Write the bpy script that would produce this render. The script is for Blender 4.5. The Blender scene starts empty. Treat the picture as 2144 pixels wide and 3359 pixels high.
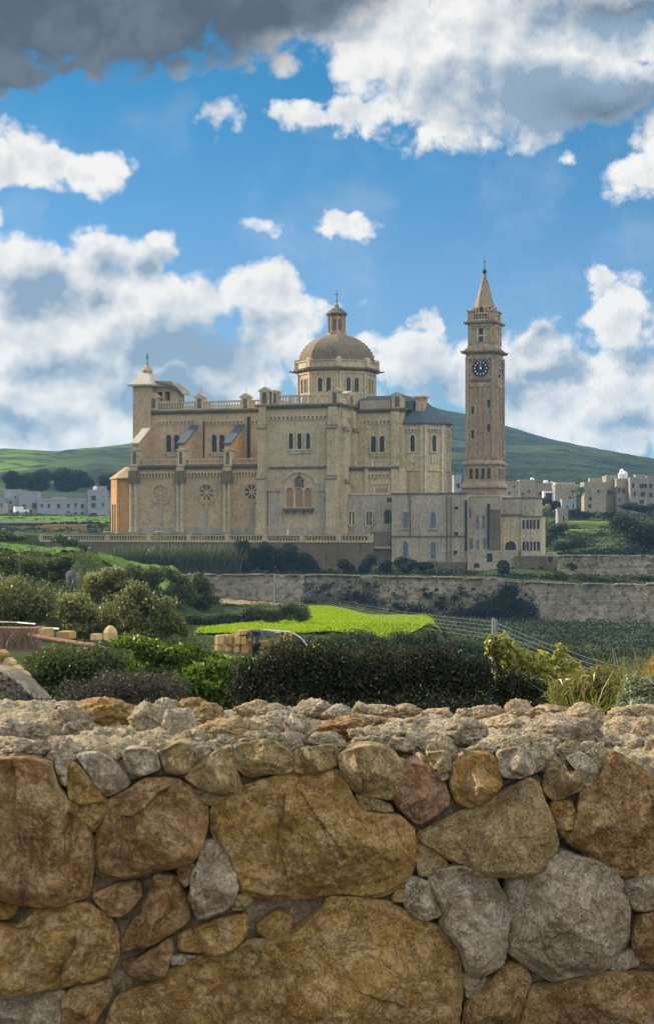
import bpy, bmesh, math, random
import numpy as np
from mathutils import Vector, noise as mnoise

# ------------------------------------------------------------------ camera, sky, sun, exposure
F, HZ, CX = 6000.0, 1745.0, 1072.0        # focal length (photo pixels), horizon row, centre column
R = math.radians
scene = bpy.context.scene
COL = scene.collection
cam_d = bpy.data.cameras.new("camera"); cam = bpy.data.objects.new("camera", cam_d); COL.objects.link(cam)
cam.location = (0, 0, 0); cam.rotation_euler = (R(90), 0, 0)
cam_d.sensor_fit = 'VERTICAL'; cam_d.sensor_height = 36; cam_d.lens = F/3359*36
cam_d.shift_y = (HZ-1679.5)/3359; cam_d.clip_start = 0.1; cam_d.clip_end = 30000
scene.camera = cam
scene.view_settings.view_transform = 'Standard'; scene.view_settings.look = 'None'
scene.view_settings.gamma = 1; scene.view_settings.exposure = 0.6
scene.cycles.max_bounces = 5; scene.cycles.diffuse_bounces = 3; scene.cycles.transmission_bounces = 3
scene.cycles.volume_bounces = 1

SUN_AZ, SUN_EL = 66.0, 27.0               # degrees left of the view direction, degrees up
sdir = Vector((-math.sin(R(SUN_AZ))*math.cos(R(SUN_EL)), math.cos(R(SUN_AZ))*math.cos(R(SUN_EL)), math.sin(R(SUN_EL))))
sun_d = bpy.data.lights.new("sun", 'SUN'); sun = bpy.data.objects.new("sun", sun_d); COL.objects.link(sun)
sun_d.energy = 5.0; sun_d.angle = R(0.5); sun_d.color = (1.0, 0.86, 0.66)
sun.rotation_euler = (-sdir).to_track_quat('-Z', 'Y').to_euler(); sun.location = (-40, 40, 60)

def nnode(nt, typ, ins=None, **props):
    n = nt.nodes.new(typ)
    for k, v in props.items(): setattr(n, k, v)
    for k, v in (ins or {}).items():
        s = n.inputs[k]
        if isinstance(v, bpy.types.NodeSocket): nt.links.new(v, s)
        else: s.default_value = v
    return n
def math_(nt, op, a, b=0.0, c=0.0, clamp=False):
    n = nnode(nt, 'ShaderNodeMath', {0: a, 1: b, 2: c}, operation=op); n.use_clamp = clamp
    return n.outputs[0]
def vmath(nt, op, a, b=(0, 0, 0), c=(0, 0, 0), out=0):
    n = nnode(nt, 'ShaderNodeVectorMath', {0: a, 1: b, 2: c}, operation=op)
    return n.outputs['Value' if out else 'Vector']
def mixc(nt, f, a, b, mode='MIX'):
    n = nt.nodes.new('ShaderNodeMix'); n.data_type = 'RGBA'; n.blend_type = mode
    for s, v in ((n.inputs['Factor'], f), (n.inputs[6], a), (n.inputs[7], b)):
        if isinstance(v, bpy.types.NodeSocket): nt.links.new(v, s)
        else: s.default_value = (*v, 1) if isinstance(v, tuple) and len(v) == 3 else v
    return n.outputs[2]
def sstep(nt, x, a, b, lo=0.0, hi=1.0):
    n = nnode(nt, 'ShaderNodeMapRange', {'Value': x, 'From Min': a, 'From Max': b, 'To Min': lo, 'To Max': hi}, interpolation_type='SMOOTHSTEP')
    return n.outputs[0]
def noise_(nt, vec, scale, detail=4.0, rough=0.55, dist=0.0, col=False):
    n = nnode(nt, 'ShaderNodeTexNoise', {'Vector': vec, 'Scale': scale, 'Detail': detail, 'Roughness': rough, 'Distortion': dist})
    return n.outputs['Color' if col else 'Fac']

world = bpy.data.worlds.new("World"); scene.world = world; world.use_nodes = True
wt = world.node_tree; wt.nodes.clear()
def build_world():
    nt = wt
    sky = nnode(nt, 'ShaderNodeTexSky', sky_type='NISHITA', sun_disc=False)
    sky.sun_elevation = R(SUN_EL); sky.sun_rotation = R(-SUN_AZ); sky.air_density = 1.0; sky.dust_density = 0.6; sky.ozone_density = 2.0
    tc = nnode(nt, 'ShaderNodeTexCoord').outputs['Generated']
    d = vmath(nt, 'NORMALIZE', tc)
    sx = nnode(nt, 'ShaderNodeSeparateXYZ', {0: d})
    x, y, z = sx.outputs
    az = math_(nt, 'ARCTAN2', x, y)
    hl = math_(nt, 'MAXIMUM', math_(nt, 'SQRT', math_(nt, 'ADD', math_(nt, 'MULTIPLY', x, x), math_(nt, 'MULTIPLY', y, y))), 0.12)
    A = math_(nt, 'MULTIPLY_ADD', az, 6.0, 1.072)
    B = math_(nt, 'MULTIPLY_ADD', math_(nt, 'DIVIDE', z, hl), -6.0, 1.745)
    p0 = nnode(nt, 'ShaderNodeCombineXYZ', {0: A, 1: B, 2: 0.0}).outputs[0]
    # warp
    w1 = vmath(nt, 'SUBTRACT', noise_(nt, p0, 2.2, 2.0, 0.5, col=True), (0.5, 0.5, 0.5))
    w2 = vmath(nt, 'SUBTRACT', noise_(nt, p0, 7.0, 5.0, 0.58, col=True), (0.5, 0.5, 0.5))
    p = vmath(nt, 'MULTIPLY_ADD', w1, (0.16, 0.14, 0), p0)
    p = vmath(nt, 'MULTIPLY_ADD', w2, (0.17, 0.15, 0), p)
    def field(blobs, pp, k=0.12):
        cur = None
        for (cx, cy, rx, ry, w) in blobs:
            q = vmath(nt, 'MULTIPLY_ADD', pp, (1000/rx, 1000/ry, 0), (-cx/rx, -cy/ry, 0))
            l = vmath(nt, 'LENGTH', q, out=1)
            v = math_(nt, 'MULTIPLY_ADD', l, -w, w)
            cur = v if cur is None else math_(nt, 'SMOOTH_MAX', cur, v, k)
        return cur
    dens = field(CLOUDS, p)
    def puffs(pp):   # rounded billows at three sizes plus finer wisps
        wp = vmath(nt, 'MULTIPLY_ADD', vmath(nt, 'SUBTRACT', noise_(nt, pp, 6.0, 4.0, 0.55, col=True), (0.5, 0.5, 0.5)), (0.13, 0.13, 0), pp)
        tot = math_(nt, 'MULTIPLY_ADD', noise_(nt, pp, 3.6, 11.0, 0.61), 1.6, -0.80)
        for sc, am in ((4.2, 0.30), (9.5, 0.17), (22.0, 0.09)):
            v = nnode(nt, 'ShaderNodeTexVoronoi', {'Vector': wp, 'Scale': sc}, voronoi_dimensions='2D', feature='F1').outputs['Distance']
            tot = math_(nt, 'MULTIPLY_ADD', math_(nt, 'MULTIPLY', v, v), -am*2.6, math_(nt, 'ADD', tot, am*0.5))
        return tot
    n1 = puffs(p0)
    dens = math_(nt, 'MULTIPLY_ADD', n1, 0.95, dens)
    # free cloud cover outside the pictured part of the sky
    side = math_(nt, 'MAXIMUM', sstep(nt, math_(nt, 'ABSOLUTE', az), 0.22, 0.5), sstep(nt, B, -0.15, -1.2))
    n3 = noise_(nt, d, 3.2, 6.0, 0.6)
    dens = math_(nt, 'ADD', math_(nt, 'MULTIPLY', dens, math_(nt, 'SUBTRACT', 1.0, side)), math_(nt, 'MULTIPLY', side, math_(nt, 'MULTIPLY_ADD', n3, 4.0, -1.75)))
    veil = math_(nt, 'MULTIPLY', sstep(nt, noise_(nt, p, 2.0, 6.0, 0.6), 0.45, 0.75), 0.16)
    alpha = math_(nt, 'MAXIMUM', sstep(nt, dens, -0.06, 0.40), veil)
    # shading of the cloud: thin and sunward parts are white, thick undersides are grey
    n2 = puffs(vmath(nt, 'ADD', p0, (-0.030, -0.050, 0)))
    relief = math_(nt, 'SUBTRACT', n1, n2)
    sh = math_(nt, 'MULTIPLY', math_(nt, 'MAXIMUM', field(SHADES, p), 0.0), 1.7)
    sh = math_(nt, 'ADD', sh, math_(nt, 'MULTIPLY_ADD', relief, -0.85, 0.12))
    sh = math_(nt, 'ADD', sh, math_(nt, 'MULTIPLY_ADD', dens, 0.22, -0.12), clamp=True)
    dk = sstep(nt, field(DARKS, p), -0.02, 0.55)
    white = nnode(nt, 'ShaderNodeRGB'); white.outputs[0].default_value = (0.90, 0.88, 0.85, 1)
    c = mixc(nt, sh, white.outputs[0], (0.27, 0.37, 0.49))
    c = mixc(nt, dk, c, mixc(nt, sstep(nt, n1, -0.3, 0.35), (0.085, 0.115, 0.155), (0.145, 0.175, 0.215)))
    CL = CLOUD_GAIN
    # clouds opposite the sun are front-lit, and boosted to fill the shaded walls
    anti = vmath(nt, 'DOT_PRODUCT', d, (-sdir.x, -sdir.y, 0.0), out=1)
    up = math_(nt, 'MULTIPLY', sstep(nt, anti, -0.35, 0.6), sstep(nt, z, 0.08, 0.55))
    gain = math_(nt, 'MULTIPLY', CL, math_(nt, 'MULTIPLY_ADD', up, REAR_GAIN-1.0, 1.0))
    scl = nnode(nt, 'ShaderNodeVectorMath', {0: c, 'Scale': gain}, operation='SCALE'); c = scl.outputs['Vector']
    tint = mixc(nt, sstep(nt, z, 0.10, 0.27), SKY_LOW, SKY_HIGH)
    s = mixc(nt, 1.0, sky.outputs[0], tint, 'MULTIPLY')
    f = mixc(nt, alpha, s, c)
    bg = nnode(nt, 'ShaderNodeBackground', {'Color': f, 'Strength': SKY_STR})
    out = nnode(nt, 'ShaderNodeOutputWorld', {0: bg.outputs[0]})
SKY_STR = 0.10
SKY_LOW, SKY_HIGH = (0.36, 0.56, 0.80), (0.11, 0.49, 0.68)
CLOUD_GAIN, REAR_GAIN = 6.9, 3.9
# cloud masses of the photograph's sky: column, row, half widths (photo pixels), weight
CLOUDS = [(250, 20, 900, 250, 1.5), (900, 40, 420, 150, 1.2), (1300, 130, 330, 200, 1.3), (1700, 180, 640, 310, 1.6), (2100, 300, 420, 200, 1.3), (1120, 385, 230, 62, 0.95), (1400, 370, 220, 110, 1.0), (725, 375, 60, 70, 0.45), (230, 260, 130, 50, 0.4), (40, 280, 160, 60, 0.6), (915, 200, 60, 50, 0.35),
 (110, 560, 330, 95, 1.1), (40, 510, 170, 100, 0.9), (340, 590, 90, 70, 0.6), (1110, 740, 105, 52, 0.8), (900, 760, 60, 36, 0.35), (2110, 580, 190, 110, 1.1), (2140, 500, 90, 80, 0.8), (1850, 530, 50, 32, 0.5), (0, 725, 40, 50, 0.45),
 (70, 870, 260, 110, 1.1), (300, 870, 200, 90, 1.0), (480, 850, 110, 110, 1.0), (400, 990, 260, 150, 1.1), (640, 1000, 300, 130, 1.25), (900, 990, 170, 130, 1.15), (220, 1110, 480, 260, 1.2), (150, 1370, 470, 230, 1.5),
 (640, 1210, 380, 200, 0.85), (400, 1400, 150, 120, 1.0), (760, 1300, 140, 70, 0.8), (1110, 1000, 110, 55, 0.6), (1180, 1110, 100, 70, 0.5),
 (1380, 1180, 170, 130, 1.2), (1420, 1060, 55, 75, 0.8), (1520, 1270, 200, 190, 1.1), (1400, 1330, 220, 110, 0.9),
 (2000, 1060, 130, 150, 1.15), (1950, 960, 60, 70, 0.8), (1720, 1170, 150, 120, 1.1), (1860, 1290, 330, 190, 1.3), (2120, 1270, 200, 230, 1.2), (2050, 1430, 260, 130, 1.2), (1660, 1330, 180, 110, 1.0)]
SHADES = [(1850, 350, 520, 170, 0.95), (1450, 300, 220, 110, 0.35), (2000, 60, 420, 130, 0.7), (350, 900, 110, 70, 0.5), (130, 970, 230, 110, 0.85), (500, 880, 80, 80, 0.45), (620, 1170, 360, 140, 1.0), (820, 1070, 240, 60, 0.45), (200, 1230, 300, 70, 0.6), (560, 1320, 260, 130, 1.0), (330, 1000, 80, 60, 0.5),
 (1450, 1290, 150, 100, 0.55), (1740, 1120, 130, 50, 0.5), (1800, 1240, 200, 60, 0.75), (2080, 1190, 140, 60, 0.6), (1680, 1290, 180, 70, 0.65), (2060, 1380, 200, 50, 0.5), (100, 1400, 240, 50, 0.4), (1000, 90, 260, 90, 0.6)]
DARKS = [(150, 20, 1150, 420, 1.3), (800, -60, 640, 270, 1.1), (60, 220, 520, 220, 0.9), (2050, 20, 420, 90, 0.35), (1990, 340, 340, 90, 0.35)]
build_world()

# ------------------------------------------------------------------ helpers
rng = np.random.default_rng(7)
random.seed(7)
def P(px, py, Y): return np.array([(px-CX)/F*Y, Y, (HZ-py)/F*Y])
def hash3(ix, iy, iz, seed):
    h = (ix*374761393 + iy*668265263 + iz*2147483647 + seed*974711) & 0xffffffff
    h = ((h ^ (h >> 13))*1274126177) & 0xffffffff
    h = ((h ^ (h >> 16))*2246822519) & 0xffffffff
    return ((h ^ (h >> 15)) & 0xffffff)/float(0xffffff)
def vnoise(p, seed=0):
    p = np.asarray(p, float); i = np.floor(p).astype(np.int64); f = p-i; f = f*f*(3-2*f)
    o = 0
    for dx in (0, 1):
        for dy in (0, 1):
            for dz in (0, 1):
                w = (f[:, 0] if dx else 1-f[:, 0])*(f[:, 1] if dy else 1-f[:, 1])*(f[:, 2] if dz else 1-f[:, 2])
                o = o+w*hash3(i[:, 0]+dx, i[:, 1]+dy, i[:, 2]+dz, seed)
    return o*2-1
def fbm(p, octv=4, seed=0, rough=0.5):
    p = np.asarray(p, float); a = 1.0; o = 0; t = 0
    for k in range(octv):
        o = o+a*vnoise(p*(2.03**k)+k*17.3, seed+k); t += a; a *= rough
    return o/t
def mesh_obj(name, V, Fc, mat, parent=None, smooth=False, quads=None):
    me = bpy.data.meshes.new(name)
    if quads is not None:
        V = np.asarray(V, np.float32); q = np.asarray(quads, np.int32); k = q.shape[1]
        me.vertices.add(len(V)); me.vertices.foreach_set('co', V.ravel())
        me.loops.add(q.size); me.loops.foreach_set('vertex_index', q.ravel())
        me.polygons.add(len(q)); me.polygons.foreach_set('loop_start', np.arange(0, q.size, k, dtype=np.int32))
        me.polygons.foreach_set('loop_total', np.full(len(q), k, np.int32)); me.update(calc_edges=True)
    else:
        me.from_pydata([tuple(map(float, v)) for v in V], [], [tuple(map(int, f)) for f in Fc])
    if smooth: me.polygons.foreach_set('use_smooth', np.ones(len(me.polygons), bool))
    me.materials.append(mat)
    o = bpy.data.objects.new(name, me); COL.objects.link(o)
    if parent: o.parent = parent
    return o
def tag(o, label=None, cat=None, group=None, kind=None):
    if label: o['label'] = label
    if cat: o['category'] = cat
    if group: o['group'] = group
    if kind: o['kind'] = kind
    return o
def empty(name, loc=(0, 0, 0), rz=0.0, label=None, cat=None, group=None):
    o = bpy.data.objects.new(name, None); COL.objects.link(o); o.location = tuple(map(float, loc)); o.rotation_euler = (0, 0, rz)
    o.empty_display_size = 0.2
    return tag(o, label, cat, group)
def grid_quads(nr, nc):
    i = np.arange((nr-1)*(nc-1)); r = i//(nc-1); c = i % (nc-1); a = r*nc+c
    return np.stack([a, a+1, a+nc+1, a+nc], 1)
class MB:
    def __init__(s): s.V = []; s.Fc = []
    def add(s, V, Fc):
        b = len(s.V); s.V += [tuple(v) for v in V]; s.Fc += [tuple(i+b for i in f) for f in Fc]; return s
    def hexa(s, c):     # 8 corners: bottom loop 0-3, top loop 4-7
        return s.add(c, [(3, 2, 1, 0), (4, 5, 6, 7), (0, 1, 5, 4), (1, 2, 6, 5), (2, 3, 7, 6), (3, 0, 4, 7)])
    def box(s, x0, x1, y0, y1, z0, z1):
        return s.hexa([(x0, y0, z0), (x1, y0, z0), (x1, y1, z0), (x0, y1, z0), (x0, y0, z1), (x1, y0, z1), (x1, y1, z1), (x0, y1, z1)])
    def prism(s, a, b):  # two matching loops of 3-D points
        n = len(a); V = list(a)+list(b)
        return s.add(V, [tuple(range(n-1, -1, -1)), tuple(range(n, 2*n))]+[(i, (i+1) % n, n+(i+1) % n, n+i) for i in range(n)])
    def lathe(s, cx, cy, prof, n=12, rot=0.0, cap=True):
        V = []; Fc = []
        for (r, z) in prof:
            for k in range(n):
                t = rot+2*math.pi*k/n; V.append((cx+r*math.cos(t), cy+r*math.sin(t), z))
        for i in range(len(prof)-1):
            for k in range(n):
                a = i*n+k; b = i*n+(k+1) % n; Fc.append((a, b, b+n, a+n))
        if cap: Fc.append(tuple(range(n-1, -1, -1))); Fc.append(tuple(range((len(prof)-1)*n, len(prof)*n)))
        return s.add(V, Fc)
    def tube(s, pts, r, n=6):
        pts = [Vector(p) for p in pts]; V = []; Fc = []
        for i, p in enumerate(pts):
            t = (pts[min(i+1, len(pts)-1)]-pts[max(i-1, 0)]).normalized()
            u = t.orthogonal().normalized() if abs(t.z) > 0.9 else t.cross(Vector((0, 0, 1))).normalized()
            w = t.cross(u); rr = r[i] if isinstance(r, (list, tuple)) else r
            for k in range(n):
                a = 2*math.pi*k/n; V.append(tuple(p+u*(math.cos(a)*rr)+w*(math.sin(a)*rr)))
        for i in range(len(pts)-1):
            for k in range(n):
                a = i*n+k; b = i*n+(k+1) % n; Fc.append((a, b, b+n, a+n))
        Fc.append(tuple(range(n-1, -1, -1))); Fc.append(tuple(range((len(pts)-1)*n, len(pts)*n)))
        return s.add(V, Fc)
    def build(s, name, mat, parent=None, smooth=False): return mesh_obj(name, s.V, s.Fc, mat, parent, smooth)

# ------------------------------------------------------------------ materials
def material(name):
    m = bpy.data.materials.new(name); m.use_nodes = True; nt = m.node_tree; nt.nodes.clear()
    return m, nt
def finish(nt, col, rough=0.85, bump=None, bstr=0.4, bdist=0.05, spec=0.25):
    b = nnode(nt, 'ShaderNodeBsdfPrincipled', {'Base Color': col if isinstance(col, bpy.types.NodeSocket) else (*col, 1), 'Roughness': rough, 'Specular IOR Level': spec})
    if bump is not None:
        bn = nnode(nt, 'ShaderNodeBump', {'Height': bump, 'Strength': bstr, 'Distance': bdist}); nt.links.new(bn.outputs[0], b.inputs['Normal'])
    nnode(nt, 'ShaderNodeOutputMaterial', {0: b.outputs[0]})
def coords(nt): return nnode(nt, 'ShaderNodeTexCoord').outputs['Object']
def geopos(nt): return nnode(nt, 'ShaderNodeNewGeometry').outputs['Position']
def m_plain(name, col, var=0.18, scale=3.0, rough=0.8, spec=0.25, bstr=0.25, bdist=0.02):
    m, nt = material(name); p = geopos(nt)
    n = noise_(nt, p, scale, 6, 0.6)
    c = mixc(nt, n, tuple(v*(1-var*1.6) for v in col), tuple(min(1, v*(1+var*1.6)) for v in col))
    finish(nt, c, rough, n, bstr, bdist, spec); return m
def m_limestone(name, base, dark, stain=0.55, course=0.8, scale=1.0):
    m, nt = material(name); p = coords(nt)
    sx = nnode(nt, 'ShaderNodeSeparateXYZ', {0: p}).outputs
    h = math_(nt, 'ADD', sx[0], sx[1])
    q = nnode(nt, 'ShaderNodeCombineXYZ', {0: h, 1: sx[2], 2: 0.0}).outputs[0]
    br = nnode(nt, 'ShaderNodeTexBrick', {'Vector': q, 'Color1': (0, 0, 0, 1), 'Color2': (1, 1, 1, 1), 'Mortar': (0.5, 0.5, 0.5, 1), 'Scale': 1.0, 'Mortar Size': 0.025, 'Brick Width': 1.7, 'Row Height': course, 'Bias': 0.0})
    big = noise_(nt, p, 0.11*scale, 5, 0.6)
    med = noise_(nt, p, 0.7*scale, 6, 0.65)
    fine = noise_(nt, p, 4.0*scale, 4, 0.6)
    streak = noise_(nt, vmath(nt, 'MULTIPLY', p, (1.3, 1.3, 0.12)), 1.0*scale, 5, 0.6)
    c = mixc(nt, sstep(nt, big, 0.35, 0.65), base, tuple(v*k for v, k in zip(base, (0.80, 0.83, 0.88))))
    c = mixc(nt, math_(nt, 'MULTIPLY', br.outputs['Color'], 0.38), c, tuple(v*0.62 for v in base))
    c = mixc(nt, math_(nt, 'MULTIPLY', sstep(nt, med, 0.5, 0.75), stain*0.6), c, dark)
    c = mixc(nt, math_(nt, 'MULTIPLY', sstep(nt, streak, 0.52, 0.78), stain), c, dark)
    c = mixc(nt, math_(nt, 'MULTIPLY', sstep(nt, fine, 0.55, 0.8), 0.25), c, tuple(min(1, v*1.35) for v in base))
    pat = noise_(nt, p, 1.9*scale, 7, 0.7)
    c = mixc(nt, math_(nt, 'MULTIPLY', sstep(nt, pat, 0.50, 0.36), 0.75), c, tuple_dark(nt, c, 0.55)); c = mixc(nt, math_(nt, 'MULTIPLY', sstep(nt, pat, 0.54, 0.68), 0.5), c, tuple_dark(nt, c, 1.35))
    hgt = math_(nt, 'ADD', math_(nt, 'MULTIPLY', br.outputs['Fac'], -0.6), math_(nt, 'ADD', fine, math_(nt, 'MULTIPLY', med, 1.5)))
    finish(nt, c, 0.9, hgt, 0.5, 0.06, 0.15); return m
def m_leaf(name, c1, c2, trans=0.4, gloss=0.08, rough=0.4, dry=None, drya=0.0):
    m, nt = material(name)
    g = nnode(nt, 'ShaderNodeNewGeometry'); r = g.outputs['Random Per Island']
    clump = noise_(nt, g.outputs['Position'], 1.3, 3, 0.5)
    f = math_(nt, 'ADD', math_(nt, 'MULTIPLY', r, 0.6), math_(nt, 'MULTIPLY_ADD', clump, 1.4, -0.5), clamp=True)
    c = mixc(nt, f, c1, c2)
    if dry:
        c = mixc(nt, math_(nt, 'GREATER_THAN', math_(nt, 'FRACT', math_(nt, 'MULTIPLY', r, 17.3)), 1-drya), c, dry)
    df = nnode(nt, 'ShaderNodeBsdfDiffuse', {'Color': c}); tr = nnode(nt, 'ShaderNodeBsdfTranslucent', {'Color': mixc(nt, 1.0, c, (1.25, 1.25, 0.6), 'MULTIPLY')})
    gl = nnode(nt, 'ShaderNodeBsdfGlossy', {'Roughness': rough, 'Color': (0.9, 0.9, 0.85, 1)})
    a = nnode(nt, 'ShaderNodeMixShader', {0: trans, 1: df.outputs[0], 2: tr.outputs[0]})
    b = nnode(nt, 'ShaderNodeMixShader', {0: gloss, 1: a.outputs[0], 2: gl.outputs[0]})
    nnode(nt, 'ShaderNodeOutputMaterial', {0: b.outputs[0]}); return m
def m_rock(name, base, dark, light, lich=0.35, red=0.25, scale=1.0, bdist=0.026):
    m, nt = material(name)
    oi = nnode(nt, 'ShaderNodeObjectInfo').outputs['Random']
    p = vmath(nt, 'ADD', geopos(nt), nnode(nt, 'ShaderNodeCombineXYZ', {0: math_(nt, 'MULTIPLY', oi, 37.0), 1: math_(nt, 'MULTIPLY', oi, 11.0), 2: oi}).outputs[0])
    big = noise_(nt, p, 5*scale, 6, 0.62, 0.6); med = noise_(nt, p, 19*scale, 8, 0.72, 0.3); fine = noise_(nt, p, 85*scale, 8, 0.78); grit = noise_(nt, p, 230*scale, 4, 0.7)
    red_n = noise_(nt, p, 8*scale, 6, 0.65, 1.2); lic = noise_(nt, vmath(nt, 'ADD', p, (5, 3, 1)), 12*scale, 9, 0.76, 0.5)
    vein = noise_(nt, vmath(nt, 'ADD', p, (2, 7, 4)), 9*scale, 6, 0.7, 0.8)
    spot = nnode(nt, 'ShaderNodeTexVoronoi', {'Vector': p, 'Scale': 60*scale}).outputs['Distance']
    c = mixc(nt, sstep(nt, big, 0.36, 0.64), dark, base)
    c = mixc(nt, math_(nt, 'MULTIPLY', sstep(nt, red_n, 0.52, 0.68), red), c, (base[0]*0.95, base[1]*0.52, base[2]*0.40))
    c = mixc(nt, math_(nt, 'MULTIPLY', sstep(nt, med, 0.47, 0.60), 0.8), c, tuple(min(1, .55*v*1.7+.45*l) for v, l in zip(base, light)))
    c = mixc(nt, math_(nt, 'MULTIPLY', sstep(nt, med, 0.46, 0.34), 0.45), c, tuple(v*0.6 for v in dark))
    c = mixc(nt, math_(nt, 'MULTIPLY', sstep(nt, lic, 0.53, 0.63), min(1.0, lich*1.4)), c, light)
    c = mixc(nt, math_(nt, 'MULTIPLY', sstep(nt, fine, 0.54, 0.42), 0.62), c, tuple_dark(nt, c, 0.38))
    c = mixc(nt, math_(nt, 'MULTIPLY', sstep(nt, grit, 0.52, 0.62), 0.38), c, tuple(min(1, v*1.9) for v in base))
    line = math_(nt, 'ABSOLUTE', math_(nt, 'SUBTRACT', vein, 0.5))
    c = mixc(nt, math_(nt, 'MULTIPLY', sstep(nt, line, 0.012, 0.0), 0.3), c, tuple(v*0.45 for v in dark))
    pit = sstep(nt, spot, 0.10, 0.22)
    c = mixc(nt, math_(nt, 'MULTIPLY', math_(nt, 'SUBTRACT', 1.0, pit), math_(nt, 'MULTIPLY', sstep(nt, med, 0.48, 0.58), 0.7)), c, tuple(v*0.35 for v in dark))
    c = mixc(nt, math_(nt, 'MULTIPLY_ADD', oi, 0.30, -0.05, clamp=True), c, dark)
    h = math_(nt, 'ADD', math_(nt, 'MULTIPLY', big, 0.8), math_(nt, 'ADD', math_(nt, 'MULTIPLY', med, 1.1), math_(nt, 'MULTIPLY', fine, 0.6)))
    h = math_(nt, 'ADD', h, math_(nt, 'MULTIPLY', sstep(nt, line, 0.0, 0.02), 0.25))
    finish(nt, c, 0.92, h, 1.0, bdist, 0.12); return m
def tuple_dark(nt, c, k): return mixc(nt, 1.0, c, (k, k, k), 'MULTIPLY')

M = {}
M['ochre'] = m_rock('ochre_rock', (0.55, 0.345, 0.118), (0.36, 0.215, 0.066), (0.64, 0.55, 0.42), 0.35, 0.35)
M['brown'] = m_rock('brown_rock', (0.46, 0.285, 0.125), (0.28, 0.165, 0.066), (0.60, 0.48, 0.34), 0.45, 0.45)
M['grey'] = m_rock('grey_rock', (0.58, 0.475, 0.345), (0.40, 0.31, 0.205), (0.74, 0.67, 0.56), 0.7, 0.3)
M['pink'] = m_rock('pinkish_rock', (0.50, 0.30, 0.18), (0.34, 0.19, 0.11), (0.45, 0.36, 0.28), 0.4, 0.7)
M['olive'] = m_rock('olive_stained_rock', (0.52, 0.385, 0.19), (0.35, 0.25, 0.115), (0.40, 0.37, 0.28), 0.4, 0.15)
M['sand'] = m_rock('sandy_rock', (0.70, 0.54, 0.34), (0.52, 0.36, 0.20), (0.62, 0.54, 0.42), 0.4, 0.5)  # sandy stone, lightened so the right end of the wall top looks sunlit
M['mortar'] = m_rock('mortar', (0.58, 0.475, 0.315), (0.34, 0.27, 0.165), (0.50, 0.46, 0.38), 0.5, 0.1, 1.7, 0.016)
M['lime'] = m_limestone('limestone', (0.54, 0.43, 0.265), (0.19, 0.145, 0.09), 0.50)
M['warm'] = m_limestone('warm_limestone', (0.55, 0.40, 0.24), (0.22, 0.14, 0.085), 0.55)
M['orange'] = m_limestone('orange_limestone', (0.58, 0.33, 0.13), (0.30, 0.15, 0.06), 0.6)
M['grime'] = m_limestone('grimy_limestone', (0.45, 0.385, 0.285), (0.15, 0.13, 0.10), 0.7)
M['trim'] = m_limestone('pale_trim_limestone', (0.58, 0.48, 0.32), (0.13, 0.105, 0.075), 0.6)
M['weather'] = m_limestone('weathered_cornice', (0.20, 0.155, 0.10), (0.06, 0.048, 0.034), 0.8)  # weathered stone, darkened further for the shadow line of the cornices
M['dome'] = m_limestone('dome_stone', (0.27, 0.215, 0.145), (0.11, 0.085, 0.06), 0.45)
M['slate'] = m_plain('slate_roof', (0.075, 0.095, 0.12), 0.3, 1.0, 0.75)
M['tower'] = m_limestone('tower_limestone', (0.43, 0.32, 0.21), (0.19, 0.125, 0.08), 0.6)
M['glass'] = m_plain('dark_glass', (0.025, 0.024, 0.026), 0.5, 0.8, 0.35, 0.5)
M['bluewin'] = m_plain('grey_blue_pane', (0.13, 0.15, 0.18), 0.3, 0.8, 0.4, 0.4)
M['wood'] = m_plain('brown_shutter', (0.30, 0.19, 0.105), 0.2, 1.0)
M['iron'] = m_plain('dark_iron', (0.03, 0.035, 0.045), 0.2, 3.0, 0.6)
M['clock'] = m_plain('clock_face', (0.020, 0.026, 0.05), 0.2, 2.0, 0.5)
M['white'] = m_plain('white_paint', (0.72, 0.72, 0.70), 0.08, 2.0, 0.7)
M['bluegrey'] = m_limestone('bluish_grey_render', (0.36, 0.37, 0.40), (0.22, 0.22, 0.24), 0.4)
M['tile'] = m_limestone('roof_tile', (0.46, 0.33, 0.18), (0.20, 0.13, 0.07), 0.5, 0.35)
M['rubble'] = m_rock('rubble_concrete', (0.52, 0.43, 0.31), (0.30, 0.235, 0.16), (0.62, 0.56, 0.46), 0.5, 0.1, 0.45, 0.05)
M['spire'] = m_limestone('dark_spire_stone', (0.36, 0.275, 0.185), (0.14, 0.10, 0.07), 0.7)
M['tan'] = m_limestone('tan_render', (0.40, 0.33, 0.25), (0.24, 0.19, 0.145), 0.45)
M['greyv'] = m_limestone('grey_village_render', (0.34, 0.315, 0.28), (0.19, 0.175, 0.16), 0.5)
M['conc'] = m_plain('pale_concrete', (0.42, 0.39, 0.33), 0.25, 1.2, 0.9)
M['pipe'] = m_plain('rusty_pipe', (0.26, 0.13, 0.09), 0.25, 4.0, 0.7)
M['black'] = m_plain('black_sheet', (0.02, 0.02, 0.022), 0.3, 6.0, 0.35, 0.5)
M['block'] = m_plain('limestone_block', (0.62, 0.44, 0.20), 0.18, 5.0, 0.9, 0.2, 0.5, 0.02)
m, nt = material('limestone_block'); pp = geopos(nt); oi = nnode(nt, 'ShaderNodeObjectInfo').outputs['Random']; n = noise_(nt, pp, 6.0, 7, .65)
c = mixc(nt, oi, (0.44, 0.30, 0.13), (0.68, 0.49, 0.24)); c = mixc(nt, math_(nt, 'MULTIPLY', sstep(nt, n, .45, .7), .6), c, (0.34, 0.23, 0.11)); finish(nt, c, .92, n, .6, .02, .15); M['block'] = m
M['bark'] = m_plain('bark', (0.10, 0.075, 0.05), 0.3, 6.0, 0.9)
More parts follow.
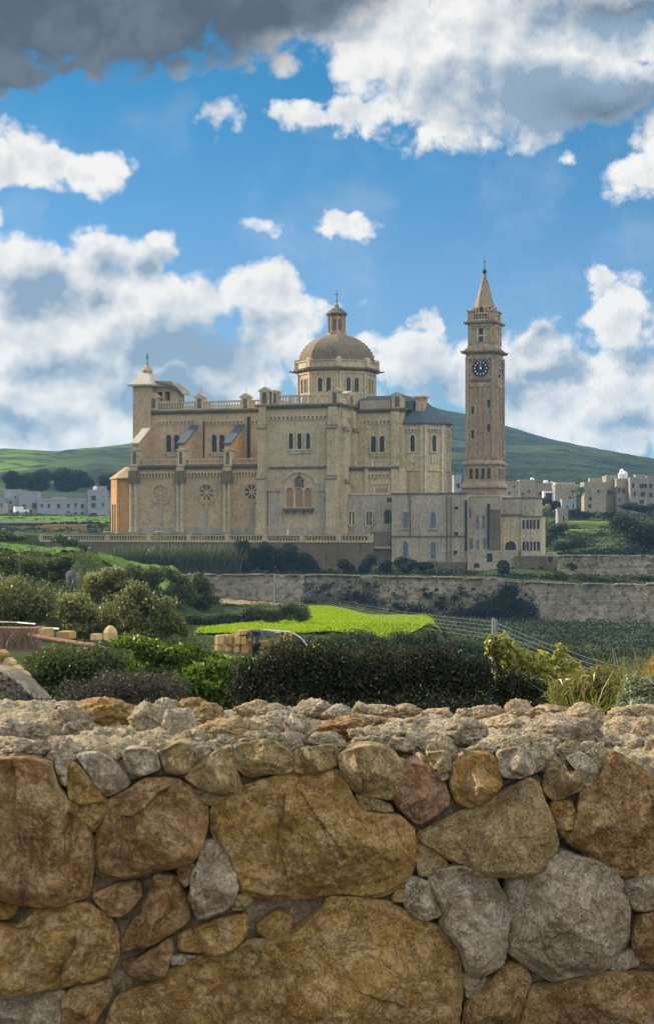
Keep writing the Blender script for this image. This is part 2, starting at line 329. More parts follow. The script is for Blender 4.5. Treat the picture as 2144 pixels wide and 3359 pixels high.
M['l_dark'] = m_leaf('dark_leaf', (0.016, 0.023, 0.018), (0.042, 0.052, 0.034), 0.2, 0.012, 0.6, (0.07, 0.05, 0.035), 0.22)
M['l_twig'] = m_leaf('grey_twig_leaf', (0.040, 0.040, 0.036), (0.095, 0.09, 0.075), 0.2, 0.04, 0.5, (0.10, 0.075, 0.06), 0.25)
M['l_ivy'] = m_leaf('ivy_leaf', (0.026, 0.065, 0.010), (0.17, 0.27, 0.03), 0.42, 0.02, 0.45)
M['l_olive'] = m_leaf('olive_leaf', (0.060, 0.072, 0.028), (0.27, 0.27, 0.10), 0.42, 0.03, 0.5)
M['l_mid'] = m_leaf('mid_green_leaf', (0.022, 0.038, 0.018), (0.105, 0.130, 0.045), 0.32, 0.025, 0.45)
M['l_yellow'] = m_leaf('yellow_green_leaf', (0.20, 0.22, 0.045), (0.55, 0.52, 0.16), 0.45, 0.06, 0.4)
M['l_reed'] = m_leaf('reed_blade', (0.035, 0.055, 0.030), (0.13, 0.15, 0.085), 0.3, 0.05, 0.4)
M['l_grass'] = m_leaf('tall_grass_blade', (0.10, 0.12, 0.025), (0.26, 0.245, 0.065), 0.45, 0.05, 0.4, (0.26, 0.15, 0.05), 0.15)
M['l_rust'] = m_leaf('rusty_frond', (0.36, 0.16, 0.06), (0.50, 0.30, 0.08), 0.4, 0.06, 0.4)
M['l_silver'] = m_leaf('silvery_leaf', (0.085, 0.105, 0.065), (0.42, 0.45, 0.33), 0.35, 0.05, 0.45)
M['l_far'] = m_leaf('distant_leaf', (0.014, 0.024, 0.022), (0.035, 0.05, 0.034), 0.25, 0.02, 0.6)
M['l_field'] = m_leaf('field_grass', (0.16, 0.27, 0.004), (0.36, 0.46, 0.010), 0.5, 0.02, 0.5)

# ------------------------------------------------------------------ terrain
SKYL = ([-3000, -800, -400, 0, 60, 120, 195, 240, 430, 700, 1000, 1180, 1300, 1390, 1430, 1490, 1528, 1650, 1700, 1800, 1900, 2000, 2144, 2600, 5000],
        [1600, 1490, 1482, 1473, 1475, 1480, 1487, 1476, 1457, 1425, 1365, 1328, 1312, 1321, 1336, 1350, 1356, 1395, 1410, 1440, 1462, 1480, 1508, 1570, 1690])
SKY_D = 1700.0
# ground height under a column of the view at growing distances: column -> [(distance, height)]
TER = {
 -300: [(6, -1.6), (14, -1.5), (40, -2.4), (60, -3.7), (100, -5.0), (150, -3.6), (200, -1.2), (230, -.8), (340, -1.2), (366, -0.9), (420, 0.6), (480, 2.2), (600, 5.3), (660, 9.5), (760, 20), (900, 31)],
 250: [(6, -1.6), (14, -1.5), (40, -2.5), (60, -3.8), (105, -5.6), (150, -4.5), (190, -2.6), (215, -2.4), (240, -3.0), (300, -6.5), (350, -7.6), (389, -7.6), (391, -0.7), (450, 1.6), (600, 5.3), (660, 9.5), (760, 20), (900, 31)],
 560: [(6, -1.6), (14, -1.6), (40, -2.9), (60, -4.8), (110, -8.8), (150, -9.1), (196, -9.0), (222, -5.2), (240, -4.9), (272, -7.5), (340, -8.0), (382, -8.0), (383.5, -0.7), (450, 1.2), (600, 5.3), (760, 14), (900, 30)],
 680: [(6, -1.6), (14, -1.8), (40, -3.2), (60, -5.5), (110, -9.3), (160, -9.2), (215, -9.2), (260, -9.9), (336.5, -12.2), (337.1, -8.0), (379, -8.0), (380.5, -0.7), (450, 1.0), (600, 4.5), (760, 14), (900, 30)],
 1072: [(6, -1.6), (14, -2.2), (40, -4.0), (60, -7.5), (100, -11.5), (154, -11.8), (162, -9.3), (222, -9.2), (262, -10.8), (336.5, -14.6), (337.1, -8.0), (371.5, -8.0), (373, -0.7), (450, 0.6), (600, 4.0), (760, 14), (900, 30)],
 1400: [(6, -1.6), (14, -2.4), (40, -4.6), (60, -8.0), (100, -11.5), (172, -12.2), (182, -9.4), (195, -9.2), (208, -10.8), (262, -12.5), (336.5, -15.3), (337.1, -8.2), (366, -8.0), (374, -0.6), (450, 0.6), (600, 4.5), (760, 14), (900, 30)],
 1520: [(6, -1.6), (14, -2.4), (40, -4.8), (60, -8.0), (100, -11.5), (150, -12.6), (200, -13.2), (262, -14.0), (336.5, -15.8), (337.1, -8.4), (362, -8.0), (372, -0.6), (450, 0.6), (600, 5.5), (760, 14), (900, 30)],
 1800: [(6, -1.6), (14, -2.4), (40, -4.8), (60, -8.0), (100, -11.3), (150, -12.4), (262, -14.5), (336.5, -16.5), (337.1, -9.2), (352, -8.6), (362, -4.6), (420, -4.2), (450, -2.5), (500, 1.0), (560, 4.6), (640, 7.5), (760, 16), (900, 30)],
 2144: [(6, -1.6), (14, -2.4), (40, -4.8), (60, -7.8), (100, -10.8), (150, -12.0), (262, -14.5), (336.5, -16.8), (337.1, -9.4), (352, -8.8), (362, -4.6), (420, -4.2), (450, -2.5), (500, 1.0), (560, 4.6), (640, 7.5), (760, 16), (900, 28)],
}
TCOLS = sorted(TER)
def ground_z(X, Y):
    X = np.atleast_1d(np.asarray(X, float)); Y = np.atleast_1d(np.asarray(Y, float))
    px = CX+F*X/np.maximum(Y, 6.0)
    prof = np.stack([np.interp(Y, [a for a, b in TER[c]], [b for a, b in TER[c]]) for c in TCOLS])
    pc = np.clip(px, TCOLS[0], TCOLS[-1]); k = np.clip(np.searchsorted(TCOLS, pc, 'right')-1, 0, len(TCOLS)-2)
    tc = np.array(TCOLS, float); t = (pc-tc[k])/(tc[k+1]-tc[k]); t = t*t*(3-2*t); i = np.arange(len(X))
    z = prof[k, i]*(1-t)+prof[k+1, i]*t
    zs = (HZ-np.interp(px, *SKYL))/F*SKY_D
    far = np.clip((Y-900)/(SKY_D-900), 0, 1)
    zh = z+(zs-z)*(far**0.85)
    over = np.clip((Y-SKY_D)/1200, 0, 1); zh = zh*(1-over*over*(3-2*over))+0*over
    return np.where(Y > 900, zh, z)
def gz(x, y): return float(ground_z([x], [y])[0])
m, nt = material('meadow')
pp = geopos(nt); n1 = noise_(nt, pp, 0.05, 6, 0.62); n2 = noise_(nt, pp, 0.7, 6, 0.65); n3 = noise_(nt, pp, 5.0, 4, 0.6)
c = mixc(nt, sstep(nt, n1, 0.38, 0.62), (0.030, 0.055, 0.016), (0.060, 0.090, 0.026))
c = mixc(nt, sstep(nt, n2, 0.45, 0.7), c, (0.095, 0.095, 0.045))
c = mixc(nt, math_(nt, 'MULTIPLY', sstep(nt, n3, 0.4, 0.7), 0.5), c, (0.024, 0.036, 0.014))
finish(nt, c, 0.95, math_(nt, 'ADD', n2, n3), 0.9, 0.25, 0.1); M['meadow'] = m
m, nt = material('hillside')
pp = geopos(nt); sx = nnode(nt, 'ShaderNodeSeparateXYZ', {0: pp}).outputs
n1 = noise_(nt, pp, 0.012, 6, 0.62); n2 = noise_(nt, pp, 0.06, 7, 0.66); nb = noise_(nt, vmath(nt, 'MULTIPLY', pp, (0.006, 0.02, 0.11)), 1.0, 4, 0.6, 0.3)
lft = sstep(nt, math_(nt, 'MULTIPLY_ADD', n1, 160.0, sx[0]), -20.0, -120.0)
grn = mixc(nt, sstep(nt, nb, 0.42, 0.58), (0.055, 0.105, 0.030), (0.12, 0.22, 0.035))
grn = mixc(nt, sstep(nt, n2, 0.5, 0.60), grn, (0.030, 0.042, 0.024)); ng = noise_(nt, pp, 0.25, 5, .7); grn = mixc(nt, math_(nt, 'MULTIPLY', sstep(nt, ng, .52, .64), .6), grn, (0.12, 0.12, 0.06))
scr_shaded = mixc(nt, sstep(nt, nb, 0.4, 0.62), (0.014, 0.028, 0.022), (0.052, 0.078, 0.042))  # scrub of the right hill, with its cloud shadow painted in as dark colour
scr_shaded = mixc(nt, sstep(nt, n2, 0.50, 0.62), scr_shaded, (0.008, 0.014, 0.014)); nf = noise_(nt, pp, 0.25, 5, .7); scr_shaded = mixc(nt, math_(nt, 'MULTIPLY', sstep(nt, nf, .5, .64), .6), scr_shaded, (0.075, 0.085, 0.055))
far_l = sstep(nt, sx[1], 1350.0, 1500.0)
c = mixc(nt, lft, scr_shaded, mixc(nt, math_(nt, 'MULTIPLY', far_l, sstep(nt, sx[0], -215.0, -260.0)), grn, (0.05, 0.066, 0.05)))
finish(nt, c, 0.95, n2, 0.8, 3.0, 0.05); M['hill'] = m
def terrain():
    k = np.unique(np.concatenate([np.linspace(-3.0, -0.26, 24), np.linspace(-0.26, 0.26, 330), np.linspace(0.26, 3.0, 24)]))
    yd = np.unique(np.concatenate([np.linspace(-30, 5, 6), np.geomspace(6, 60, 60), np.geomspace(61, 700, 240), np.arange(334, 339, .3), np.arange(364, 392, .6)]))
    yh = np.concatenate([np.geomspace(700, 1700, 110), np.geomspace(1720, 3600, 14)])
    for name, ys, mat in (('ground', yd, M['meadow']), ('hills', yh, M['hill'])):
        K, Y = np.meshgrid(k, ys); X = K*(np.maximum(Y, 0)+ (25 if name == 'ground' else 25)); X = X.ravel(); Y = Y.ravel()
        Z = ground_z(X, Y)
        q = np.stack([X, Y, np.zeros_like(X)], 1)
        amp = np.clip(Y*0.0016, 0.02, 0.35)*np.clip((Y-3)/10, 0, 1)
        if name == 'ground':
            Z = Z+amp*fbm(q*0.35, 4, 3)
        else:
            q2 = np.stack([X*0.012, Y*0.006, 0*X], 1); fade = np.clip((Y-700)/150, 0, 1)
            Z = Z+fade*(np.clip((1700-Y)/400, 0.25, 1)*7.0*fbm(q2, 5, 11)+0.9*fbm(np.stack([X*.09, Y*.05, 0*X], 1), 3, 5))+amp*fbm(q*0.35, 4, 3)*(1-fade)
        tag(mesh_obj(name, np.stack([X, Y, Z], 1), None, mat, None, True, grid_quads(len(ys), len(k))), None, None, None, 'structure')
terrain()
m, nt = material('worn_road')
pp = geopos(nt); n1 = noise_(nt, pp, .8, 6, .65); n2 = noise_(nt, pp, 14.0, 6, .7)
c = mixc(nt, sstep(nt, n1, .35, .65), (0.19, 0.17, 0.135), (0.24, 0.21, 0.165)); c = mixc(nt, math_(nt, 'MULTIPLY', sstep(nt, n2, .5, .7), .5), c, (0.13, 0.115, 0.09)); finish(nt, c, .95, n2, .7, .02, .1); M['road'] = m
X_, Y_ = np.meshgrid(np.linspace(-60, 60, 60), np.linspace(-29, 4.3, 40)); q_ = np.stack([X_.ravel(), Y_.ravel(), 0*X_.ravel()], 1)
tag(mesh_obj('road', q_+np.array([0, 0, -1.56])+np.stack([0*q_[:, 0], 0*q_[:, 0], .02*fbm(q_*.9, 3, 2)], 1), None, M['road'], None, True, grid_quads(40, 60)), None, None, None, 'structure')
def patch(name, rows, mat, lift=0.06, amp=0.12, nx=160, ny=50, kind='structure'):
    """field or bank surface lying on the ground: rows = [(distance, left column, right column)]"""
    d = np.array([r[0] for r in rows], float); L = np.array([r[1] for r in rows], float); Rr = np.array([r[2] for r in rows], float)
    D = np.linspace(d[0], d[-1], ny); T, S = np.meshgrid(np.linspace(0, 1, nx), D)
    l = np.interp(S, d, L); r = np.interp(S, d, Rr); pxs = l+(r-l)*T
    X = ((pxs-CX)/F*S).ravel(); Y = S.ravel()
    Z = ground_z(X, Y)+lift+amp*(0.6+fbm(np.stack([X*0.8, Y*0.4, 0*X], 1), 4, 9))
    return tag(mesh_obj(name, np.stack([X, Y, Z], 1), None, mat, None, True, grid_quads(ny, nx)), None, None, None, kind)
m, nt = material('bright_grass')
pp = geopos(nt); n2 = noise_(nt, pp, 0.25, 6, 0.65); n3 = noise_(nt, pp, 2.2, 5, 0.7)
c = mixc(nt, sstep(nt, n2, 0.35, 0.68), (0.14, 0.24, 0.003), (0.26, 0.35, 0.006)); c = mixc(nt, sstep(nt, n3, 0.45, 0.7), c, (0.09, 0.16, 0.006)); ns = noise_(nt, vmath(nt, 'MULTIPLY', pp, (.3, .9, 0)), 1.0, 5, .65); c = mixc(nt, math_(nt, 'MULTIPLY', sstep(nt, ns, .5, .68), .5), c, (0.30, 0.33, 0.03))
finish(nt, c, 0.9, n3, 0.8, 0.3, 0.1); M['bright'] = m
patch('grass_field', [(162, 640, 880), (166, 642, 1010), (170, 650, 1130), (176, 740, 1280), (182, 850, 1400), (188, 960, 1448), (197, 1005, 1370), (208, 1010, 1220), (219, 1012, 1070)], M['bright'], 0.10, 0.16)
M['dirt'] = m_plain('dry_soil', (0.27, 0.19, 0.11), 0.3, 0.8, 0.95, 0.1, 0.6, 0.2)
patch('dry_soil_field', [(234, 730, 1040), (262, 690, 1060), (300, 720, 990)], M['dirt'], 0.12, 0.2)

# ------------------------------------------------------------------ building kit: local frame u (along the long wall), v (into the building), w (up)
ANG = R(20.0); CA, SA = math.cos(ANG), math.sin(ANG)
BX, BY, BZ = 40/F*375.0, 375.0, -0.44
def l2w(u, v, w): return (BX+u*CA+v*SA, BY-u*SA+v*CA, BZ+w)
class Pl:
    """vertical plane in the local frame: origin (u0,v0), in-plane direction at angle th, outward normal n"""
    def __init__(s, u0, v0, th=0.0): s.u0, s.v0, s.c, s.s_ = u0, v0, math.cos(th), math.sin(th)
    def pt(s, a, n, w): return (s.u0+a*s.c+n*s.s_, s.v0+a*s.s_-n*s.c, w)
    def s(s, px, n=0.0):
        k = (px-CX)/F
        x0, y0, _ = l2w(*s.pt(0, n, 0)); x1, y1, _ = l2w(*s.pt(1, n, 0))
        return -(x0-k*y0)/((x1-x0)-k*(y1-y0))
    def w(s, py, a, n=0.0): return (HZ-py)/F*l2w(*s.pt(a, n, 0))[1]-BZ
    def ppm(s, a): return F/l2w(*s.pt(a, 0, 0))[1]
def pbox(mb, pl, a0, a1, n0, n1, w0, w1, top=0.0):
    """box on a plane; n = how far it stands proud; top = outward slope of the top"""
    mb.hexa([pl.pt(a0, n1, w0), pl.pt(a1, n1, w0), pl.pt(a1, n0, w0), pl.pt(a0, n0, w0), pl.pt(a0, n1, w1-top), pl.pt(a1, n1, w1-top), pl.pt(a1, n0, w1), pl.pt(a0, n0, w1)])
def pxbox(mb, pl, px0, px1, py0, py1, n0, n1, top=0.0):
    a0, a1 = pl.s(px0), pl.s(px1); am = (a0+a1)/2
    pbox(mb, pl, a0, a1, n0, n1, pl.w(py1, am), pl.w(py0, am), top); return a0, a1
def arch_pts(hw, h, n=8):
    """outline of a round-headed opening, base centre at the origin"""
    return [(-hw, 0), (hw, 0)]+[(hw*math.cos(math.pi*i/n), h-hw+hw*math.sin(math.pi*i/n)) for i in range(n+1)]
def arch_solid(mb, pl, a, w, hw, h, n0, n1, n=8):
    pts = arch_pts(hw, h, n); mb.prism([pl.pt(a+x, n0, w+z) for x, z in reversed(pts)], [pl.pt(a+x, n1, w+z) for x, z in reversed(pts)])
def arch_ring(mb, pl, a, w, hw, h, t, n0, n1, n=10, legs=True):
    ins = [(hw*math.cos(math.pi*i/n), h-hw+hw*math.sin(math.pi*i/n)) for i in range(n+1)]
    out = [((hw+t)*math.cos(math.pi*i/n), h-hw+(hw+t)*math.sin(math.pi*i/n)) for i in range(n+1)]
    if legs: ins = [(hw, 0)]+ins+[(-hw, 0)]; out = [(hw+t, 0)]+out+[(-hw-t, 0)]
    for i in range(len(ins)-1):
        q = [ins[i], out[i], out[i+1], ins[i+1]]
        mb.prism([pl.pt(a+x, n0, w+z) for x, z in q], [pl.pt(a+x, n1, w+z) for x, z in q])
def window(parent, pl, pxs, py0, py1, wpx, frame='trim', pane='glass', ft=0.28, sill=True, name='window'):
    """group of round-headed lights with one hood frame; panes and sill are sub-parts"""
    for px in pxs:
        fr = MB(); pn = MB(); a = pl.s(px); hw = wpx/2/pl.ppm(a); w0, w1 = pl.w(py1, a), pl.w(py0, a)
        arch_ring(fr, pl, a, w0, hw, w1-w0, ft, -0.1, 0.24)
        arch_solid(pn, pl, a, w0, hw+0.02, w1-w0+0.02, -0.1, 0.03)
        pbox(pn, pl, a-0.035, a+0.035, 0.0, 0.07, w0, w1-hw*0.2)
        o = fr.build(name, M[frame], parent)
        pn.build('pane', M[pane], o)
    if sill:
        sm = MB(); a0, a1 = pl.s(pxs[0]-wpx*0.75), pl.s(pxs[-1]+wpx*0.75); w0 = pl.w(py1, pl.s(pxs[0]))
        pbox(sm, pl, a0, a1, -0.05, 0.38, w0-0.35, w0-0.003)
        pbox(sm, pl, a0+0.3, a1-0.3, -0.05, 0.22, w0-0.95, w0-0.353)
        sm.build('sill', M['trim'], parent)
    return o
def corbels(mb, pl, a0, a1, w, step=0.72, drop=0.55, proud=0.22):
    proud *= 1.7; step *= 1.15; drop *= 1.15
    """band on a row of little round arches"""
    pbox(mb, pl, a0, a1, -0.05, proud, w, w+0.28)
    n = max(2, int(round((a1-a0)/step))); st = (a1-a0)/n
    for i in range(n+1):
        a = a0+i*st; h = st*0.16
        pbox(mb, pl, max(a0, a-h), min(a1, a+h), -0.05, proud-0.012, w-drop, w-0.002)
        if i < n:
            c = a+st/2; r = st/2-h
            for s_ in (-1, 1):
                q = [(c+s_*r*math.cos(t), w-r+r*math.sin(t)) for t in (0.15, 0.6, 1.05)]+[(c+s_*r, w-0.002)]
                if s_ > 0: q = q[::-1]
                mb.prism([pl.pt(x, proud-0.02, z) for x, z in q], [pl.pt(x, -0.05, z) for x, z in q])
def cornice(mb, pl, a0, a1, w, h=0.6, proud=0.6, e=True):
    pbox(mb, pl, a0-(proud*0.4 if e else 0), a1+(proud*0.4 if e else 0), -0.05, proud*0.45, w-h, w-h*0.5)
    pbox(mb, pl, a0-(proud if e else 0), a1+(proud if e else 0), -0.05, proud, w-h*0.5+0.003, w, 0.06)
    n = int((a1-a0)/1.1)
    for i in range(n):
        a = a0+(i+0.5)*(a1-a0)/n; pbox(mb, pl, a-0.14, a+0.14, 0.0, proud*0.85, w-h*0.8, w-h*0.5)
def balustrade(parent, pl, a0, a1, w0, w1, nback=-0.5, step=0.62, posts=None, mat='trim', name='balustrade'):
    mb = MB(); h = w1-w0; nb = nback
    pbox(mb, pl, a0, a1, nb, nb+0.42, w0, w0+h*0.16); pbox(mb, pl, a0, a1, nb-0.03, nb+0.46, w1-h*0.17, w1)
    n = max(2, int((a1-a0)/step)); b0, b1 = w0+h*0.16, w1-h*0.17; bh = b1-b0
    for i in range(n):
        a = a0+(i+0.5)*(a1-a0)/n; x, y, _ = pl.pt(a, nb+0.21, 0)
        mb.lathe(x, y, [(0.15, b0), (0.10, b0+bh*.12), (0.17, b0+bh*.38), (0.085, b0+bh*.72), (0.14, b1)], 6, 0.3, False)
    for p in (posts or []): pbox(mb, pl, p-0.4, p+0.4, nb-0.08, nb+0.5, w0, w1+0.05)
    return mb.build(name, M[mat], parent)
def aedicule(parent, pl, px0, px1, py0, py1, n0, n1, gable=0.25, name='aedicule', mat='trim'):
    """little gabled pier with a round-headed niche"""
    mb = MB(); a0, a1 = pl.s(px0), pl.s(px1); am = (a0+a1)/2; wb, wt = pl.w(py1, am), pl.w(py0, am); h = wt-wb; we = wt-h*gable
    pbox(mb, pl, a0, a1, n0, n1, wb, we)
    o = (a1-a0)*0.16
    q = [(a0-o, we), (a1+o, we), (a1+o, we+h*0.06), (am, wt), (a0-o, we+h*0.06)]
    mb.prism([pl.pt(x, n0-0.12, z) for x, z in reversed(q)], [pl.pt(x, n1+0.15, z) for x, z in reversed(q)])
    hw = (a1-a0)*0.24
    arch_ring(mb, pl, am, wb+h*0.12, hw, (we-wb)*0.8, (a1-a0)*0.13, n1-0.02, n1+0.12)
    ob = mb.build(name, M[mat], parent)
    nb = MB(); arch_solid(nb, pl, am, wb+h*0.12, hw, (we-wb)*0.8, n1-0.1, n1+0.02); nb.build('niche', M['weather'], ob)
    return ob
def cross(parent, u, v, w0, w1, kind='cross', mat='iron'):
    mb = MB(); h = w1-w0
    mb.lathe(u, v, [(h*0.05, w0), (h*0.085, w0+h*0.06), (h*0.05, w0+h*0.13), (h*0.028, w0+h*0.2), (h*0.020, w0+h*0.6), (h*0.010, w1)], 8)
    ks = ((0.42, 0.10), (0.52, 0.13), (0.62, 0.09), (0.72, 0.06)) if kind == 'finial' else ((0.62, 0.14),)
    for t, r in ks: mb.box(u-h*r, u+h*r, v-h*0.02, v+h*0.02, w0+h*(t-0.018), w0+h*(t+0.018))
    return mb.build('cross', M[mat], parent)

# ------------------------------------------------------------------ the basilica
bas = empty('basilica', (BX, BY, BZ), -ANG, 'long limestone basilica with an octagonal dome, flying buttresses and balustraded roofs', 'church')
T0 = Pl(0, 0); A4 = Pl(0, 4.0); N10 = Pl(0, 10.0); C9 = Pl(0, 9.6); L4 = Pl(0, 4.4)
def solid(name, mat, u0, u1, v0, v1, w0, w1, parent=bas): return MB().box(u0, u1, v0, v1, w0, w1).build(name, M[mat], parent)
def W(pl, py, px): return pl.w(py, pl.s(px))
# --- transept
tl, tr = T0.s(850), T0.s(1112); wcor = W(T0, 1331, 985)
solid('transept_wall', 'lime', tl, tr, 0, 33, -1.0, wcor-0.003)
mb = MB(); RT = Pl(tr, 0, R(90)); LT = Pl(tl, 33, R(-90))
cornice(mb, T0, tl, tr, wcor+0.35, 0.9, 0.75, False)
pbox(mb, RT, -0.75, 33, -0.05, 0.75, wcor-0.1, wcor+0.346); pbox(mb, LT, 0, 33.75, -0.05, 0.75, wcor-0.1, wcor+0.346)
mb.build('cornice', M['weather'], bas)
mb = MB(); corbels(mb, T0, T0.s(884), T0.s(1075), W(T0, 1366, 980), 0.82, 0.62)
corbels(mb, RT, 1.6, 8.6, W(T0, 1368, 980), 0.82, 0.62); mb.build('corbel_frieze', M['trim'], bas)
def pilaster(px0, px1, tops, v=0.0, base=1754, pl=None, cap=True, name='pilaster'):
    """stepped buttress strip: tops = [(row of the sloped cap, how far proud)] from the top down"""
    pl = pl or Pl(0, v); mb = MB(); a0, a1 = pl.s(px0), pl.s(px1); am = (a0+a1)/2; caps = []
    for i, (py, pr) in enumerate(tops):
        bot = tops[i+1][0] if i+1 < len(tops) else base
        e = 0.07*i
        pbox(mb, pl, a0-e, a1+e, -0.1, pr, pl.w(bot, am)+(0 if i+1 == len(tops) else 0.0), pl.w(py, am)-(0.003*i))
        if i and cap: caps.append(MB()); pbox(caps[-1], pl, a0-e-0.12, a1+e+0.12, tops[i-1][1]-0.05, pr+0.16, pl.w(py, am)-0.45, pl.w(py, am)+0.55, 0.85)
    pbox(mb, pl, a0-0.25, a1+0.25, -0.1, tops[-1][1]+0.25, pl.w(base, am), pl.w(base-24, am))
    o = mb.build(name, M['lime'], bas)
    for c_ in caps: c_.build('weathering', M['weather'], o)
    return o
pilaster(852, 876, [(1334, 0.7), (1400, 1.2), (1566, 1.7)])
pilaster(1079, 1107, [(1334, 0.7), (1400, 1.2), (1566, 1.7)])
pilaster(1116, 1128, [(1347, 0.6), (1408, 1.0), (1580, 1.4)], pl=RT)
pilaster(1149, 1160, [(1349, 0.6), (1412, 1.0), (1580, 1.4)], pl=RT)
window(bas, T0, [955, 983, 1011], 1421, 1473, 15)
mb = MB(); a0, a1 = T0.s(884), T0.s(1073); pbox(mb, T0, a0, a1, -0.05, 0.35, W(T0, 1536, 980), W(T0, 1530, 980)); mb.build('string_course', M['weather'], bas)
mb = MB(); ac = T0.s(982); hw = 62/T0.ppm(ac)/math.cos(ANG*0.35); w0 = W(T0, 1736, 982); arch_ring(mb, T0, ac, w0, hw, W(T0, 1550, 982)-w0, 0.55, -0.05, 0.22, 20); mb.build('blind_arch', M['trim'], bas)
o = window(bas, T0, [951, 981, 1011], 1600, 1664, 25, 'trim', 'wood', 0.3, True, 'balcony_window')
mb = MB(); pbox(mb, T0, T0.s(930), T0.s(1030), 0, 1.0, W(T0, 1674, 980), W(T0, 1667, 980))
for px in (940, 966, 996, 1022): pbox(mb, T0, T0.s(px-3), T0.s(px+3), 0, 0.8, W(T0, 1684, 980), W(T0, 1674, 980)-0.003)
mb.build('balcony_slab', M['weather'], o)
mb = MB(); cs = W(T0, 1597, 982)      # carved crest above the balcony window
mb.prism([T0.pt(ac+x, -0.05, cs+z) for x, z in [(-1.0, 0.1), (-0.7, 1.3), (0, 1.5), (0.7, 1.3), (1.0, 0.1)]], [T0.pt(ac+x, 0.4, cs+z) for x, z in [(-1.0, 0.1), (-0.7, 1.3), (0, 1.5), (0.7, 1.3), (1.0, 0.1)]])
for x, z, r in [(-0.8, 1.4, .28), (0.8, 1.4, .28), (-0.45, 1.9, .25), (0.45, 1.9, .25), (0, 2.15, .3), (0, 0.75, .35)]:
    mb.lathe(T0.pt(ac+x, 0.2, 0)[0], T0.pt(ac+x, 0.25, 0)[1], [(0.05, cs+z-r), (r*.8, cs+z-r*.6), (r, cs+z), (r*.8, cs+z+r*.6), (0.05, cs+z+r)], 8)
pbox(mb, T0, ac-0.1, ac+0.1, 0, 0.3, cs+2.2, cs+2.9); mb.build('crest', M['weather'], bas)
for px0, px1 in ((882, 918), (1048, 1074)):
    mb = MB(); pxbox(mb, T0, px0, px1, 1610, 1754, -0.05, 0.5); pxbox(mb, T0, px0-3, px1+3, 1603, 1612, -0.05, 0.75); mb.build('side_panel', M['grime'], bas)
mb = MB(); pxbox(mb, T0, 862, 1100, 1727, 1756, -0.05, 0.75, 0.2); mb.build('plinth', M['grime'], bas)
wb0, wb1 = wcor+0.35, W(T0, 1296, 985)
balustrade(bas, T0, T0.s(914), T0.s(1082), wb0, wb1, -0.3, posts=[T0.s(952), T0.s(1000), T0.s(1045)])
balustrade(bas, RT, 1.8, 9.0, wb0, wb1, -0.3); balustrade(bas, LT, 1.8, 31, wb0, wb1, -0.3); balustrade(bas, Pl(0, 33), tl+2, tr-2, wb0, wb1, -0.3)
aedicule(bas, T0, 853, 884, 1269, 1331, -1.6, 0.2); aedicule(bas, T0, 891, 914, 1279, 1331, -1.4, 0.1, 0.15)
aedicule(bas, T0, 1083, 1113, 1270, 1331, -1.6, 0.2); aedicule(bas, RT, 1136, 1160, 1282, 1340, -1.6, 0.2)
# --- nave
nl, nr = N10.s(488), tl+0.02; ncor = W(N10, 1349, 660)
solid('nave_wall', 'warm', nl, nr, 10, 22.5, -1.0, ncor-0.003)
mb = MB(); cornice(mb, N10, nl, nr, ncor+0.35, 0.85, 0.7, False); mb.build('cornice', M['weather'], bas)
mb = MB(); corbels(mb, N10, N10.s(520), N10.s(640), W(N10, 1382, 580), 0.74, 0.6); corbels(mb, N10, N10.s(676), N10.s(800), W(N10, 1382, 740), 0.74, 0.6); corbels(mb, N10, N10.s(824), N10.s(850), W(N10, 1380, 840), 0.74, 0.6); mb.build('corbel_frieze', M['trim'], bas)
window(bas, N10, [555, 581, 607], 1426, 1483, 18, 'warm'); window(bas, N10, [704, 729, 755], 1426, 1483, 18, 'warm')
wn0, wn1 = ncor+0.35, W(N10, 1316, 660)
ps = [490, 515, 642, 667, 792, 816, 850]
for a_, b_ in ((520, 641), (668, 791), (817, 851)): balustrade(bas, N10, N10.s(a_), N10.s(b_), wn0, wn1, -0.5)
balustrade(bas, Pl(0, 22.5), nl+1, nr, wn0, wn1, 0)
for c_ in (505, 655, 805): aedicule(bas, N10, c_-14, c_+14, 1289, 1346, -1.3, 0.15, 0.28)
for c_ in (601, 747):
    mb = MB(); a = N10.s(c_); pbox(mb, N10, a-1.3, a+1.3, -12.3, -11.5, wn0, wn1+0.3); mb.prism([N10.pt(a+x, -12.4, wn1+0.3+z) for x, z in [(1.6, 0), (0, 1.0), (-1.6, 0)]], [N10.pt(a+x, -11.4, wn1+0.3+z) for x, z in [(1.6, 0), (0, 1.0), (-1.6, 0)]]); mb.build('rooftop_gable', M['warm'], bas)
for px, py0, py1, r in ((670, 1381, 1500, 0.16), (817, 1367, 1505, 0.36)):
    u, v, _ = N10.pt(N10.s(px), 0.25, 0); MB().tube([(u, v, W(N10, py1, px)), (u, v, W(N10, py0, px))], r).build('drainpipe', M['iron'], bas)
for px in (503, 655, 805):
    u, v, _ = N10.pt(N10.s(px), -0.5, 0); MB().tube([(u, v, W(N10, 1290, px)), (u, v, W(N10, 1268, px))], 0.035, 5).build('lightning_rod', M['iron'], bas)
u, v, _ = T0.pt(T0.s(868), -0.5, 0); MB().tube([(u, v, W(T0, 1272, 868)), (u, v, W(T0, 1246, 868))], 0.035, 5).build('lightning_rod', M['iron'], bas)
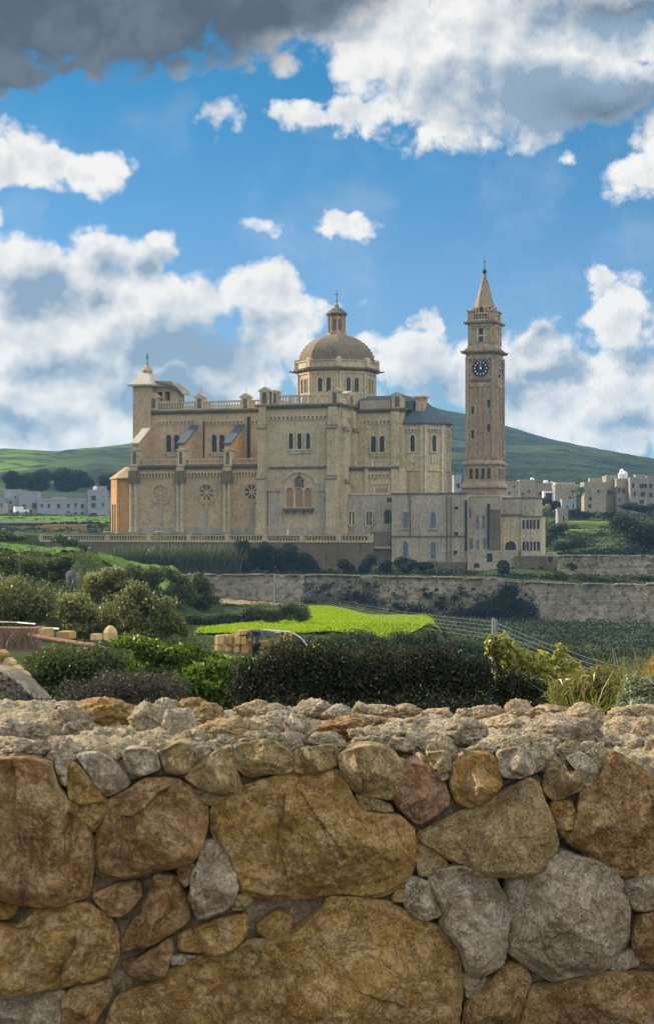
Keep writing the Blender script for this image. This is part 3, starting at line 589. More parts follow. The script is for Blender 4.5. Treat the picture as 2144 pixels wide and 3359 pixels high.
# --- aisle
al, ar = A4.s(434), tl+0.02; acor = W(A4, 1528, 640)
solid('aisle_wall', 'warm', al, ar, 4, 10.0, -1.0, acor-0.003)
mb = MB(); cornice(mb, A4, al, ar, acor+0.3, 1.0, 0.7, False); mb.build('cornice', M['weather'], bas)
mb = MB()
for a_, b_ in ((458, 584), (609, 735), (764, 846)): corbels(mb, A4, A4.s(a_), A4.s(b_), W(A4, 1552, 640), 0.66, 0.75, 0.3)
mb.build('corbel_frieze', M['warm'], bas)
for a_, b_ in ((462, 588), (611, 738), (767, 845)): balustrade(bas, A4, A4.s(a_), A4.s(b_), acor+0.3, W(A4, 1506, 640), -0.2)
def rose(px, py, rpx, kind):
    a = A4.s(px); r = rpx/A4.ppm(a)*1.03; w = A4.w(py, a); n = 28
    fr = MB()
    for (r0, r1, p_) in ((r*1.0, r*1.22, 0.18), (r*0.86, r*1.003, 0.30)):
        for i in range(n):
            t0, t1 = 2*math.pi*i/n, 2*math.pi*(i+1)/n
            q = [(r0*math.cos(t0), r0*math.sin(t0)), (r1*math.cos(t0), r1*math.sin(t0)), (r1*math.cos(t1), r1*math.sin(t1)), (r0*math.cos(t1), r0*math.sin(t1))]
            fr.prism([A4.pt(a+x, -0.05, w+z) for x, z in q], [A4.pt(a+x, p_, w+z) for x, z in q])
    o = fr.build('rose_window', M['warm'], bas)
    pn = MB()
    for k in range(8):   # petals
        t = 2*math.pi*(k+0.5)/8; c_, s_ = math.cos(t), math.sin(t)
        q = [(0.28, -0.04), (0.60, -0.15), (0.74, -0.10), (0.80, 0), (0.74, 0.10), (0.60, 0.15), (0.28, 0.04)]
        q = [(r*(x*c_-y*s_), r*(x*s_+y*c_)) for x, y in q]
        pn.prism([A4.pt(a+x, -0.05, w+z) for x, z in q], [A4.pt(a+x, 0.05 if kind != 'blind' else 0.12, w+z) for x, z in q])
    pn.build('petals', M[{'dark': 'glass', 'carved': 'weather', 'blind': 'grime'}[kind]], o)
    hub = MB(); hub.prism([A4.pt(a+0.16*r*math.cos(i*.785), 0, w+0.16*r*math.sin(i*.785)) for i in range(8)], [A4.pt(a+0.16*r*math.cos(i*.785), 0.25, w+0.16*r*math.sin(i*.785)) for i in range(8)])
    hub.build('hub', M['trim'], o)
    sm = MB(); pbox(sm, A4, a-0.35, a+0.35, -0.05, 0.2, W(A4, 1724, px), w-r*1.22); sm.build('mullion_strip', M['grime'], o)
rose(528, 1620, 31, 'blind'); rose(678, 1617, 31, 'carved'); rose(826, 1614, 30, 'dark')
mb = MB(); pxbox(mb, A4, 436, 850, 1724, 1756, -0.05, 0.5, 0.2); mb.build('plinth', M['grime'], bas)
def pier(px0, px1):
    o = pilaster(px0, px1, [(1532, 1.2), (1560, 1.0), ], pl=A4, cap=False, name='pier')
    a0, a1 = A4.s(px0), A4.s(px1); mb = MB()
    for a in (a0+0.3, a1-0.3):
        u, v, _ = A4.pt(a, 1.15, 0); wt = W(A4, 1585, px0); wb = W(A4, 1745, px0)
        mb.lathe(u, v, [(0.42, wb), (0.30, wb+0.6), (0.28, wt-0.8), (0.46, wt-0.1), (0.46, wt)], 8)
    mb.build('column', M['trim'], o)
    m2 = MB(); pbox(m2, A4, a0-0.25, a1+0.25, -0.05, 1.75, W(A4, 1586, px0), W(A4, 1566, px0)); pbox(m2, A4, a0-0.1, a1+0.1, -0.05, 1.55, W(A4, 1566, px0)+0.003, W(A4, 1545, px0)); m2.build('capital', M['weather'], o)
    return o
for px0, px1 in ((433, 456), (586, 607), (738, 762)): pier(px0, px1)
for px0, px1 in ((436, 461), (588, 612), (740, 765)): aedicule(bas, A4, px0, px1, 1472, 1530, -0.9, 1.0, 0.1)
def buttress(px, top0, top1, mat):
    a = A4.s(px); th = 1.35; wA = A4.w(top0, a)
    N = Pl(0, 10); wB = N.w(top1, a); wb = acor
    q = [(4.0-0.7, wb), (4.0-0.7, wA), (10.02, wB), (10.02, wb)]
    mb = MB(); mb.prism([(a-th/2, v, w) for v, w in q[::-1]], [(a+th/2, v, w) for v, w in q[::-1]])
    o = mb.build('flying_buttress', M['warm'], bas)
    q = [(4.0-1.1, wA-0.05), (10.02, wB+0.28), (10.02, wB+0.62), (4.0-1.1, wA+0.32)]
    mb = MB(); mb.prism([(a-th*0.72, v, w) for v, w in q], [(a+th*0.72, v, w) for v, w in q]); mb.build('coping', M[mat], o)
buttress(449, 1458, 1404, 'conc'); buttress(600, 1458, 1404, 'slate'); buttress(752, 1458, 1402, 'slate')
# --- facade tower at the far left, gabled bellcote, portico
FT = Pl(0, 9.0)
fl, fr_ = FT.s(436), FT.s(492); wt = W(FT, 1266, 462)
solid('corner_turret', 'warm', fl, fr_, 9.0, 15.0, -1.0, wt-0.003)
mb = MB(); mb.box(fl-0.9, fr_+0.9, 8.1, 15.9, wt, wt+0.35); cu, cv = (fl+fr_)/2, 12.0; wa = W(FT, 1214, 496)
q0 = [(fl-0.8, 8.2), (fr_+0.8, 8.2), (fr_+0.8, 15.8), (fl-0.8, 15.8)]
mb.prism([(x, y, wt+0.353) for x, y in q0], [(cu+(x-cu)*0.16, cv+(y-cv)*0.16, wa) for x, y in q0]); mb.build('turret_roof', M['conc'], bas)
mb = MB(); kw = W(FT, 1198, 496); mb.lathe(cu, cv, [(1.1, wa-0.3), (1.25, wa+0.2), (0.95, wa+0.6), (0.7, wa+1.0), (0.5, kw+0.2), (0.2, kw+0.5)], 10); mb.build('turret_knob', M['warm'], bas)
cross(bas, cu, cv, kw+0.3, W(FT, 1144, 496), 'finial')
G = Pl(0, 11.5); g0, g1 = G.s(505), G.s(586); mb = MB()
wg0, wg1, wg2 = W(G, 1340, 545), W(G, 1268, 545), W(G, 1252, 545)
for a_, b_ in ((g0, g0+0.9), (g0+2.0, g0+2.6), (g0+3.9, g1)): pbox(mb, G, a_, b_, -3.0, 0, wg0, wg1-1.1)
pbox(mb, G, g0, g1, -3.0, -2.5, wg0, wg1-1.1); pbox(mb, G, g0, g1, -3.0, 0.003, wg1-1.1, wg1); pbox(mb, G, g0, g1, -2.9, 0.002, wg0, wg0+1.7); mb.build('bellcote', M['warm'], bas)
q = [(g0-0.4, wg1), (g0-0.4, wg2+0.3), (g1-1.6, wg2), (g1+1.2, wg1-1.5), (g1+1.2, wg1-1.9), (g1-0.2, wg1)]
mb = MB(); mb.prism([G.pt(x, -3.6, z) for x, z in q], [G.pt(x, 0.8, z) for x, z in q]); mb.build('bellcote_roof', M['tan'], bas)
# portico: half octagon with a tiled hip roof in front of the facade
pc = Pl(0, 6.0); pu = pc.s(428); pr = 5.2; pv = 9.5; pw = W(pc, 1572, 380); por = MB()
ang = [R(x) for x in (112.5, 157.5, 202.5, 247.5)]
wopen = W(pc, 1655, 390)
pp_ = [(pu+pr*math.cos(t), pv+pr*math.sin(t)) for t in ang]
for i in range(3):
    (x0, y0), (x1, y1) = pp_[i], pp_[i+1]; L = math.hypot(x1-x0, y1-y0); dx, dy = (x1-x0)/L, (y1-y0)/L; nx, ny = dy, -dx
    def seg(s0, s1, w0, w1):
        q = [(x0+dx*s0, y0+dy*s0), (x0+dx*s1, y0+dy*s1), (x0+dx*s1-nx*-0.6, y0+dy*s1-ny*-0.6), (x0+dx*s0-nx*-0.6, y0+dy*s0-ny*-0.6)]
        por.prism([(a, b, w0) for a, b in q], [(a, b, w1) for a, b in q])
    seg(0, L, wopen, pw)
    for f0, f1 in ((0, .16), (.44, .56), (.84, 1.0)): seg(L*f0, L*f1, -1.0, wopen-0.003)
por.box(pp_[3][0]+0.02, al+0.4, pp_[3][1]+0.05, pp_[3][1]+0.65, -1.0, pw); por.build('portico', M['orange'], bas)
mb = MB(); wr = W(pc, 1531, 410)
q1 = [(pu+(pr+0.9)*math.cos(t), pv+(pr+0.9)*math.sin(t)) for t in ang]+[(pu+1.5, q) for q in (pv-(pr+.9)*math.cos(R(22.5)), pv+(pr+.9)*math.cos(R(22.5)))]
q2 = [(pu+(x-pu)*0.45, pv+(y-pv)*0.45) for x, y in q1[:4]]+[(q1[4][0], pv+(q1[4][1]-pv)*.45), (q1[5][0], pv+(q1[5][1]-pv)*.45)]
mb.prism([(x, y, pw+0.25) for x, y in q1], [(x, y, wr) for x, y in q2]); mb.prism([(x, y, pw) for x, y in q1], [(x, y, pw+0.247) for x, y in q1])
mb.build('portico_roof', M['tile'], bas)
mb = MB(); mb.box(pu-4.0, al, 6.0, 13.0, -1.0, 0.15); mb.build('portico_floor', M['orange'], bas)
# --- drum, dome and lantern over the crossing
D16 = Pl(0, 16.3); du = D16.s(1104); dv = 16.3
def Wd(py): return W(D16, py, 1104)
k = 1/D16.ppm(du); r0 = 130*k; O8 = R(22.5)
mb = MB(); mb.lathe(du, dv, [(r0*0.97, wcor-1), (r0*0.97, Wd(1220))], 8, O8); mb.build('drum', M['lime'], bas)
mb = MB(); mb.lathe(du, dv, [(r0*1.0, Wd(1226)), (r0*1.09, Wd(1219)), (r0*1.09, Wd(1214)), (r0*1.0, Wd(1213))], 8, O8)
for j in range(8): t = O8+j*math.pi/4; mb.tube([(du+r0*math.cos(t), dv+r0*math.sin(t), Wd(1224)), (du+r0*1.2*math.cos(t), dv+r0*1.2*math.sin(t), Wd(1220))], [0.28, 0.16])
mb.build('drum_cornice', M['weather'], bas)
mb = MB(); mb.lathe(du, dv, [(r0*1.02, Wd(1213)), (r0*1.02, Wd(1193)), (r0*1.05, Wd(1193)+.003), (r0*1.05, Wd(1190)), (r0*0.9, Wd(1190))], 8, O8)
for j in range(8):
    t = O8+j*math.pi/4; x, y = du+r0*1.01*math.cos(t), dv+r0*1.01*math.sin(t); mb.lathe(x, y, [(0.75, Wd(1213)), (0.75, Wd(1187)), (0.4, Wd(1182))], 4, t+R(45))
mb.build('drum_parapet', M['trim'], bas)
pil = MB()
for j in range(8):
    th = O8+j*math.pi/4+math.pi/8; ap = r0*0.97*math.cos(math.pi/8); tx, ty = -math.sin(th), math.cos(th)
    f = Pl(du+ap*math.cos(th), dv+ap*math.sin(th), th+math.pi/2); hl = r0*0.97*math.sin(math.pi/8)
    for sg in (-1, 1): pbox(pil, f, sg*hl-0.45 if sg > 0 else -hl, hl if sg > 0 else -hl+0.45, -0.05, 0.28, wcor, Wd(1228)-.003)
    pbox(pil, f, -hl, hl, -0.05, 0.2, Wd(1233), Wd(1226)-.005)
    fr = MB(); pn = MB()
    for c_ in (-0.95, 0.95):
        w0, w1 = Wd(1292), Wd(1247); arch_ring(fr, f, c_, w0, 0.5, w1-w0, 0.22, -0.05, 0.2); arch_solid(pn, f, c_, w0, 0.52, w1-w0, -0.05, 0.03)
    o = fr.build('drum_window', M['trim'], bas); pn.build('pane', M['glass'], o)
pil.build('drum_pilasters', M['trim'], bas)
rd = 121*k; hd = Wd(1098)-Wd(1192); prof = []
for i in range(11):
    t0, t1 = i/11*math.pi/2*0.94, (i+1)/11*math.pi/2*0.94
    prof += [(rd*math.cos(t0)*1.012, Wd(1192)+hd*math.sin(t0)/math.sin(math.pi/2*.94)), (rd*math.cos(t1)*1.0+0.42, Wd(1192)+hd*math.sin(t1)/math.sin(math.pi/2*.94)-0.02)]
mb = MB(); mb.lathe(du, dv, prof, 8, O8); mb.build('dome', M['dome'], bas)
lr = 26.5*k; mb = MB(); mb.lathe(du, dv, [(lr*1.25, Wd(1102)), (lr*1.25, Wd(1094)), (lr*0.92, Wd(1093)), (lr*0.92, Wd(1040)), (lr*1.0, Wd(1038))], 8, O8)
for j in range(8): t = O8+j*math.pi/4; mb.lathe(du+lr*math.cos(t), dv+lr*math.sin(t), [(0.24, Wd(1093)), (0.2, Wd(1090)), (0.2, Wd(1044)), (0.28, Wd(1038))], 6)
ob = mb.build('lantern', M['warm'], bas)
mb = MB()
for j in range(8):
    th = O8+j*math.pi/4+math.pi/8; ap = lr*0.92*math.cos(math.pi/8); f = Pl(du+ap*math.cos(th), dv+ap*math.sin(th), th+math.pi/2); arch_solid(mb, f, 0, Wd(1086), 0.34, Wd(1048)-Wd(1086), -0.05, 0.03)
mb.build('lantern_window', M['weather'], ob)
mb = MB(); mb.lathe(du, dv, [(lr*1.1, Wd(1038)), (lr*1.34, Wd(1032)), (lr*1.34, Wd(1029)), (lr*0.7, Wd(1014)), (lr*0.28, Wd(1008)), (lr*0.22, Wd(1004))], 8, O8); mb.build('lantern_roof', M['weather'], bas)
mb = MB(); mb.lathe(du, dv, [(0.25, Wd(1006)), (0.5, Wd(1000)), (0.3, Wd(994)), (0.15, Wd(991))], 8); mb.build('finial', M['warm'], bas)
cross(bas, du, dv, Wd(994), Wd(948))
# --- choir and its lower aisle
cr = C9.s(1319); ccor = W(C9, 1345, 1260)
solid('choir_wall', 'lime', tr-0.02, cr, 9.6, 22.5, -1.0, ccor-0.003)
mb = MB(); cornice(mb, C9, tr+0.76, cr, ccor+0.35, 0.85, 0.7, False); CR = Pl(cr, 9.6, R(90)); pbox(mb, CR, -0.7, 13, -0.05, 0.7, ccor-0.1, ccor+0.346); mb.build('cornice', M['weather'], bas)
mb = MB(); corbels(mb, C9, C9.s(1190), C9.s(1282), W(C9, 1380, 1240), 0.8, 0.6); mb.build('corbel_frieze', M['trim'], bas)
window(bas, C9, [1225, 1253], 1430, 1483, 17); pilaster(1284, 1311, [(1348, 0.5)], pl=C9)
aedicule(bas, C9, 1285, 1321, 1285, 1342, -1.5, 0.2)
mb = MB(); mb.box(tr+1.0, cr-2.6, 10.0, 10.5, ccor+0.35, W(C9, 1313, 1240)); mb.build('parapet', M['grime'], bas)
q = [(tr+0.3, 11.0), (cr+1.5, 11.0), (cr+1.5, 21.5), (tr+0.3, 21.5)]; mb = MB(); w_ = W(C9, 1316, 1240); w2 = W(C9, 1294, 1240)
mb.prism([(x, y, ccor) for x, y in q], [(x, y, w_) for x, y in q]); mb.prism([(x, y, w_+.002) for x, y in q], [(tr+0.3, 13.5, w2), (cr-0.5, 13.5, w2), (cr-0.5, 19.0, w2), (tr+0.3, 19.0, w2)]); mb.build('choir_roof', M['slate'], bas)
lcor = W(L4, 1535, 1235); ll, lr_ = tr-0.02, L4.s(1309)
solid('choir_aisle_wall', 'lime', ll, lr_, 4.4, 9.62, -1.0, lcor-0.003)
mb = MB(); cornice(mb, L4, ll+0.8, lr_, lcor+0.3, 0.8, 0.6, False); mb.build('cornice', M['weather'], bas)
mb = MB(); corbels(mb, L4, L4.s(1205), L4.s(1277), W(L4, 1556, 1240), 0.7, 0.6); mb.build('corbel_frieze', M['trim'], bas)
balustrade(bas, L4, L4.s(1168), L4.s(1308), lcor+0.3, W(L4, 1509, 1240), -0.2, posts=[L4.s(1208), L4.s(1222), L4.s(1300)])
mb = MB(); pxbox(mb, L4, 1233, 1271, 1602, 1640, -0.05, 0.06); mb.build('doorway', M['wood'], bas)
mb = MB(); pxbox(mb, L4, 1222, 1282, 1584, 1589, -0.05, 0.35); pxbox(mb, L4, 1224, 1231, 1589, 1640, -0.05, 0.2); pxbox(mb, L4, 1273, 1280, 1589, 1640, -0.05, 0.2); mb.build('door_frame', M['trim'], bas)
pilaster(1198, 1210, [(1538, 0.5)], pl=L4); pilaster(1284, 1305, [(1538, 0.5)], pl=L4)
# --- apse
pu2 = Pl(0, 10.3).s(1353); pv2 = 16.0; ap = 5.7; rv = ap/math.cos(math.pi/8); PA = Pl(0, 10.3)
we = W(PA, 1390, 1353); mb = MB(); mb.lathe(pu2, pv2, [(rv, -1.0), (rv, we-.003)], 8, O8); mb.box(cr-0.5, pu2, pv2-ap+.05, pv2+ap-.05, -1.0, we-.01); mb.build('apse_wall', M['lime'], bas)
mb = MB(); wap = W(PA, 1338, 1353); mb.lathe(pu2, pv2, [(rv*1.1, we), (rv*1.1, we+.3), (rv*0.10, wap+2.2)], 8, O8)
mb.prism([(cr-0.1, pv2-ap*1.1, we+.302), (pu2, pv2-ap*1.1, we+.302), (pu2, pv2, wap+2.1), (cr-0.1, pv2, wap+2.1)], [(cr-0.1, pv2-ap*1.1+.1, we+.002), (pu2, pv2-ap*1.1+.1, we+.002), (pu2, pv2+.5, we), (cr-0.1, pv2+.5, we)]); mb.build('apse_roof', M['slate'], bas)
fz = MB(); pl8 = MB()
for th_deg in (-90, -45, 0):
    th = R(th_deg); f = Pl(pu2+ap*math.cos(th), pv2+ap*math.sin(th), th+math.pi/2); hl = ap*math.tan(math.pi/8)
    corbels(fz, f, -hl+0.75, hl-0.75, W(PA, 1407, 1353), 0.6, 0.65)
    for sg in (-1, 1): pbox(pl8, f, (hl-0.7) if sg > 0 else -hl, hl if sg > 0 else -hl+0.7, -0.05, 0.3, -1, we-.3)
    pbox(pl8, f, -hl+0.7, hl-0.7, -0.05, 0.2, W(PA, 1545, 1353), W(PA, 1540, 1353))
    fr = MB(); pn = MB(); w0, w1 = W(PA, 1481, 1353), W(PA, 1427, 1353); arch_ring(fr, f, 0, w0, 0.5, w1-w0, 0.3, -.05, .25); arch_solid(pn, f, 0, w0, .52, w1-w0, -.05, .03); pbox(fr, f, -.95, .95, -.05, .35, w0-.35, w0-.003); pbox(fr, f, -.6, .6, -.05, .2, w0-2.3, w0-.353)
    o = fr.build('window', M['trim'], bas); pn.build('pane', M['glass'], o)
fz.build('corbel_frieze', M['trim'], bas); pl8.build('pilaster', M['trim'], bas)
PB = Pl(0, 12.5); mb = MB(); pxbox(mb, PB, 1362, 1390, 1304, 1362, -2.2, 0); pxbox(mb, PB, 1358, 1395, 1299, 1305, -2.6, 0.4); mb.build('rooftop_block', M['warm'], bas)

# ------------------------------------------------------------------ bell tower
tw = empty('bell_tower', (BX, BY, BZ), -ANG, 'tall square clock tower with a stone spire, standing right of the apse', 'bell tower')
TF = Pl(0, 19.0); t0, t1 = TF.s(1526.5), TF.s(1623.5); tsz = t1-t0; TR = Pl(t1, 19.0, R(90)); tc_u, tc_v = (t0+t1)/2, 19.0+tsz/2
def Wt(py): return W(TF, py, 1575)
def sq(mb, half, w0, w1, half1=None):
    h1 = half if half1 is None else half1
    mb.hexa([(tc_u-half, tc_v-half, w0), (tc_u+half, tc_v-half, w0), (tc_u+half, tc_v+half, w0), (tc_u-half, tc_v+half, w0), (tc_u-h1, tc_v-h1, w1), (tc_u+h1, tc_v-h1, w1), (tc_u+h1, tc_v+h1, w1), (tc_u-h1, tc_v+h1, w1)])
H = tsz/2
mb = MB(); sq(mb, H, Wt(1522)+.003, Wt(1152)); mb.build('shaft', M['tower'], tw)
mb = MB(); sq(mb, H+0.55, -3, Wt(1600)); sq(mb, H+0.95, Wt(1600)+.002, Wt(1594)); sq(mb, H+0.85, Wt(1594)+.003, Wt(1580), H+0.4); mb.build('tower_base', M['tower'], tw)
mb = MB(); sq(mb, H+0.35, Wt(1580)+.003, Wt(1524)); sq(mb, H+0.75, Wt(1524)+.003, Wt(1518)); sq(mb, H+0.55, Wt(1518)+.003, Wt(1508), H+0.1); o = mb.build('arcade_stage', M['tower'], tw)
for f, org in ((TF, t0), (TR, 0)):
    for i in range(4):
        mb = MB(); fr = MB(); a = org+tsz*(0.2+0.2*i); hw = 0.36; ff = Pl(f.u0+f.s_*0.35, f.v0-f.c*0.35, 0 if f is TF else R(90))
        arch_solid(mb, ff, a, Wt(1571), hw, Wt(1536)-Wt(1571), -.05, .03); arch_ring(fr, ff, a, Wt(1571), hw, Wt(1536)-Wt(1571), .14, -.05, .15)
        mb.build('opening', M['glass'], o); fr.build('arch_frame', M['tower'], o)
mb = MB()
for f, org in ((TF, t0), (TR, 0)):
    for x0, x1, p_ in ((0.0, 0.115, 0.42), (0.885, 1.0, 0.42), (0.30, 0.36, 0.3), (0.47, 0.53, 0.3), (0.64, 0.70, 0.3)):
        pbox(mb, f, org+tsz*x0, org+tsz*x1, -.05, p_, Wt(1505), Wt(1268) if 0.1 < x0 < 0.8 else Wt(1172))
    pbox(mb, f, org+tsz*0.115, org+tsz*0.885, -.05, .24, Wt(1268)+.003, Wt(1254)); pbox(mb, f, org+tsz*0.115, org+tsz*0.885, -.05, .22, Wt(1172)+.003, Wt(1162))
    corbels(mb, f, org+tsz*.12, org+tsz*.88, Wt(1172)-.3, .6, .5, .2)
mb.build('pilaster_strips', M['tower'], tw)
mb = MB()
for f, xs in ((TF, ((1549, 1345), (1602, 1325), (1549, 1424), (1602, 1405))), (TR, ((1636, 1335), (1636, 1415)))):
    for px, py in xs: a = f.s(px); pbox(mb, f, a-.26, a+.26, -.05, .05, Wt(py+12), Wt(py-13))
mb.build('slit_window', M['glass'], tw)
mb = MB(); sq(mb, H+0.45, Wt(1160), Wt(1156)); sq(mb, H+0.62, Wt(1156)+.003, Wt(1150)); sq(mb, H+0.45, Wt(1150)+.003, Wt(1142), H+0.0)
for sx_ in (-1, 1):
    for sy_ in (-1, 1): c0 = H+.5; mb.tube([(tc_u+sx_*c0, tc_v+sy_*c0, Wt(1156)), (tc_u+sx_*(c0+.4), tc_v+sy_*(c0+.4), Wt(1150))], [.35, .08])
mb.build('cornice', M['weather'], tw)
hb = H*0.87; mb = MB(); sq(mb, hb+.25, Wt(1142)+.003, Wt(1128), hb); sq(mb, hb, Wt(1128)+.003, Wt(1062)); o = mb.build('belfry', M['tower'], tw)
fr = MB(); pn = MB(); st = MB()
for f0, org in ((Pl(0, tc_v-hb), tc_u), (Pl(tc_u+hb, 0, R(90)), tc_v)):
    arch_ring(fr, f0, org, Wt(1120), .52, Wt(1074)-Wt(1120), .25, -.05, .2); arch_solid(pn, f0, org, Wt(1120), .54, Wt(1074)-Wt(1120), -.05, .03); pbox(fr, f0, org-.6, org+.6, -.05, .18, Wt(1103), Wt(1097))
    for c_ in (-1.45, 1.45): arch_ring(fr, f0, org+c_, Wt(1120), .5, Wt(1076)-Wt(1120), .2, -.05, .16)
    for sg in (-1, 1): pbox(st, f0, org+(hb-.75 if sg > 0 else -hb), org+(hb if sg > 0 else -hb+.75), -.05, .22, Wt(1128), Wt(1064))
    corbels(st, f0, org-hb+.75, org+hb-.75, Wt(1068), .55, .45, .2)
fr.build('belfry_arch', M['trim'], o); pn.build('belfry_opening', M['glass'], o); st.build('belfry_pilasters', M['tower'], o)
mb = MB(); sq(mb, hb+.3, Wt(1064), Wt(1060)); sq(mb, hb+.5, Wt(1060)+.003, Wt(1054)); sq(mb, hb+.35, Wt(1054)+.003, Wt(1050), hb+.15)
for sx_ in (-1, 1):
    for sy_ in (-1, 1): c0 = hb+.4; mb.tube([(tc_u+sx_*c0, tc_v+sy_*c0, Wt(1060)), (tc_u+sx_*(c0+.4), tc_v+sy_*(c0+.4), Wt(1054))], [.35, .08])
mb.build('belfry_cornice', M['weather'], tw)
mb = MB()
for sx_ in (-1, 1):
    for sy_ in (-1, 1):
        x, y = tc_u+sx_*(hb-.55), tc_v+sy_*(hb-.55); mb.box(x-.65, x+.65, y-.65, y+.65, Wt(1050), Wt(1021)); mb.box(x-.82, x+.82, y-.82, y+.82, Wt(1021)+.002, Wt(1016)); mb.lathe(x, y, [(.7, Wt(1016)+.002), (.3, Wt(1012))], 4, R(45))
mb.build('corner_pinnacle', M['tower'], tw)
balustrade(tw, Pl(0, tc_v-hb), tc_u-hb+1.2, tc_u+hb-1.2, Wt(1050), Wt(1024), -.6, .6); balustrade(tw, Pl(tc_u+hb, 0, R(90)), tc_v-hb+1.2, tc_v+hb-1.2, Wt(1050), Wt(1024), -.6, .6)
balustrade(tw, Pl(tc_u-hb, 0, R(-90)), -tc_v-hb+1.2, -tc_v+hb-1.2, Wt(1050), Wt(1024), -.6, .6)
kt = 1/TF.ppm(t0); rs = 36*kt; mb = MB(); mb.lathe(tc_u, tc_v, [(rs*1.02, Wt(1050)), (rs*1.02, Wt(1010)), (rs*1.08, Wt(1007)), (rs*.97, Wt(1003)), (5*kt, Wt(893)), (4*kt, Wt(890))], 8, O8); o = mb.build('spire', M['spire'], tw)
for j in range(8):
    mb = MB(); fr = MB(); th = -math.pi/2+j*math.pi/4; ap_ = rs*1.02*math.cos(math.pi/8); f = Pl(tc_u+ap_*math.cos(th), tc_v+ap_*math.sin(th), th+math.pi/2); arch_solid(mb, f, 0, Wt(1024), .4, Wt(1005)-Wt(1024), -.1, .16); arch_ring(fr, f, 0, Wt(1024), .4, Wt(1005)-Wt(1024), .2, -.1, .3)
    mb.build('spire_opening', M['glass'], o); fr.build('dormer_arch', M['tower'], o)
mb = MB(); mb.lathe(tc_u, tc_v, [(4*kt, Wt(892)), (8*kt, Wt(886)), (8*kt, Wt(881)), (4*kt, Wt(879)), (2.5*kt, Wt(878))], 10); mb.build('finial', M['iron'], tw)
cross(tw, tc_u, tc_v, Wt(881), Wt(835))
for f, px, w_ in ((TF, 1576, 1208), (TR, 1636, 1205)):
    a = (t0+t1)/2+0.03 if f is TF else tsz/2; wc = Wt(w_); rc = 27*kt; n = 32
    mb = MB(); c_ = [(rc*math.cos(2*math.pi*i/n), rc*math.sin(2*math.pi*i/n)) for i in range(n)]
    mb.prism([f.pt(a+x, -.05, wc+z) for x, z in c_], [f.pt(a+x, .16, wc+z) for x, z in c_]); ck = mb.build('clock', M['clock'], tw)
    mk = MB()
    for i in range(12):
        t = i*math.pi/6; x, z = .74*rc*math.cos(t), .74*rc*math.sin(t); mk.prism([f.pt(a+x+.17*math.cos(q), .1, wc+z+.21*math.sin(q)) for q in (0.8, 2.34, 3.94, 5.48)], [f.pt(a+x+.17*math.cos(q), .19, wc+z+.21*math.sin(q)) for q in (.8, 2.34, 3.94, 5.48)])
    mk.build('hour_marker', M['white'], ck)
    hd_ = MB(); hd_.prism([f.pt(a+x, .1, wc+z) for x, z in ((-.2, -.2), (.25, -.22), (.22, .2), (-.15, .25))], [f.pt(a+x, .22, wc+z) for x, z in ((-.2, -.2), (.25, -.22), (.22, .2), (-.15, .25))]); pbox(hd_, f, a-.05, a+.05, .18, .2, wc-.2, wc+.9); hd_.build('clock_hands', M['white'], ck)
    rg = MB()
    for i in range(n):
        q0_, q1_ = 2*math.pi*i/n, 2*math.pi*(i+1)/n; q = [(rr*math.cos(t), rr*math.sin(t)) for rr, t in ((rc, q0_), (rc*1.08, q0_), (rc*1.08, q1_), (rc, q1_))]
        rg.prism([f.pt(a+x, -.05, wc+z) for x, z in q], [f.pt(a+x, .25, wc+z) for x, z in q])
    rg.build('clock_surround', M['weather'], ck)
    if f is TF: 
        sm = MB(); pbox(sm, f, a-1.9, a+1.9, -.05, .27, Wt(1252), Wt(1243)); sm.build('clock_sill', M['weather'], tw)

# ------------------------------------------------------------------ convent blocks below the apse
def facade_block(name, label, cat, px0, px1, py0, py1, v0, depth, mat, base_drop=2.0):
    pl = Pl(0, v0); a0, a1 = pl.s(px0), pl.s(px1); am = (a0+a1)/2
    o = empty(name, l2w(*pl.pt(am, 0, pl.w(py1, am))), -ANG, label, cat)
    return o, pl, a0, a1, pl.w(py0, am), pl.w(py1, am)-base_drop
class Sub:
    """child frame helper: builds a mesh given in the basilica frame under another empty"""
    def __init__(s, root): s.root = root; s.mi = root.matrix_basis.inverted()
    def build(s, mb, name, mat, parent=None):
        o = mb.build(name, M[mat], parent or s.root)
        return o
def root_local(root):
    # geometry is authored in the basilica frame; shift it into the root's own frame
    bx = bas.matrix_basis; return root.matrix_basis.inverted() @ bx
def conv(root):
    for o in [c for c in bpy.data.objects if c.parent == root]:
        if o.type == 'MESH': 
            o.data.transform(root_local(root))
            for g in [c for c in bpy.data.objects if c.parent == o]: g.data.transform(root_local(root))
bas.matrix_basis; bpy.context.view_layer.update()
rt, pl, a0, a1, wt_, wb_ = facade_block('convent_wing', 'narrow wing with arched windows between the transept and the plain convent block', 'building', 1137, 1286, 1624, 1748, 1.5, 3, 'grime')
MB().box(a0, a1, 1.5, 4.38, wb_, wt_).build('wall', M['grime'], rt)
mb = MB(); pbox(mb, pl, a0, a1, -2.7, 0.12, wt_+.003, wt_+.5); mb.build('parapet', M['trim'], rt)
for px in (1154, 1211): window(rt, pl, [px-5, px+5], 1678, 1722, 7.5, 'trim', 'glass', .3)
window(rt, pl, [1271], 1675, 1718, 15, 'weather', 'glass', .3)
mb = MB()
for px in (1273, 1283): a = pl.s(px); arch_solid(mb, pl, a, pl.w(1647, a), .3, 1.0, -.05, .04)
mb.build('small_window', M['glass'], rt); conv(rt)

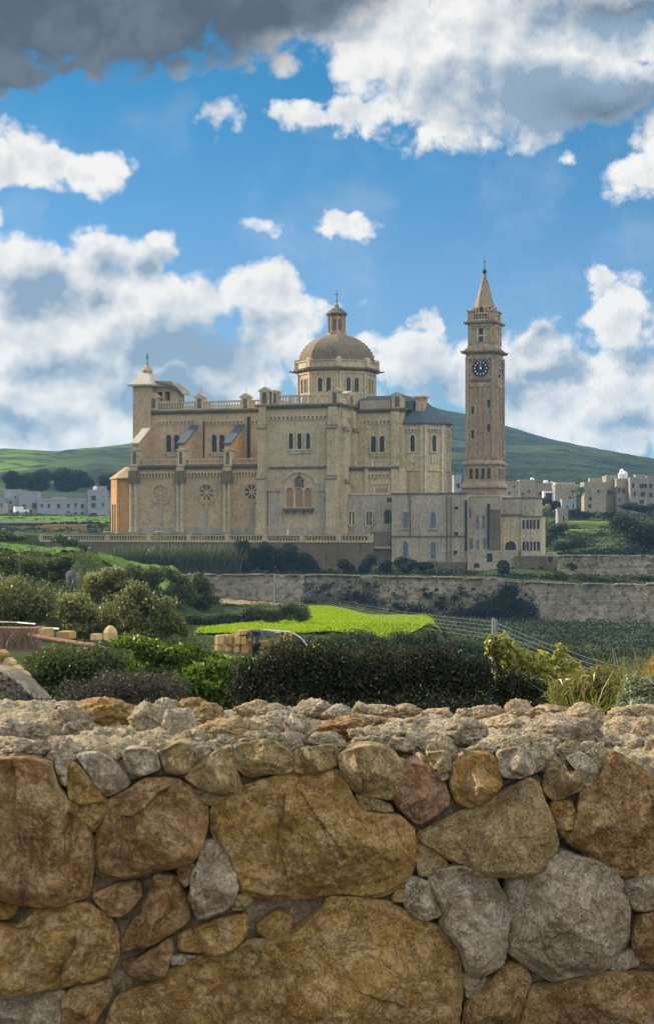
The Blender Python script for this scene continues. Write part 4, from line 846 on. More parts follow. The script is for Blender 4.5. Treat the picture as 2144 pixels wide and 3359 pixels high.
rt, pl, a0, a1, wt_, wb_ = facade_block('convent_block', 'plain flat roofed convent block below the apse with two rows of tall blue grey windows', 'building', 1284, 1531, 1622, 1850, -3.0, 12, 'grime')
cb0, cb1 = a0, a1
MB().box(a0, a1, -3.0, 9.4, wb_, wt_).build('wall', M['grime'], rt)
mb = MB(); pbox(mb, pl, a0-.1, a1+.1, -12.4, .15, wt_+.003, wt_+.35); mb.build('parapet', M['weather'], rt)
for px, y0, y1 in ((1330, 1680, 1733), (1420, 1680, 1733), (1330, 1778, 1826), (1420, 1778, 1834)):
    fr = MB(); pn = MB(); a = pl.s(px); hw = 9/pl.ppm(a); w0, w1 = pl.w(y1, a), pl.w(y0, a); arch_solid(pn, pl, a, w0, hw, w1-w0, -.05, .03); arch_ring(fr, pl, a, w0, hw, w1-w0, .25, -.05, .16)
    pbox(fr, pl, a-hw-.3, a+hw+.3, -.05, .28, w0-.3, w0+.012)
    o = fr.build('window', M['grime'], rt); pn.build('pane', M['bluewin'], o)
mb = MB(); pn = MB()
for px, y0, y1 in ((1495, 1745, 1759), (1493, 1806, 1819), (1496, 1662, 1672)):
    a = pl.s(px); pbox(pn, pl, a-.38, a+.38, -.05, .04, pl.w(y1, a), pl.w(y0, a)); pbox(mb, pl, a-.5, a+.5, -.05, .12, pl.w(y1, a)-.15, pl.w(y1, a)-.003)
pn.build('small_window', M['glass'], rt); mb.build('sill', M['trim'], rt)
for px, r_, y0, y1 in ((1528.5, .28, 1640, 1806), (1345, .12, 1625, 1760), (1466, .12, 1625, 1845), (1479, .12, 1630, 1840)):
    u, v, _ = pl.pt(pl.s(px), .2, 0); MB().tube([(u, v, W(pl, y1, px)), (u, v, W(pl, y0, px))], r_).build('drainpipe', M['iron' if r_ > .2 else 'weather'], rt)
mb = MB(); pbox(mb, pl, a0, a1, -.05, .14, W(pl, 1762, 1400), W(pl, 1757, 1400)); mb.build('string_course', M['weather'], rt)
mb = MB(); pbox(mb, pl, a0, a1, -.3, 1.2, W(pl, 1880, 1400), W(pl, 1843, 1400)); mb.build('base_step', M['weather'], rt); conv(rt)

rt, pl, a0, a1, wt_, wb_ = facade_block('convent_annex', 'grey annex with two dark vertical pipes under the bell tower', 'building', 1532.5, 1640, 1629, 1806, -1.5, 10, 'grime')
MB().box(a0+.02, a1, -1.5, 9, wb_, wt_).build('wall', M['grime'], rt)
mb = MB(); pxbox(mb, pl, 1606, 1640, 1672, 1806, -.05, .5); mb.build('pier', M['weather'], rt)
pn = MB()
for px, y0, y1 in ((1541, 1665, 1700), (1565, 1690, 1735), (1585, 1690, 1735), (1545, 1765, 1800), (1566, 1770, 1805), (1588, 1765, 1800)):
    a = pl.s(px); pbox(pn, pl, a-.3, a+.3, -.05, .04, pl.w(y1, a), pl.w(y0, a))
pn.build('window', M['bluewin'], rt)
u, v, _ = pl.pt(pl.s(1602.5), .3, 0); MB().tube([(u, v, W(pl, 1800, 1602)), (u, v, W(pl, 1652, 1602))], .3).build('drainpipe', M['iron'], rt)
mb = MB(); pbox(mb, pl, a0, a1, -10, .15, wt_+.003, wt_+.3); mb.build('parapet', M['trim'], rt); conv(rt)

rt, pl, a0, a1, wt_, wb_ = facade_block('arcade_house', 'stone house right of the bell tower with a round archway and rows of slit windows', 'building', 1640.5, 1775, 1636, 1808, -1.0, 12, 'grime')
am_ = pl.s(1750)
MB().box(a0+.03, am_, 0.2, 6, wb_, wt_).build('upper_wall', M['grime'], rt)
ws_ = W(pl, 1692, 1700); as_ = pl.s(1709)
MB().box(a0+.04, as_, -1.0, 0.198, wb_, ws_).build('wall', M['lime'], rt)
MB().box(as_+.003, a1, -1.6, 2.2, wb_, W(pl, 1697, 1750)).build('side_wall', M['trim'], rt)
mb = MB(); pbox(mb, pl, a0, as_, -1.0, .25, ws_+.003, ws_+.35); pbox(mb, pl, as_+.01, a1+.1, -.9, .75, W(pl, 1697, 1750)+.003, W(pl, 1692, 1750)); mb.build('ledge', M['weather'], rt)
mb = MB(); pbox(mb, pl, a0, am_+.1, -7, -1.1, wt_+.003, wt_+.3); mb.build('parapet', M['weather'], rt)
fr = MB(); pn = MB(); a = pl.s(1674); w0 = W(pl, 1804, 1674); arch_ring(fr, pl, a, w0, 1.15, W(pl, 1775, 1674)-w0, .35, -.05, .2, 12); arch_solid(pn, pl, a, w0, 1.17, W(pl, 1775, 1674)-w0, -.05, .04); o = fr.build('archway', M['trim'], rt); pn.build('opening', M['glass'], o)
ps = Pl(0, -1.6); pn = MB(); fr = MB(); pn2 = MB()
for px in (1716, 1729, 1740, 1751, 1764): pn = MB(); a = ps.s(px); arch_solid(pn, ps, a, W(ps, 1735, px), .24, W(ps, 1704, px)-W(ps, 1735, px), -.05, .04); pn.build('slit_window', M['glass'], rt)
for px in (1718, 1730, 1741, 1752.5, 1764): pn2 = MB(); fr = MB(); a = ps.s(px); w0 = W(ps, 1806, px); arch_solid(pn2, ps, a, w0, .36, W(ps, 1776, px)-w0, -.05, .04); arch_ring(fr, ps, a, w0, .36, W(ps, 1776, px)-w0, .1, -.05, .12); o = fr.build('arcade_arch', M['trim'], rt); pn2.build('opening', M['glass'], o)
conv(rt)

rt, pl, a0, a1, wt_, wb_ = facade_block('lower_house', 'low ruined stone outbuilding below the archway house', 'building', 1531, 1818, 1808, 1900, -4.0, 8, 'weather')
am_ = pl.s(1690); ar_ = pl.s(1790)
MB().box(a0, am_, -4, 3, wb_, wt_+.1).build('wall', M['grime'], rt); MB().box(am_+.003, a1, -5.2, -1.5, wb_, W(pl, 1824, 1760)).build('right_wall', M['weather'], rt)
MB().box(ar_, a1-.1, -5.0, -2, W(pl, 1824, 1760)+.002, W(pl, 1811, 1800)).build('upper_room', M['grime'], rt)
for px, y0, y1 in ((1605, 1815, 1843), (1562, 1848, 1862)): pn = MB(); a = pl.s(px); pbox(pn, pl, a-.55, a+.55, -.05, .04, pl.w(y1, a), pl.w(y0, a)); pn.build('opening', M['glass'], rt)
p2 = Pl(0, -5.2)
for px, y0, y1 in ((1745, 1862, 1885), (1772, 1858, 1885), (1804, 1826, 1842)): pn = MB(); a = p2.s(px); pbox(pn, p2, a-.45, a+.45, -.05, .04, p2.w(y1, a), p2.w(y0, a)); pn.build('opening', M['glass'], rt)
conv(rt)

# terrace with its balustrade, in front of the basilica
TP = Pl(0, -7.0); q0, q1 = TP.s(132), TP.s(1218); rt = empty('terrace_wall', l2w(*TP.pt((q0+q1)/2, 0, W(TP, 1880, 600))), -ANG, 'long terrace wall with a stone balustrade running along the front of the basilica', 'wall')
MB().box(q0, q1, -7.0, -5.6, W(TP, 1895, 600), W(TP, 1779, 600)).build('wall', M['weather'], rt)
mb = MB(); pbox(mb, TP, q0-.1, q1+.1, -.6, .15, W(TP, 1779, 600)+.003, W(TP, 1775, 600)); mb.build('ledge', M['lime'], rt)
pst = [352, 488, 620, 745, 868, 990, 1110, 1214]
for a_, b_ in zip([134]+pst, pst): balustrade(rt, TP, TP.s(a_+6), TP.s(b_-6), W(TP, 1775, 600), W(TP, 1755, 600), -.5, .6, mat='warm')
mb = MB()
for px in [134]+pst: a = TP.s(px); pbox(mb, TP, a-.45, a+.45, -.62, .1, W(TP, 1775, 600)+.004, W(TP, 1752, 600))
mb.build('pier', M['trim'], rt)
mb = MB()
for px in (352, 522): u, v, _ = TP.pt(TP.s(px), -.25, 0); w_ = W(TP, 1752, px); mb.lathe(u, v, [(.3, w_), (.25, w_+.15), (.9, w_+.3), (1.0, w_+.55), (.8, w_+.6)], 10)
mb.build('urn', M['trim'], rt); conv(rt)
TQ = Pl(0, -2.0); rt, pl, a0, a1, wt_, wb_ = facade_block('buttressed_terrace', 'patched stone terrace wall stepping down left of the convent block', 'wall', 1215, 1283, 1744, 1875, -2.2, 3, 'grime')
MB().box(a0, a1, -2.2, 1.4, wb_, wt_).build('wall', M['weather'], rt); mb = MB(); pbox(mb, pl, a0, a1, -1, .5, W(pl, 1800, 1250), W(pl, 1790, 1250), .3); mb.build('ledge', M['grime'], rt); conv(rt)
rt, pl, a0, a1, wt_, wb_ = facade_block('notice_post', 'small white post at the foot of the transept wall', 'post', 940, 946, 1740, 1754, -0.9, 0.3, 'white', 0.3)
pbox(mb2 := MB(), pl, a0+.05, a1-.05, -.12, .08, wb_, wt_-.15); mb2.lathe(*pl.pt((a0+a1)/2, -.02, 0)[:2], [(.2, wt_-.147), (.26, wt_), (.1, wt_+.12)], 8); mb2.build('post', M['white'], rt); conv(rt)

# ------------------------------------------------------------------ big retaining walls
m, nt = material('retaining_masonry')
pp = geopos(nt); sx = nnode(nt, 'ShaderNodeSeparateXYZ', {0: pp}).outputs
q = nnode(nt, 'ShaderNodeCombineXYZ', {0: sx[0], 1: sx[2], 2: 0.0}).outputs[0]
br = nnode(nt, 'ShaderNodeTexBrick', {'Vector': q, 'Color1': (0, 0, 0, 1), 'Color2': (1, 1, 1, 1), 'Mortar': (.2, .2, .2, 1), 'Scale': 1.0, 'Mortar Size': 0.03, 'Brick Width': 0.75, 'Row Height': 0.36})
big = noise_(nt, pp, 0.12, 6, 0.65); med = noise_(nt, pp, 0.8, 7, 0.7); row = noise_(nt, vmath(nt, 'MULTIPLY', pp, (0.05, 0.05, 2.2)), 1.0, 4, 0.6)
c = mixc(nt, sstep(nt, big, .36, .64), (0.52, 0.44, 0.31), (0.34, 0.285, 0.20)); c = mixc(nt, math_(nt, 'MULTIPLY', sstep(nt, row, .42, .62), .4), c, (0.12, 0.10, 0.075))
c = mixc(nt, math_(nt, 'MULTIPLY', br.outputs['Color'], .5), c, (0.13, 0.11, 0.085)); c = mixc(nt, math_(nt, 'MULTIPLY', sstep(nt, med, .47, .62), .75), c, (0.075, 0.068, 0.055))
finish(nt, c, .95, math_(nt, 'ADD', med, math_(nt, 'MULTIPLY', br.outputs['Fac'], -.5)), .8, .15, .1); M['retain'] = m
def long_wall(name, label, pts, thick=0.9, mat='retain', rough=0.12, cope=0.12):
    """pts = [(column, distance, top row, bottom row)] along the wall"""
    P_ = np.array(pts, float); n = 140; t = np.linspace(0, len(pts)-1, n); idx = np.arange(len(pts))
    px = np.interp(t, idx, P_[:, 0]); D = np.interp(t, idx, P_[:, 1]); pt = np.interp(t, idx, P_[:, 2]); pb = np.interp(t, idx, P_[:, 3])
    X = (px-CX)/F*D; zt = (HZ-pt)/F*D; zb = (HZ-pb)/F*D-1.5
    zt = zt+0.16*fbm(np.stack([X*.5, D*0, 0*X], 1), 3, 4)
    rows = []; m_ = 26
    for i in range(m_): s_ = i/(m_-1); rows.append(np.stack([X, D+0*X+.25*(s_-1)*0, zb+(zt-zb)*s_], 1))
    rows.append(np.stack([X, D+thick, zt], 1)); rows.append(np.stack([X, D+thick, zb], 1))
    V = np.concatenate(rows); k = n*m_
    V[:k, 1] += rough*fbm(V[:k]*1.1, 4, 6)+.3*(V[:k, 2]-V[:k, 2].min())/8
    o = empty(name, (float(X.mean()), float(D.mean()), float(zb.mean())), 0, label, 'wall')
    V = V-np.array(o.location); mesh_obj('masonry', V, None, M[mat], o, False, grid_quads(m_+2, n))
    cp = MB(); st = 4
    for i in range(0, n-st, st):
        if random.random() < .12: continue
        j = i+st-.25; xa, xb = X[i], np.interp(j, np.arange(n), X); z0 = zt[i]-o.location[2]; y0 = D[i]-o.location[1]+.35; h = .06+.14*random.random()
        xa -= o.location[0]; xb -= o.location[0]
        cp.hexa([(xa, y0-.5, z0-.1), (xb, y0-.5, z0-.1), (xb, y0+.6, z0-.1), (xa, y0+.6, z0-.1), (xa, y0-.46, z0+h), (xb, y0-.46, z0+h*.9), (xb, y0+.55, z0+h), (xa, y0+.55, z0+h)])
    cp.build('coping', M[mat], o)
    return o
long_wall('retaining_wall', 'pale high retaining wall below the round bushes, left stretch behind the soil field', [(560, 336, 1886, 1985), (700, 336, 1885, 1975), (1000, 336, 1886, 2005)])
long_wall('retaining_wall', 'dark stained retaining wall overgrown with scrub below the convent block', [(1002, 336, 1886, 2005), (1350, 336, 1893, 2030), (1655, 336, 1897, 2050)])
long_wall('retaining_wall', 'pale coursed retaining wall stretching to the right edge of the view', [(1660, 336, 1907, 2055), (1900, 336, 1914, 2060), (2300, 336, 1919, 2070), (3200, 336, 1930, 2090)])
long_wall('upper_wall', 'upper field wall right of the ruined outbuilding', [(1826, 352, 1824, 1910), (1830, 352, 1822, 1910), (2300, 349, 1825, 1915), (3000, 345, 1830, 1920)], rough=.2)
o, pl, a0, a1, wt_, wb_ = facade_block('gate_pillar', 'square stone block standing on the retaining wall under the cypresses', 'pillar', 857, 893, 1856, 1888, -14.0, 2, 'grime'); mb = MB(); pbox(mb, pl, a0, a1, -1.6, 0, wb_, wt_-.2); pbox(mb, pl, a0-.15, a1+.15, -1.75, .15, wt_-.197, wt_); mb.build('pillar', M['lime'], o); conv(o)

# ------------------------------------------------------------------ villages
def house(label, px0, px1, py0, py1, D, mat, wins=(), depth=9.0, roof=None, name='village_house', yaw=0.0, extra=None):
    xa, za = P(px0, py1, D)[0], P(px0, py1, D)[2]; xb, zt = P(px1, py0, D)[0], P(px1, py0, D)[2]
    o = empty(name, ((xa+xb)/2, D, za), R(yaw), label, 'house'); hw = (xb-xa)/2; h = zt-za
    MB().box(-hw, hw, 0, depth, -3.0, h).build('wall', M[mat], o)
    mb = MB(); t = .22
    for b in ((-hw-.05, hw+.05, -.08, t), (-hw-.05, hw+.05, depth-t, depth+.05), (-hw-.05, -hw+t, t+.003, depth-t-.003), (hw-t, hw+.05, t+.003, depth-t-.003)): mb.box(*b, h+.003, h+.65)
    mb.build('parapet', M[mat], o)
    for (wx0, wx1, wy0, wy1, kind) in wins:
        x0, x1 = (wx0-CX)/F*D-o.location.x, (wx1-CX)/F*D-o.location.x; z0, z1 = (HZ-wy1)/F*D-za, (HZ-wy0)/F*D-za
        fr = MB(); p = .12
        for b in ((x0-p, x0, z0, z1), (x1, x1+p, z0, z1), (x0-p, x1+p, z1+.002, z1+p), (x0-p*1.8, x1+p*1.8, z0-p, z0-.002)): fr.box(b[0], b[1], -.14, .05, b[2], b[3])
        w_ = fr.build('door' if kind == 'door' else 'window', M['tan' if kind != 'white' else 'white'], o)
        MB().box(x0, x1, -.03, .05, z0, z1).build('pane', M['glass' if kind != 'wood' else 'wood'], w_)
    if extra: extra(o, hw, h, depth)
    return o
def tank(o, x, y, z, r=.7, hh=1.4, mat='white'):
    mb = MB(); mb.lathe(x, y, [(r*.9, z), (r, z+.1), (r, z+hh*.8), (r*.55, z+hh*.95), (r*.2, z+hh)], 10); mb.build('water_tank', M[mat], o)
def hut(x0, x1, hh, mat='tan', y0=1.5, y1=5):
    return lambda o, hw, h, d: MB().box(-hw+x0*2*hw, -hw+x1*2*hw, y0, y1, h-.02, h+hh).build('roof_room', M[mat], o)
# right-hand village (zoom coordinates: 1600 + .354 x, 1500 + .354 y)
def vz(x0, x1, y0, y1): return (1600+.354*x0, 1600+.354*x1, 1500+.354*y0, 1500+.354*y1)
def wz(*l): return [(1600+.354*a, 1600+.354*b, 1500+.354*c_, 1500+.354*d, k) for a, b, c_, d, k in l]
house('low tan house just right of the bell tower base', *vz(150, 290, 240, 385), 590, 'tan', wz((235, 250, 262, 282, 'w'), (190, 203, 320, 345, 'w')))
house('long sandy house with a raised flat roof behind the arcade house', *vz(292, 440, 226, 385), 600, 'tan', wz((310, 330, 330, 350, 'w'), (370, 385, 300, 330, 'w')), extra=lambda o, hw, h, d: tank(o, hw*.7, 3, h))
house('low house with a round white dish on its roof', *vz(442, 620, 256, 375), 605, 'tan', wz((470, 490, 320, 350, 'w'),), extra=lambda o, hw, h, d: (tank(o, hw*.1, 2, h, .9, 1.6), tank(o, hw*.75, 2, h, .7, 1.1)))
def ribs(o, hw, h, d):
    mb = MB()
    for i in range(9): x = -hw+.6+i*(2*hw-1.2)/8; mb.box(x-.28, x+.28, .3, d-.3, h+.65, h+1.3)
    mb.build('roof_ribs', M['conc'], o)
house('square house with a ribbed roof beside the tall pale tree', *vz(618, 815, 270, 440), 590, 'tan', wz((750, 762, 362, 388, 'w'), (770, 790, 300, 325, 'w')), extra=ribs)
house('low white outhouse with two small dark openings', *vz(683, 815, 408, 478), 555, 'bluegrey', wz((722, 740, 448, 470, 'w'), (782, 795, 430, 470, 'door')), depth=5, name='outhouse')
house('big rounded corner house with two tall windows and a roof room', *vz(888, 1092, 248, 490), 580, 'tan', wz((920, 950, 298, 348, 'wood'), (932, 957, 366, 402, 'w'), (925, 955, 435, 470, 'w'), (1010, 1030, 300, 330, 'w')), extra=hut(.28, .78, 2.0))
house('narrow house with a sunlit pale upper storey', *vz(1092, 1186, 190, 440), 585, 'tan', wz((1105, 1125, 305, 350, 'w'), (1132, 1148, 310, 345, 'w')), extra=hut(.1, .6, .9))
house('tall house with white water tanks clustered on its roof', *vz(1188, 1312, 215, 440), 580, 'tan', wz((1200, 1222, 280, 320, 'w'), (1240, 1262, 290, 330, 'w'), (1205, 1225, 380, 410, 'w')), extra=lambda o, hw, h, d: [tank(o, x, y, h, .8, hh) for x, y, hh in ((-hw*.3, 1.5, 2.6), (hw*.0, 2.8, 3.8), (hw*.4, 1.8, 3.0), (hw*.2, 4.5, 3.4))])
house('wide grey apartment house at the right edge of the view', *vz(1314, 1470, 205, 460), 575, 'greyv', wz((1330, 1352, 240, 285, 'w'), (1400, 1470, 245, 285, 'w'), (1345, 1365, 320, 360, 'w'), (1410, 1450, 320, 365, 'w'), (1400, 1440, 395, 430, 'w')), extra=hut(.35, .95, 1.6, 'greyv'))
house('grey house cut off by the right edge of the view', *vz(1472, 1760, 195, 460), 585, 'greyv', wz((1490, 1515, 245, 285, 'w'), (1490, 1520, 330, 370, 'w'), (1600, 1640, 245, 285, 'w')))
house('small windowless stone hut on the terraces right of the arcade house', *vz(645, 740, 500, 600), 470, 'greyv', wz((690, 706, 545, 590, 'door'),), depth=5, name='stone_hut')
house('pale rendered house half hidden behind the bell tower and apse', 1488, 1512, 1565, 1640, 520, 'bluegrey', ((1498, 1506, 1585, 1600, 'w'),), depth=8)
rt = empty('garage_frame', P(1799, 1636, 565), 0, 'white open garage frame among dark trees', 'garage'); mb = MB(); s_ = 565/F; hw = 17*s_; hh = 25*s_
mb.box(-hw, -hw+.5, 0, 4, -1, hh-.6); mb.box(hw-.5, hw, 0, 4, -1, hh-.6); mb.box(-hw, hw, -.1, 4.1, hh-.597, hh); mb.build('frame', M['white'], rt); MB().box(-hw+.5, hw-.5, 3, 3.9, -1, hh-.6).build('back_wall', M['greyv'], rt)
# left-hand village (0 + .3253 x, 1400 + .3253 y)
def vl(x0, x1, y0, y1): return (.3253*x0, .3253*x1, 1400+.3253*y0, 1400+.3253*y1)
def wl(*l): return [(.3253*a, .3253*b, 1400+.3253*c_, 1400+.3253*d, k) for a, b, c_, d, k in l]
house('grey house with a tall pale pointed door at the left edge', *vl(-60, 48, 735, 870), 600, 'bluegrey', wl((10, 25, 770, 800, 'w'),), extra=None)
house('pale block with a blind upper wall left of the white van', *vl(50, 192, 650, 872), 605, 'bluegrey', wl((100, 120, 750, 775, 'w'), (150, 165, 700, 720, 'w'), (105, 125, 840, 865, 'w')))
house('grey flat roofed house behind the white van', *vl(194, 376, 672, 868), 600, 'bluegrey', wl((230, 270, 785, 805, 'w'), (330, 368, 770, 825, 'w'), (300, 325, 840, 865, 'door')))
house('long low apartment row with evenly spaced windows', *vl(378, 884, 742, 892), 598, 'bluegrey', wl((415, 438, 778, 808, 'w'), (483, 508, 778, 815, 'w'), (578, 608, 780, 818, 'w'), (680, 702, 778, 812, 'w'), (755, 778, 770, 805, 'w'), (818, 848, 780, 820, 'w'), (680, 705, 850, 870, 'w'), (755, 778, 862, 885, 'w'), (820, 846, 862, 885, 'w')), extra=hut(.28, .54, 1.1, 'bluegrey'))
house('taller grey house with two large dark windows beside the portico', *vl(886, 1062, 655, 892), 596, 'bluegrey', wl((925, 970, 695, 740, 'w'), (925, 965, 770, 815, 'w'), (920, 975, 868, 888, 'w'), (1030, 1048, 770, 800, 'w')), extra=lambda o, hw, h, d: (tank(o, -hw*.2, 2, h+.5, .7, 1.3), MB().box(hw*.15, hw*.98, 1, 5, h-.02, h+1.9).build('roof_room', M['bluegrey'], o)))
house('house behind the portico seen between its pillars', 355, 440, 1640, 1700, 640, 'bluegrey', depth=8)
rt = empty('pointed_shrine', P(19, 1683, 590), 0, 'tall narrow pale pointed niche at the left edge', 'shrine'); s_ = 590/F
q = [(-5*s_, 0), (5*s_, 0), (5*s_, 24*s_), (0, 34*s_), (-5*s_, 24*s_)]; mb = MB(); mb.prism([(x, 0, z) for x, z in q], [(x, 1.2, z) for x, z in q]); mb.build('frame', M['trim'], rt); q = [(x*.5, z*.85) for x, z in q]; mb = MB(); mb.prism([(x, -.06, z) for x, z in q], [(x, .3, z) for x, z in q]); mb.build('niche', M['tan'], rt)
# van
rt = empty('parked_van', P(71, 1684, 585), R(25), 'white van parked in front of the grey flat roofed house', 'van'); mb = MB()
mb.prism([(x, -.9, z) for x, z in ((-2.3, .35), (2.3, .35), (2.35, 1.1), (1.75, 1.3), (1.2, 2.1), (-2.3, 2.15))], [(x, .9, z) for x, z in ((-2.3, .35), (2.3, .35), (2.35, 1.1), (1.75, 1.3), (1.2, 2.1), (-2.3, 2.15))]); mb.build('body', M['white'], rt)
mb = MB(); mb.prism([(x, -.93, z) for x, z in ((.5, 1.3), (1.65, 1.3), (1.15, 2.0), (.5, 2.0))], [(x, .93, z) for x, z in ((.5, 1.3), (1.65, 1.3), (1.15, 2.0), (.5, 2.0))]); mb.build('window', M['glass'], rt)
for x in (-1.4, 1.4):
    for y in (-.9, .9): mb = MB(); mb.tube([(x, y-.12, .35), (x, y+.12, .35)], .36, 12); mb.build('wheel', M['black'], rt)
# slab-roofed buildings near the terrace
rt = empty('slab_roofed_shed', P(75, 1752, 450), 0, 'grey shed with a long overhanging pale slab roof at the left edge', 'shed'); s_ = 450/F
MB().box(-95*s_, 68*s_, .5, 8, -1.5, 36*s_).build('wall', M['greyv'], rt); MB().box(-100*s_, 73*s_, -.6, 8.5, 36*s_+.003, 43*s_).build('roof', M['conc'], rt); MB().box(-50*s_, -20*s_, .4, .55, 2*s_, 14*s_).build('window', M['white'], rt)
rt = empty('arched_shrine_wall', P(202, 1752, 425), 0, 'reddish low wall with a pale arched shrine on it, left of the portico', 'wall'); s_ = 425/F
MB().box(-80*s_, 80*s_, 0, 1.2, -1.5, 27*s_).build('wall', M['orange'], rt); MB().box(-60*s_, 82*s_, -.2, 1.4, 27*s_+.003, 31*s_).build('coping', M['conc'], rt)
fl_ = Pl(0, 0, 0)
fr = MB()
for sg in (-1, 1): 
    pts_ = [(-20*s_+sg*30*s_, -.1, -2*s_), (-20*s_+sg*29*s_, -.1, 10*s_), (-20*s_+sg*22*s_, -.1, 24*s_)]
    fr.tube(pts_, 3.4*s_, 6)
fr.build('arch', M['trim'], rt); q = [(-42*s_, 0), (2*s_, 0), (-2*s_, 16*s_), (-20*s_, 22*s_), (-38*s_, 16*s_)]; mb = MB(); mb.prism([(x, -.05, z) for x, z in q], [(x, .1, z) for x, z in q]); mb.build('relief', M['orange'], rt)

# ------------------------------------------------------------------ vegetation
def leaf_quads(C, Nrm, length, width, g, droop=0.0, updir=None):
    n = len(C); ref = g.normal(size=(n, 3))
    if updir is not None: ref = ref*0.45+np.asarray(updir)[None]
    a = np.cross(Nrm, ref); a /= np.linalg.norm(a, axis=1, keepdims=True)+1e-9
    if updir is not None: a = np.cross(a, Nrm); a /= np.linalg.norm(a, axis=1, keepdims=True)+1e-9
    b = np.cross(Nrm, a); L = (length*g.uniform(.65, 1.3, n))[:, None]; Wd_ = (width*g.uniform(.7, 1.25, n))[:, None]
    V = np.empty((n, 4, 3)); V[:, 0] = C-a*L*.5; V[:, 1] = C+b*Wd_*.5-a*L*.05; V[:, 2] = C+a*L*.5; V[:, 3] = C-b*Wd_*.5-a*L*.05
    V[:, 2, 2] -= droop*L[:, 0]; V[:, 0, 2] -= droop*L[:, 0]*.5
    return V.reshape(-1, 3)
def crown_points(lobes, n, g, lump=0.35, shell=0.45, freq=5):
    lobes = np.asarray(lobes, float); w = (lobes[:, 3]*lobes[:, 4]*lobes[:, 5])**(2/3); k = g.choice(len(lobes), n, p=w/w.sum())
    d = g.normal(size=(n, 3)); d /= np.linalg.norm(d, axis=1, keepdims=True)
    r = 1-(1-shell)*g.random(n)**1.6*1.0; r = np.where(g.random(n) < .15, g.random(n)**.5, r)
    off = k[:, None]*13.7
    r = r*(1+lump*fbm(d*2.2+off, 2, 3)+lump*.5*vnoise(d*freq+off, 9))
    return lobes[k, :3]+d*r[:, None]*lobes[k, 3:], d
def foliage(name, lobes, n, leaf, wid, mat, parent=None, seed=1, lump=.35, shell=.45, updir=None, droop=.1, floor=None):
    g = np.random.default_rng(seed); C, d = crown_points(lobes, n, g, lump, shell)
    if floor is not None: C = C[C[:, 2] > floor]; d = d[:len(C)]
    nr = d*.7+g.normal(size=d.shape)*.75; nr /= np.linalg.norm(nr, axis=1, keepdims=True)
    V = leaf_quads(C, nr, leaf, wid, g, droop, updir); return mesh_obj(name, V, None, M[mat], parent, False, np.arange(len(V)).reshape(-1, 4))
VEG = [0]
def bush(name, label, cat, D, blobs, n, leafpx, mat, asp=.5, group=None, stems=True, shell=.45, lump=.35, updir=None, zmin=None, mix=None, depthk=.9, base_py=None):
    """shrub built from overlapping clumps: blobs = [(column, row, half width, half height)] at distance D"""
    VEG[0] += 1; g = np.random.default_rng(VEG[0]*31); lobes = []
    s_ = D/F
    for (px, py, rx, ry) in blobs:
        x, y, z = P(px, py, D); m_ = max(3, int(rx*ry/600)) if rx*ry > 1500 else 3; m_ = min(m_, 12)
        for i in range(m_):
            a = g.uniform(-1, 1, 3); f = .62 if m_ > 3 else .7
            lobes.append((x+a[0]*rx*s_*.55, y+a[1]*rx*s_*.5*depthk, z+a[2]*ry*s_*.5, rx*s_*f*g.uniform(.7, 1.1), rx*s_*f*depthk, ry*s_*f*g.uniform(.75, 1.1)))
    lobes = np.array(lobes); cx, cy = lobes[:, 0].mean(), D
    zb = gz(cx, cy) if base_py is None else (HZ-base_py)*s_
    o = empty(name, (cx, cy, zb), 0, label, cat, group); lobes[:, :3] -= np.array([cx, cy, zb])
    foliage('foliage', lobes, n, leafpx*s_, leafpx*asp*s_, mat, o, VEG[0], lump, shell, updir, floor=-.6 if zmin is None else zmin)
    if mix: foliage('young_leaves', [(l[0], l[1], l[2]+l[5]*.25, l[3]*.98, l[4]*.98, l[5]*.9) for l in lobes], int(n*mix[1]), leafpx*s_*1.1, leafpx*asp*s_*1.1, mix[0], o, VEG[0]+500, lump, .8, updir, floor=-.3)
    if stems:
        mb = MB(); top = lobes[:, 2].max()
        for l in lobes[::max(1, len(lobes)//7)]:
            mb.tube([(l[0]*.35, l[1]*.35, -.3), (l[0]*.6, l[1]*.6, max(.05, l[2]*.5)), (l[0], l[1], max(.1, l[2]+l[5]*.3))], [max(.015, .018*top+.01), max(.01, .012*top), .006*max(top, 1)], 5)
        mb.build('branches', M['bark'], o)
    return o
# near hedge behind the stone wall
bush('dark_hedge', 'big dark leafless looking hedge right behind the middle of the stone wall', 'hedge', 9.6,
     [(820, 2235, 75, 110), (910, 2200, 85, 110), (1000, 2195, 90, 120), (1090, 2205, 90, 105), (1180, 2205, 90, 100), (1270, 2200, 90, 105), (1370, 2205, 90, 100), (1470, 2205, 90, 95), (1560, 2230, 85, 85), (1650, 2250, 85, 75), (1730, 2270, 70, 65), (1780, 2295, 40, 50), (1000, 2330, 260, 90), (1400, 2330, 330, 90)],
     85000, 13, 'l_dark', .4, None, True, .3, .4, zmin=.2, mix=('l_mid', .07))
bush('twiggy_shrub', 'grey twiggy shrub behind the left part of the stone wall', 'shrub', 9.0,
     [(330, 2260, 100, 70), (430, 2270, 110, 80), (530, 2275, 100, 80), (250, 2270, 80, 60), (400, 2340, 240, 60)], 24000, 13, 'l_twig', .22, zmin=.2)
bush('ivy_clump', 'deep green leafy clump between the twiggy shrub and the dark hedge', 'shrub', 9.8, [(690, 2230, 90, 95), (620, 2270, 70, 70), (740, 2270, 50, 70), (680, 2330, 120, 60)], 15000, 17, 'l_ivy', .75, zmin=.2, lump=.4)
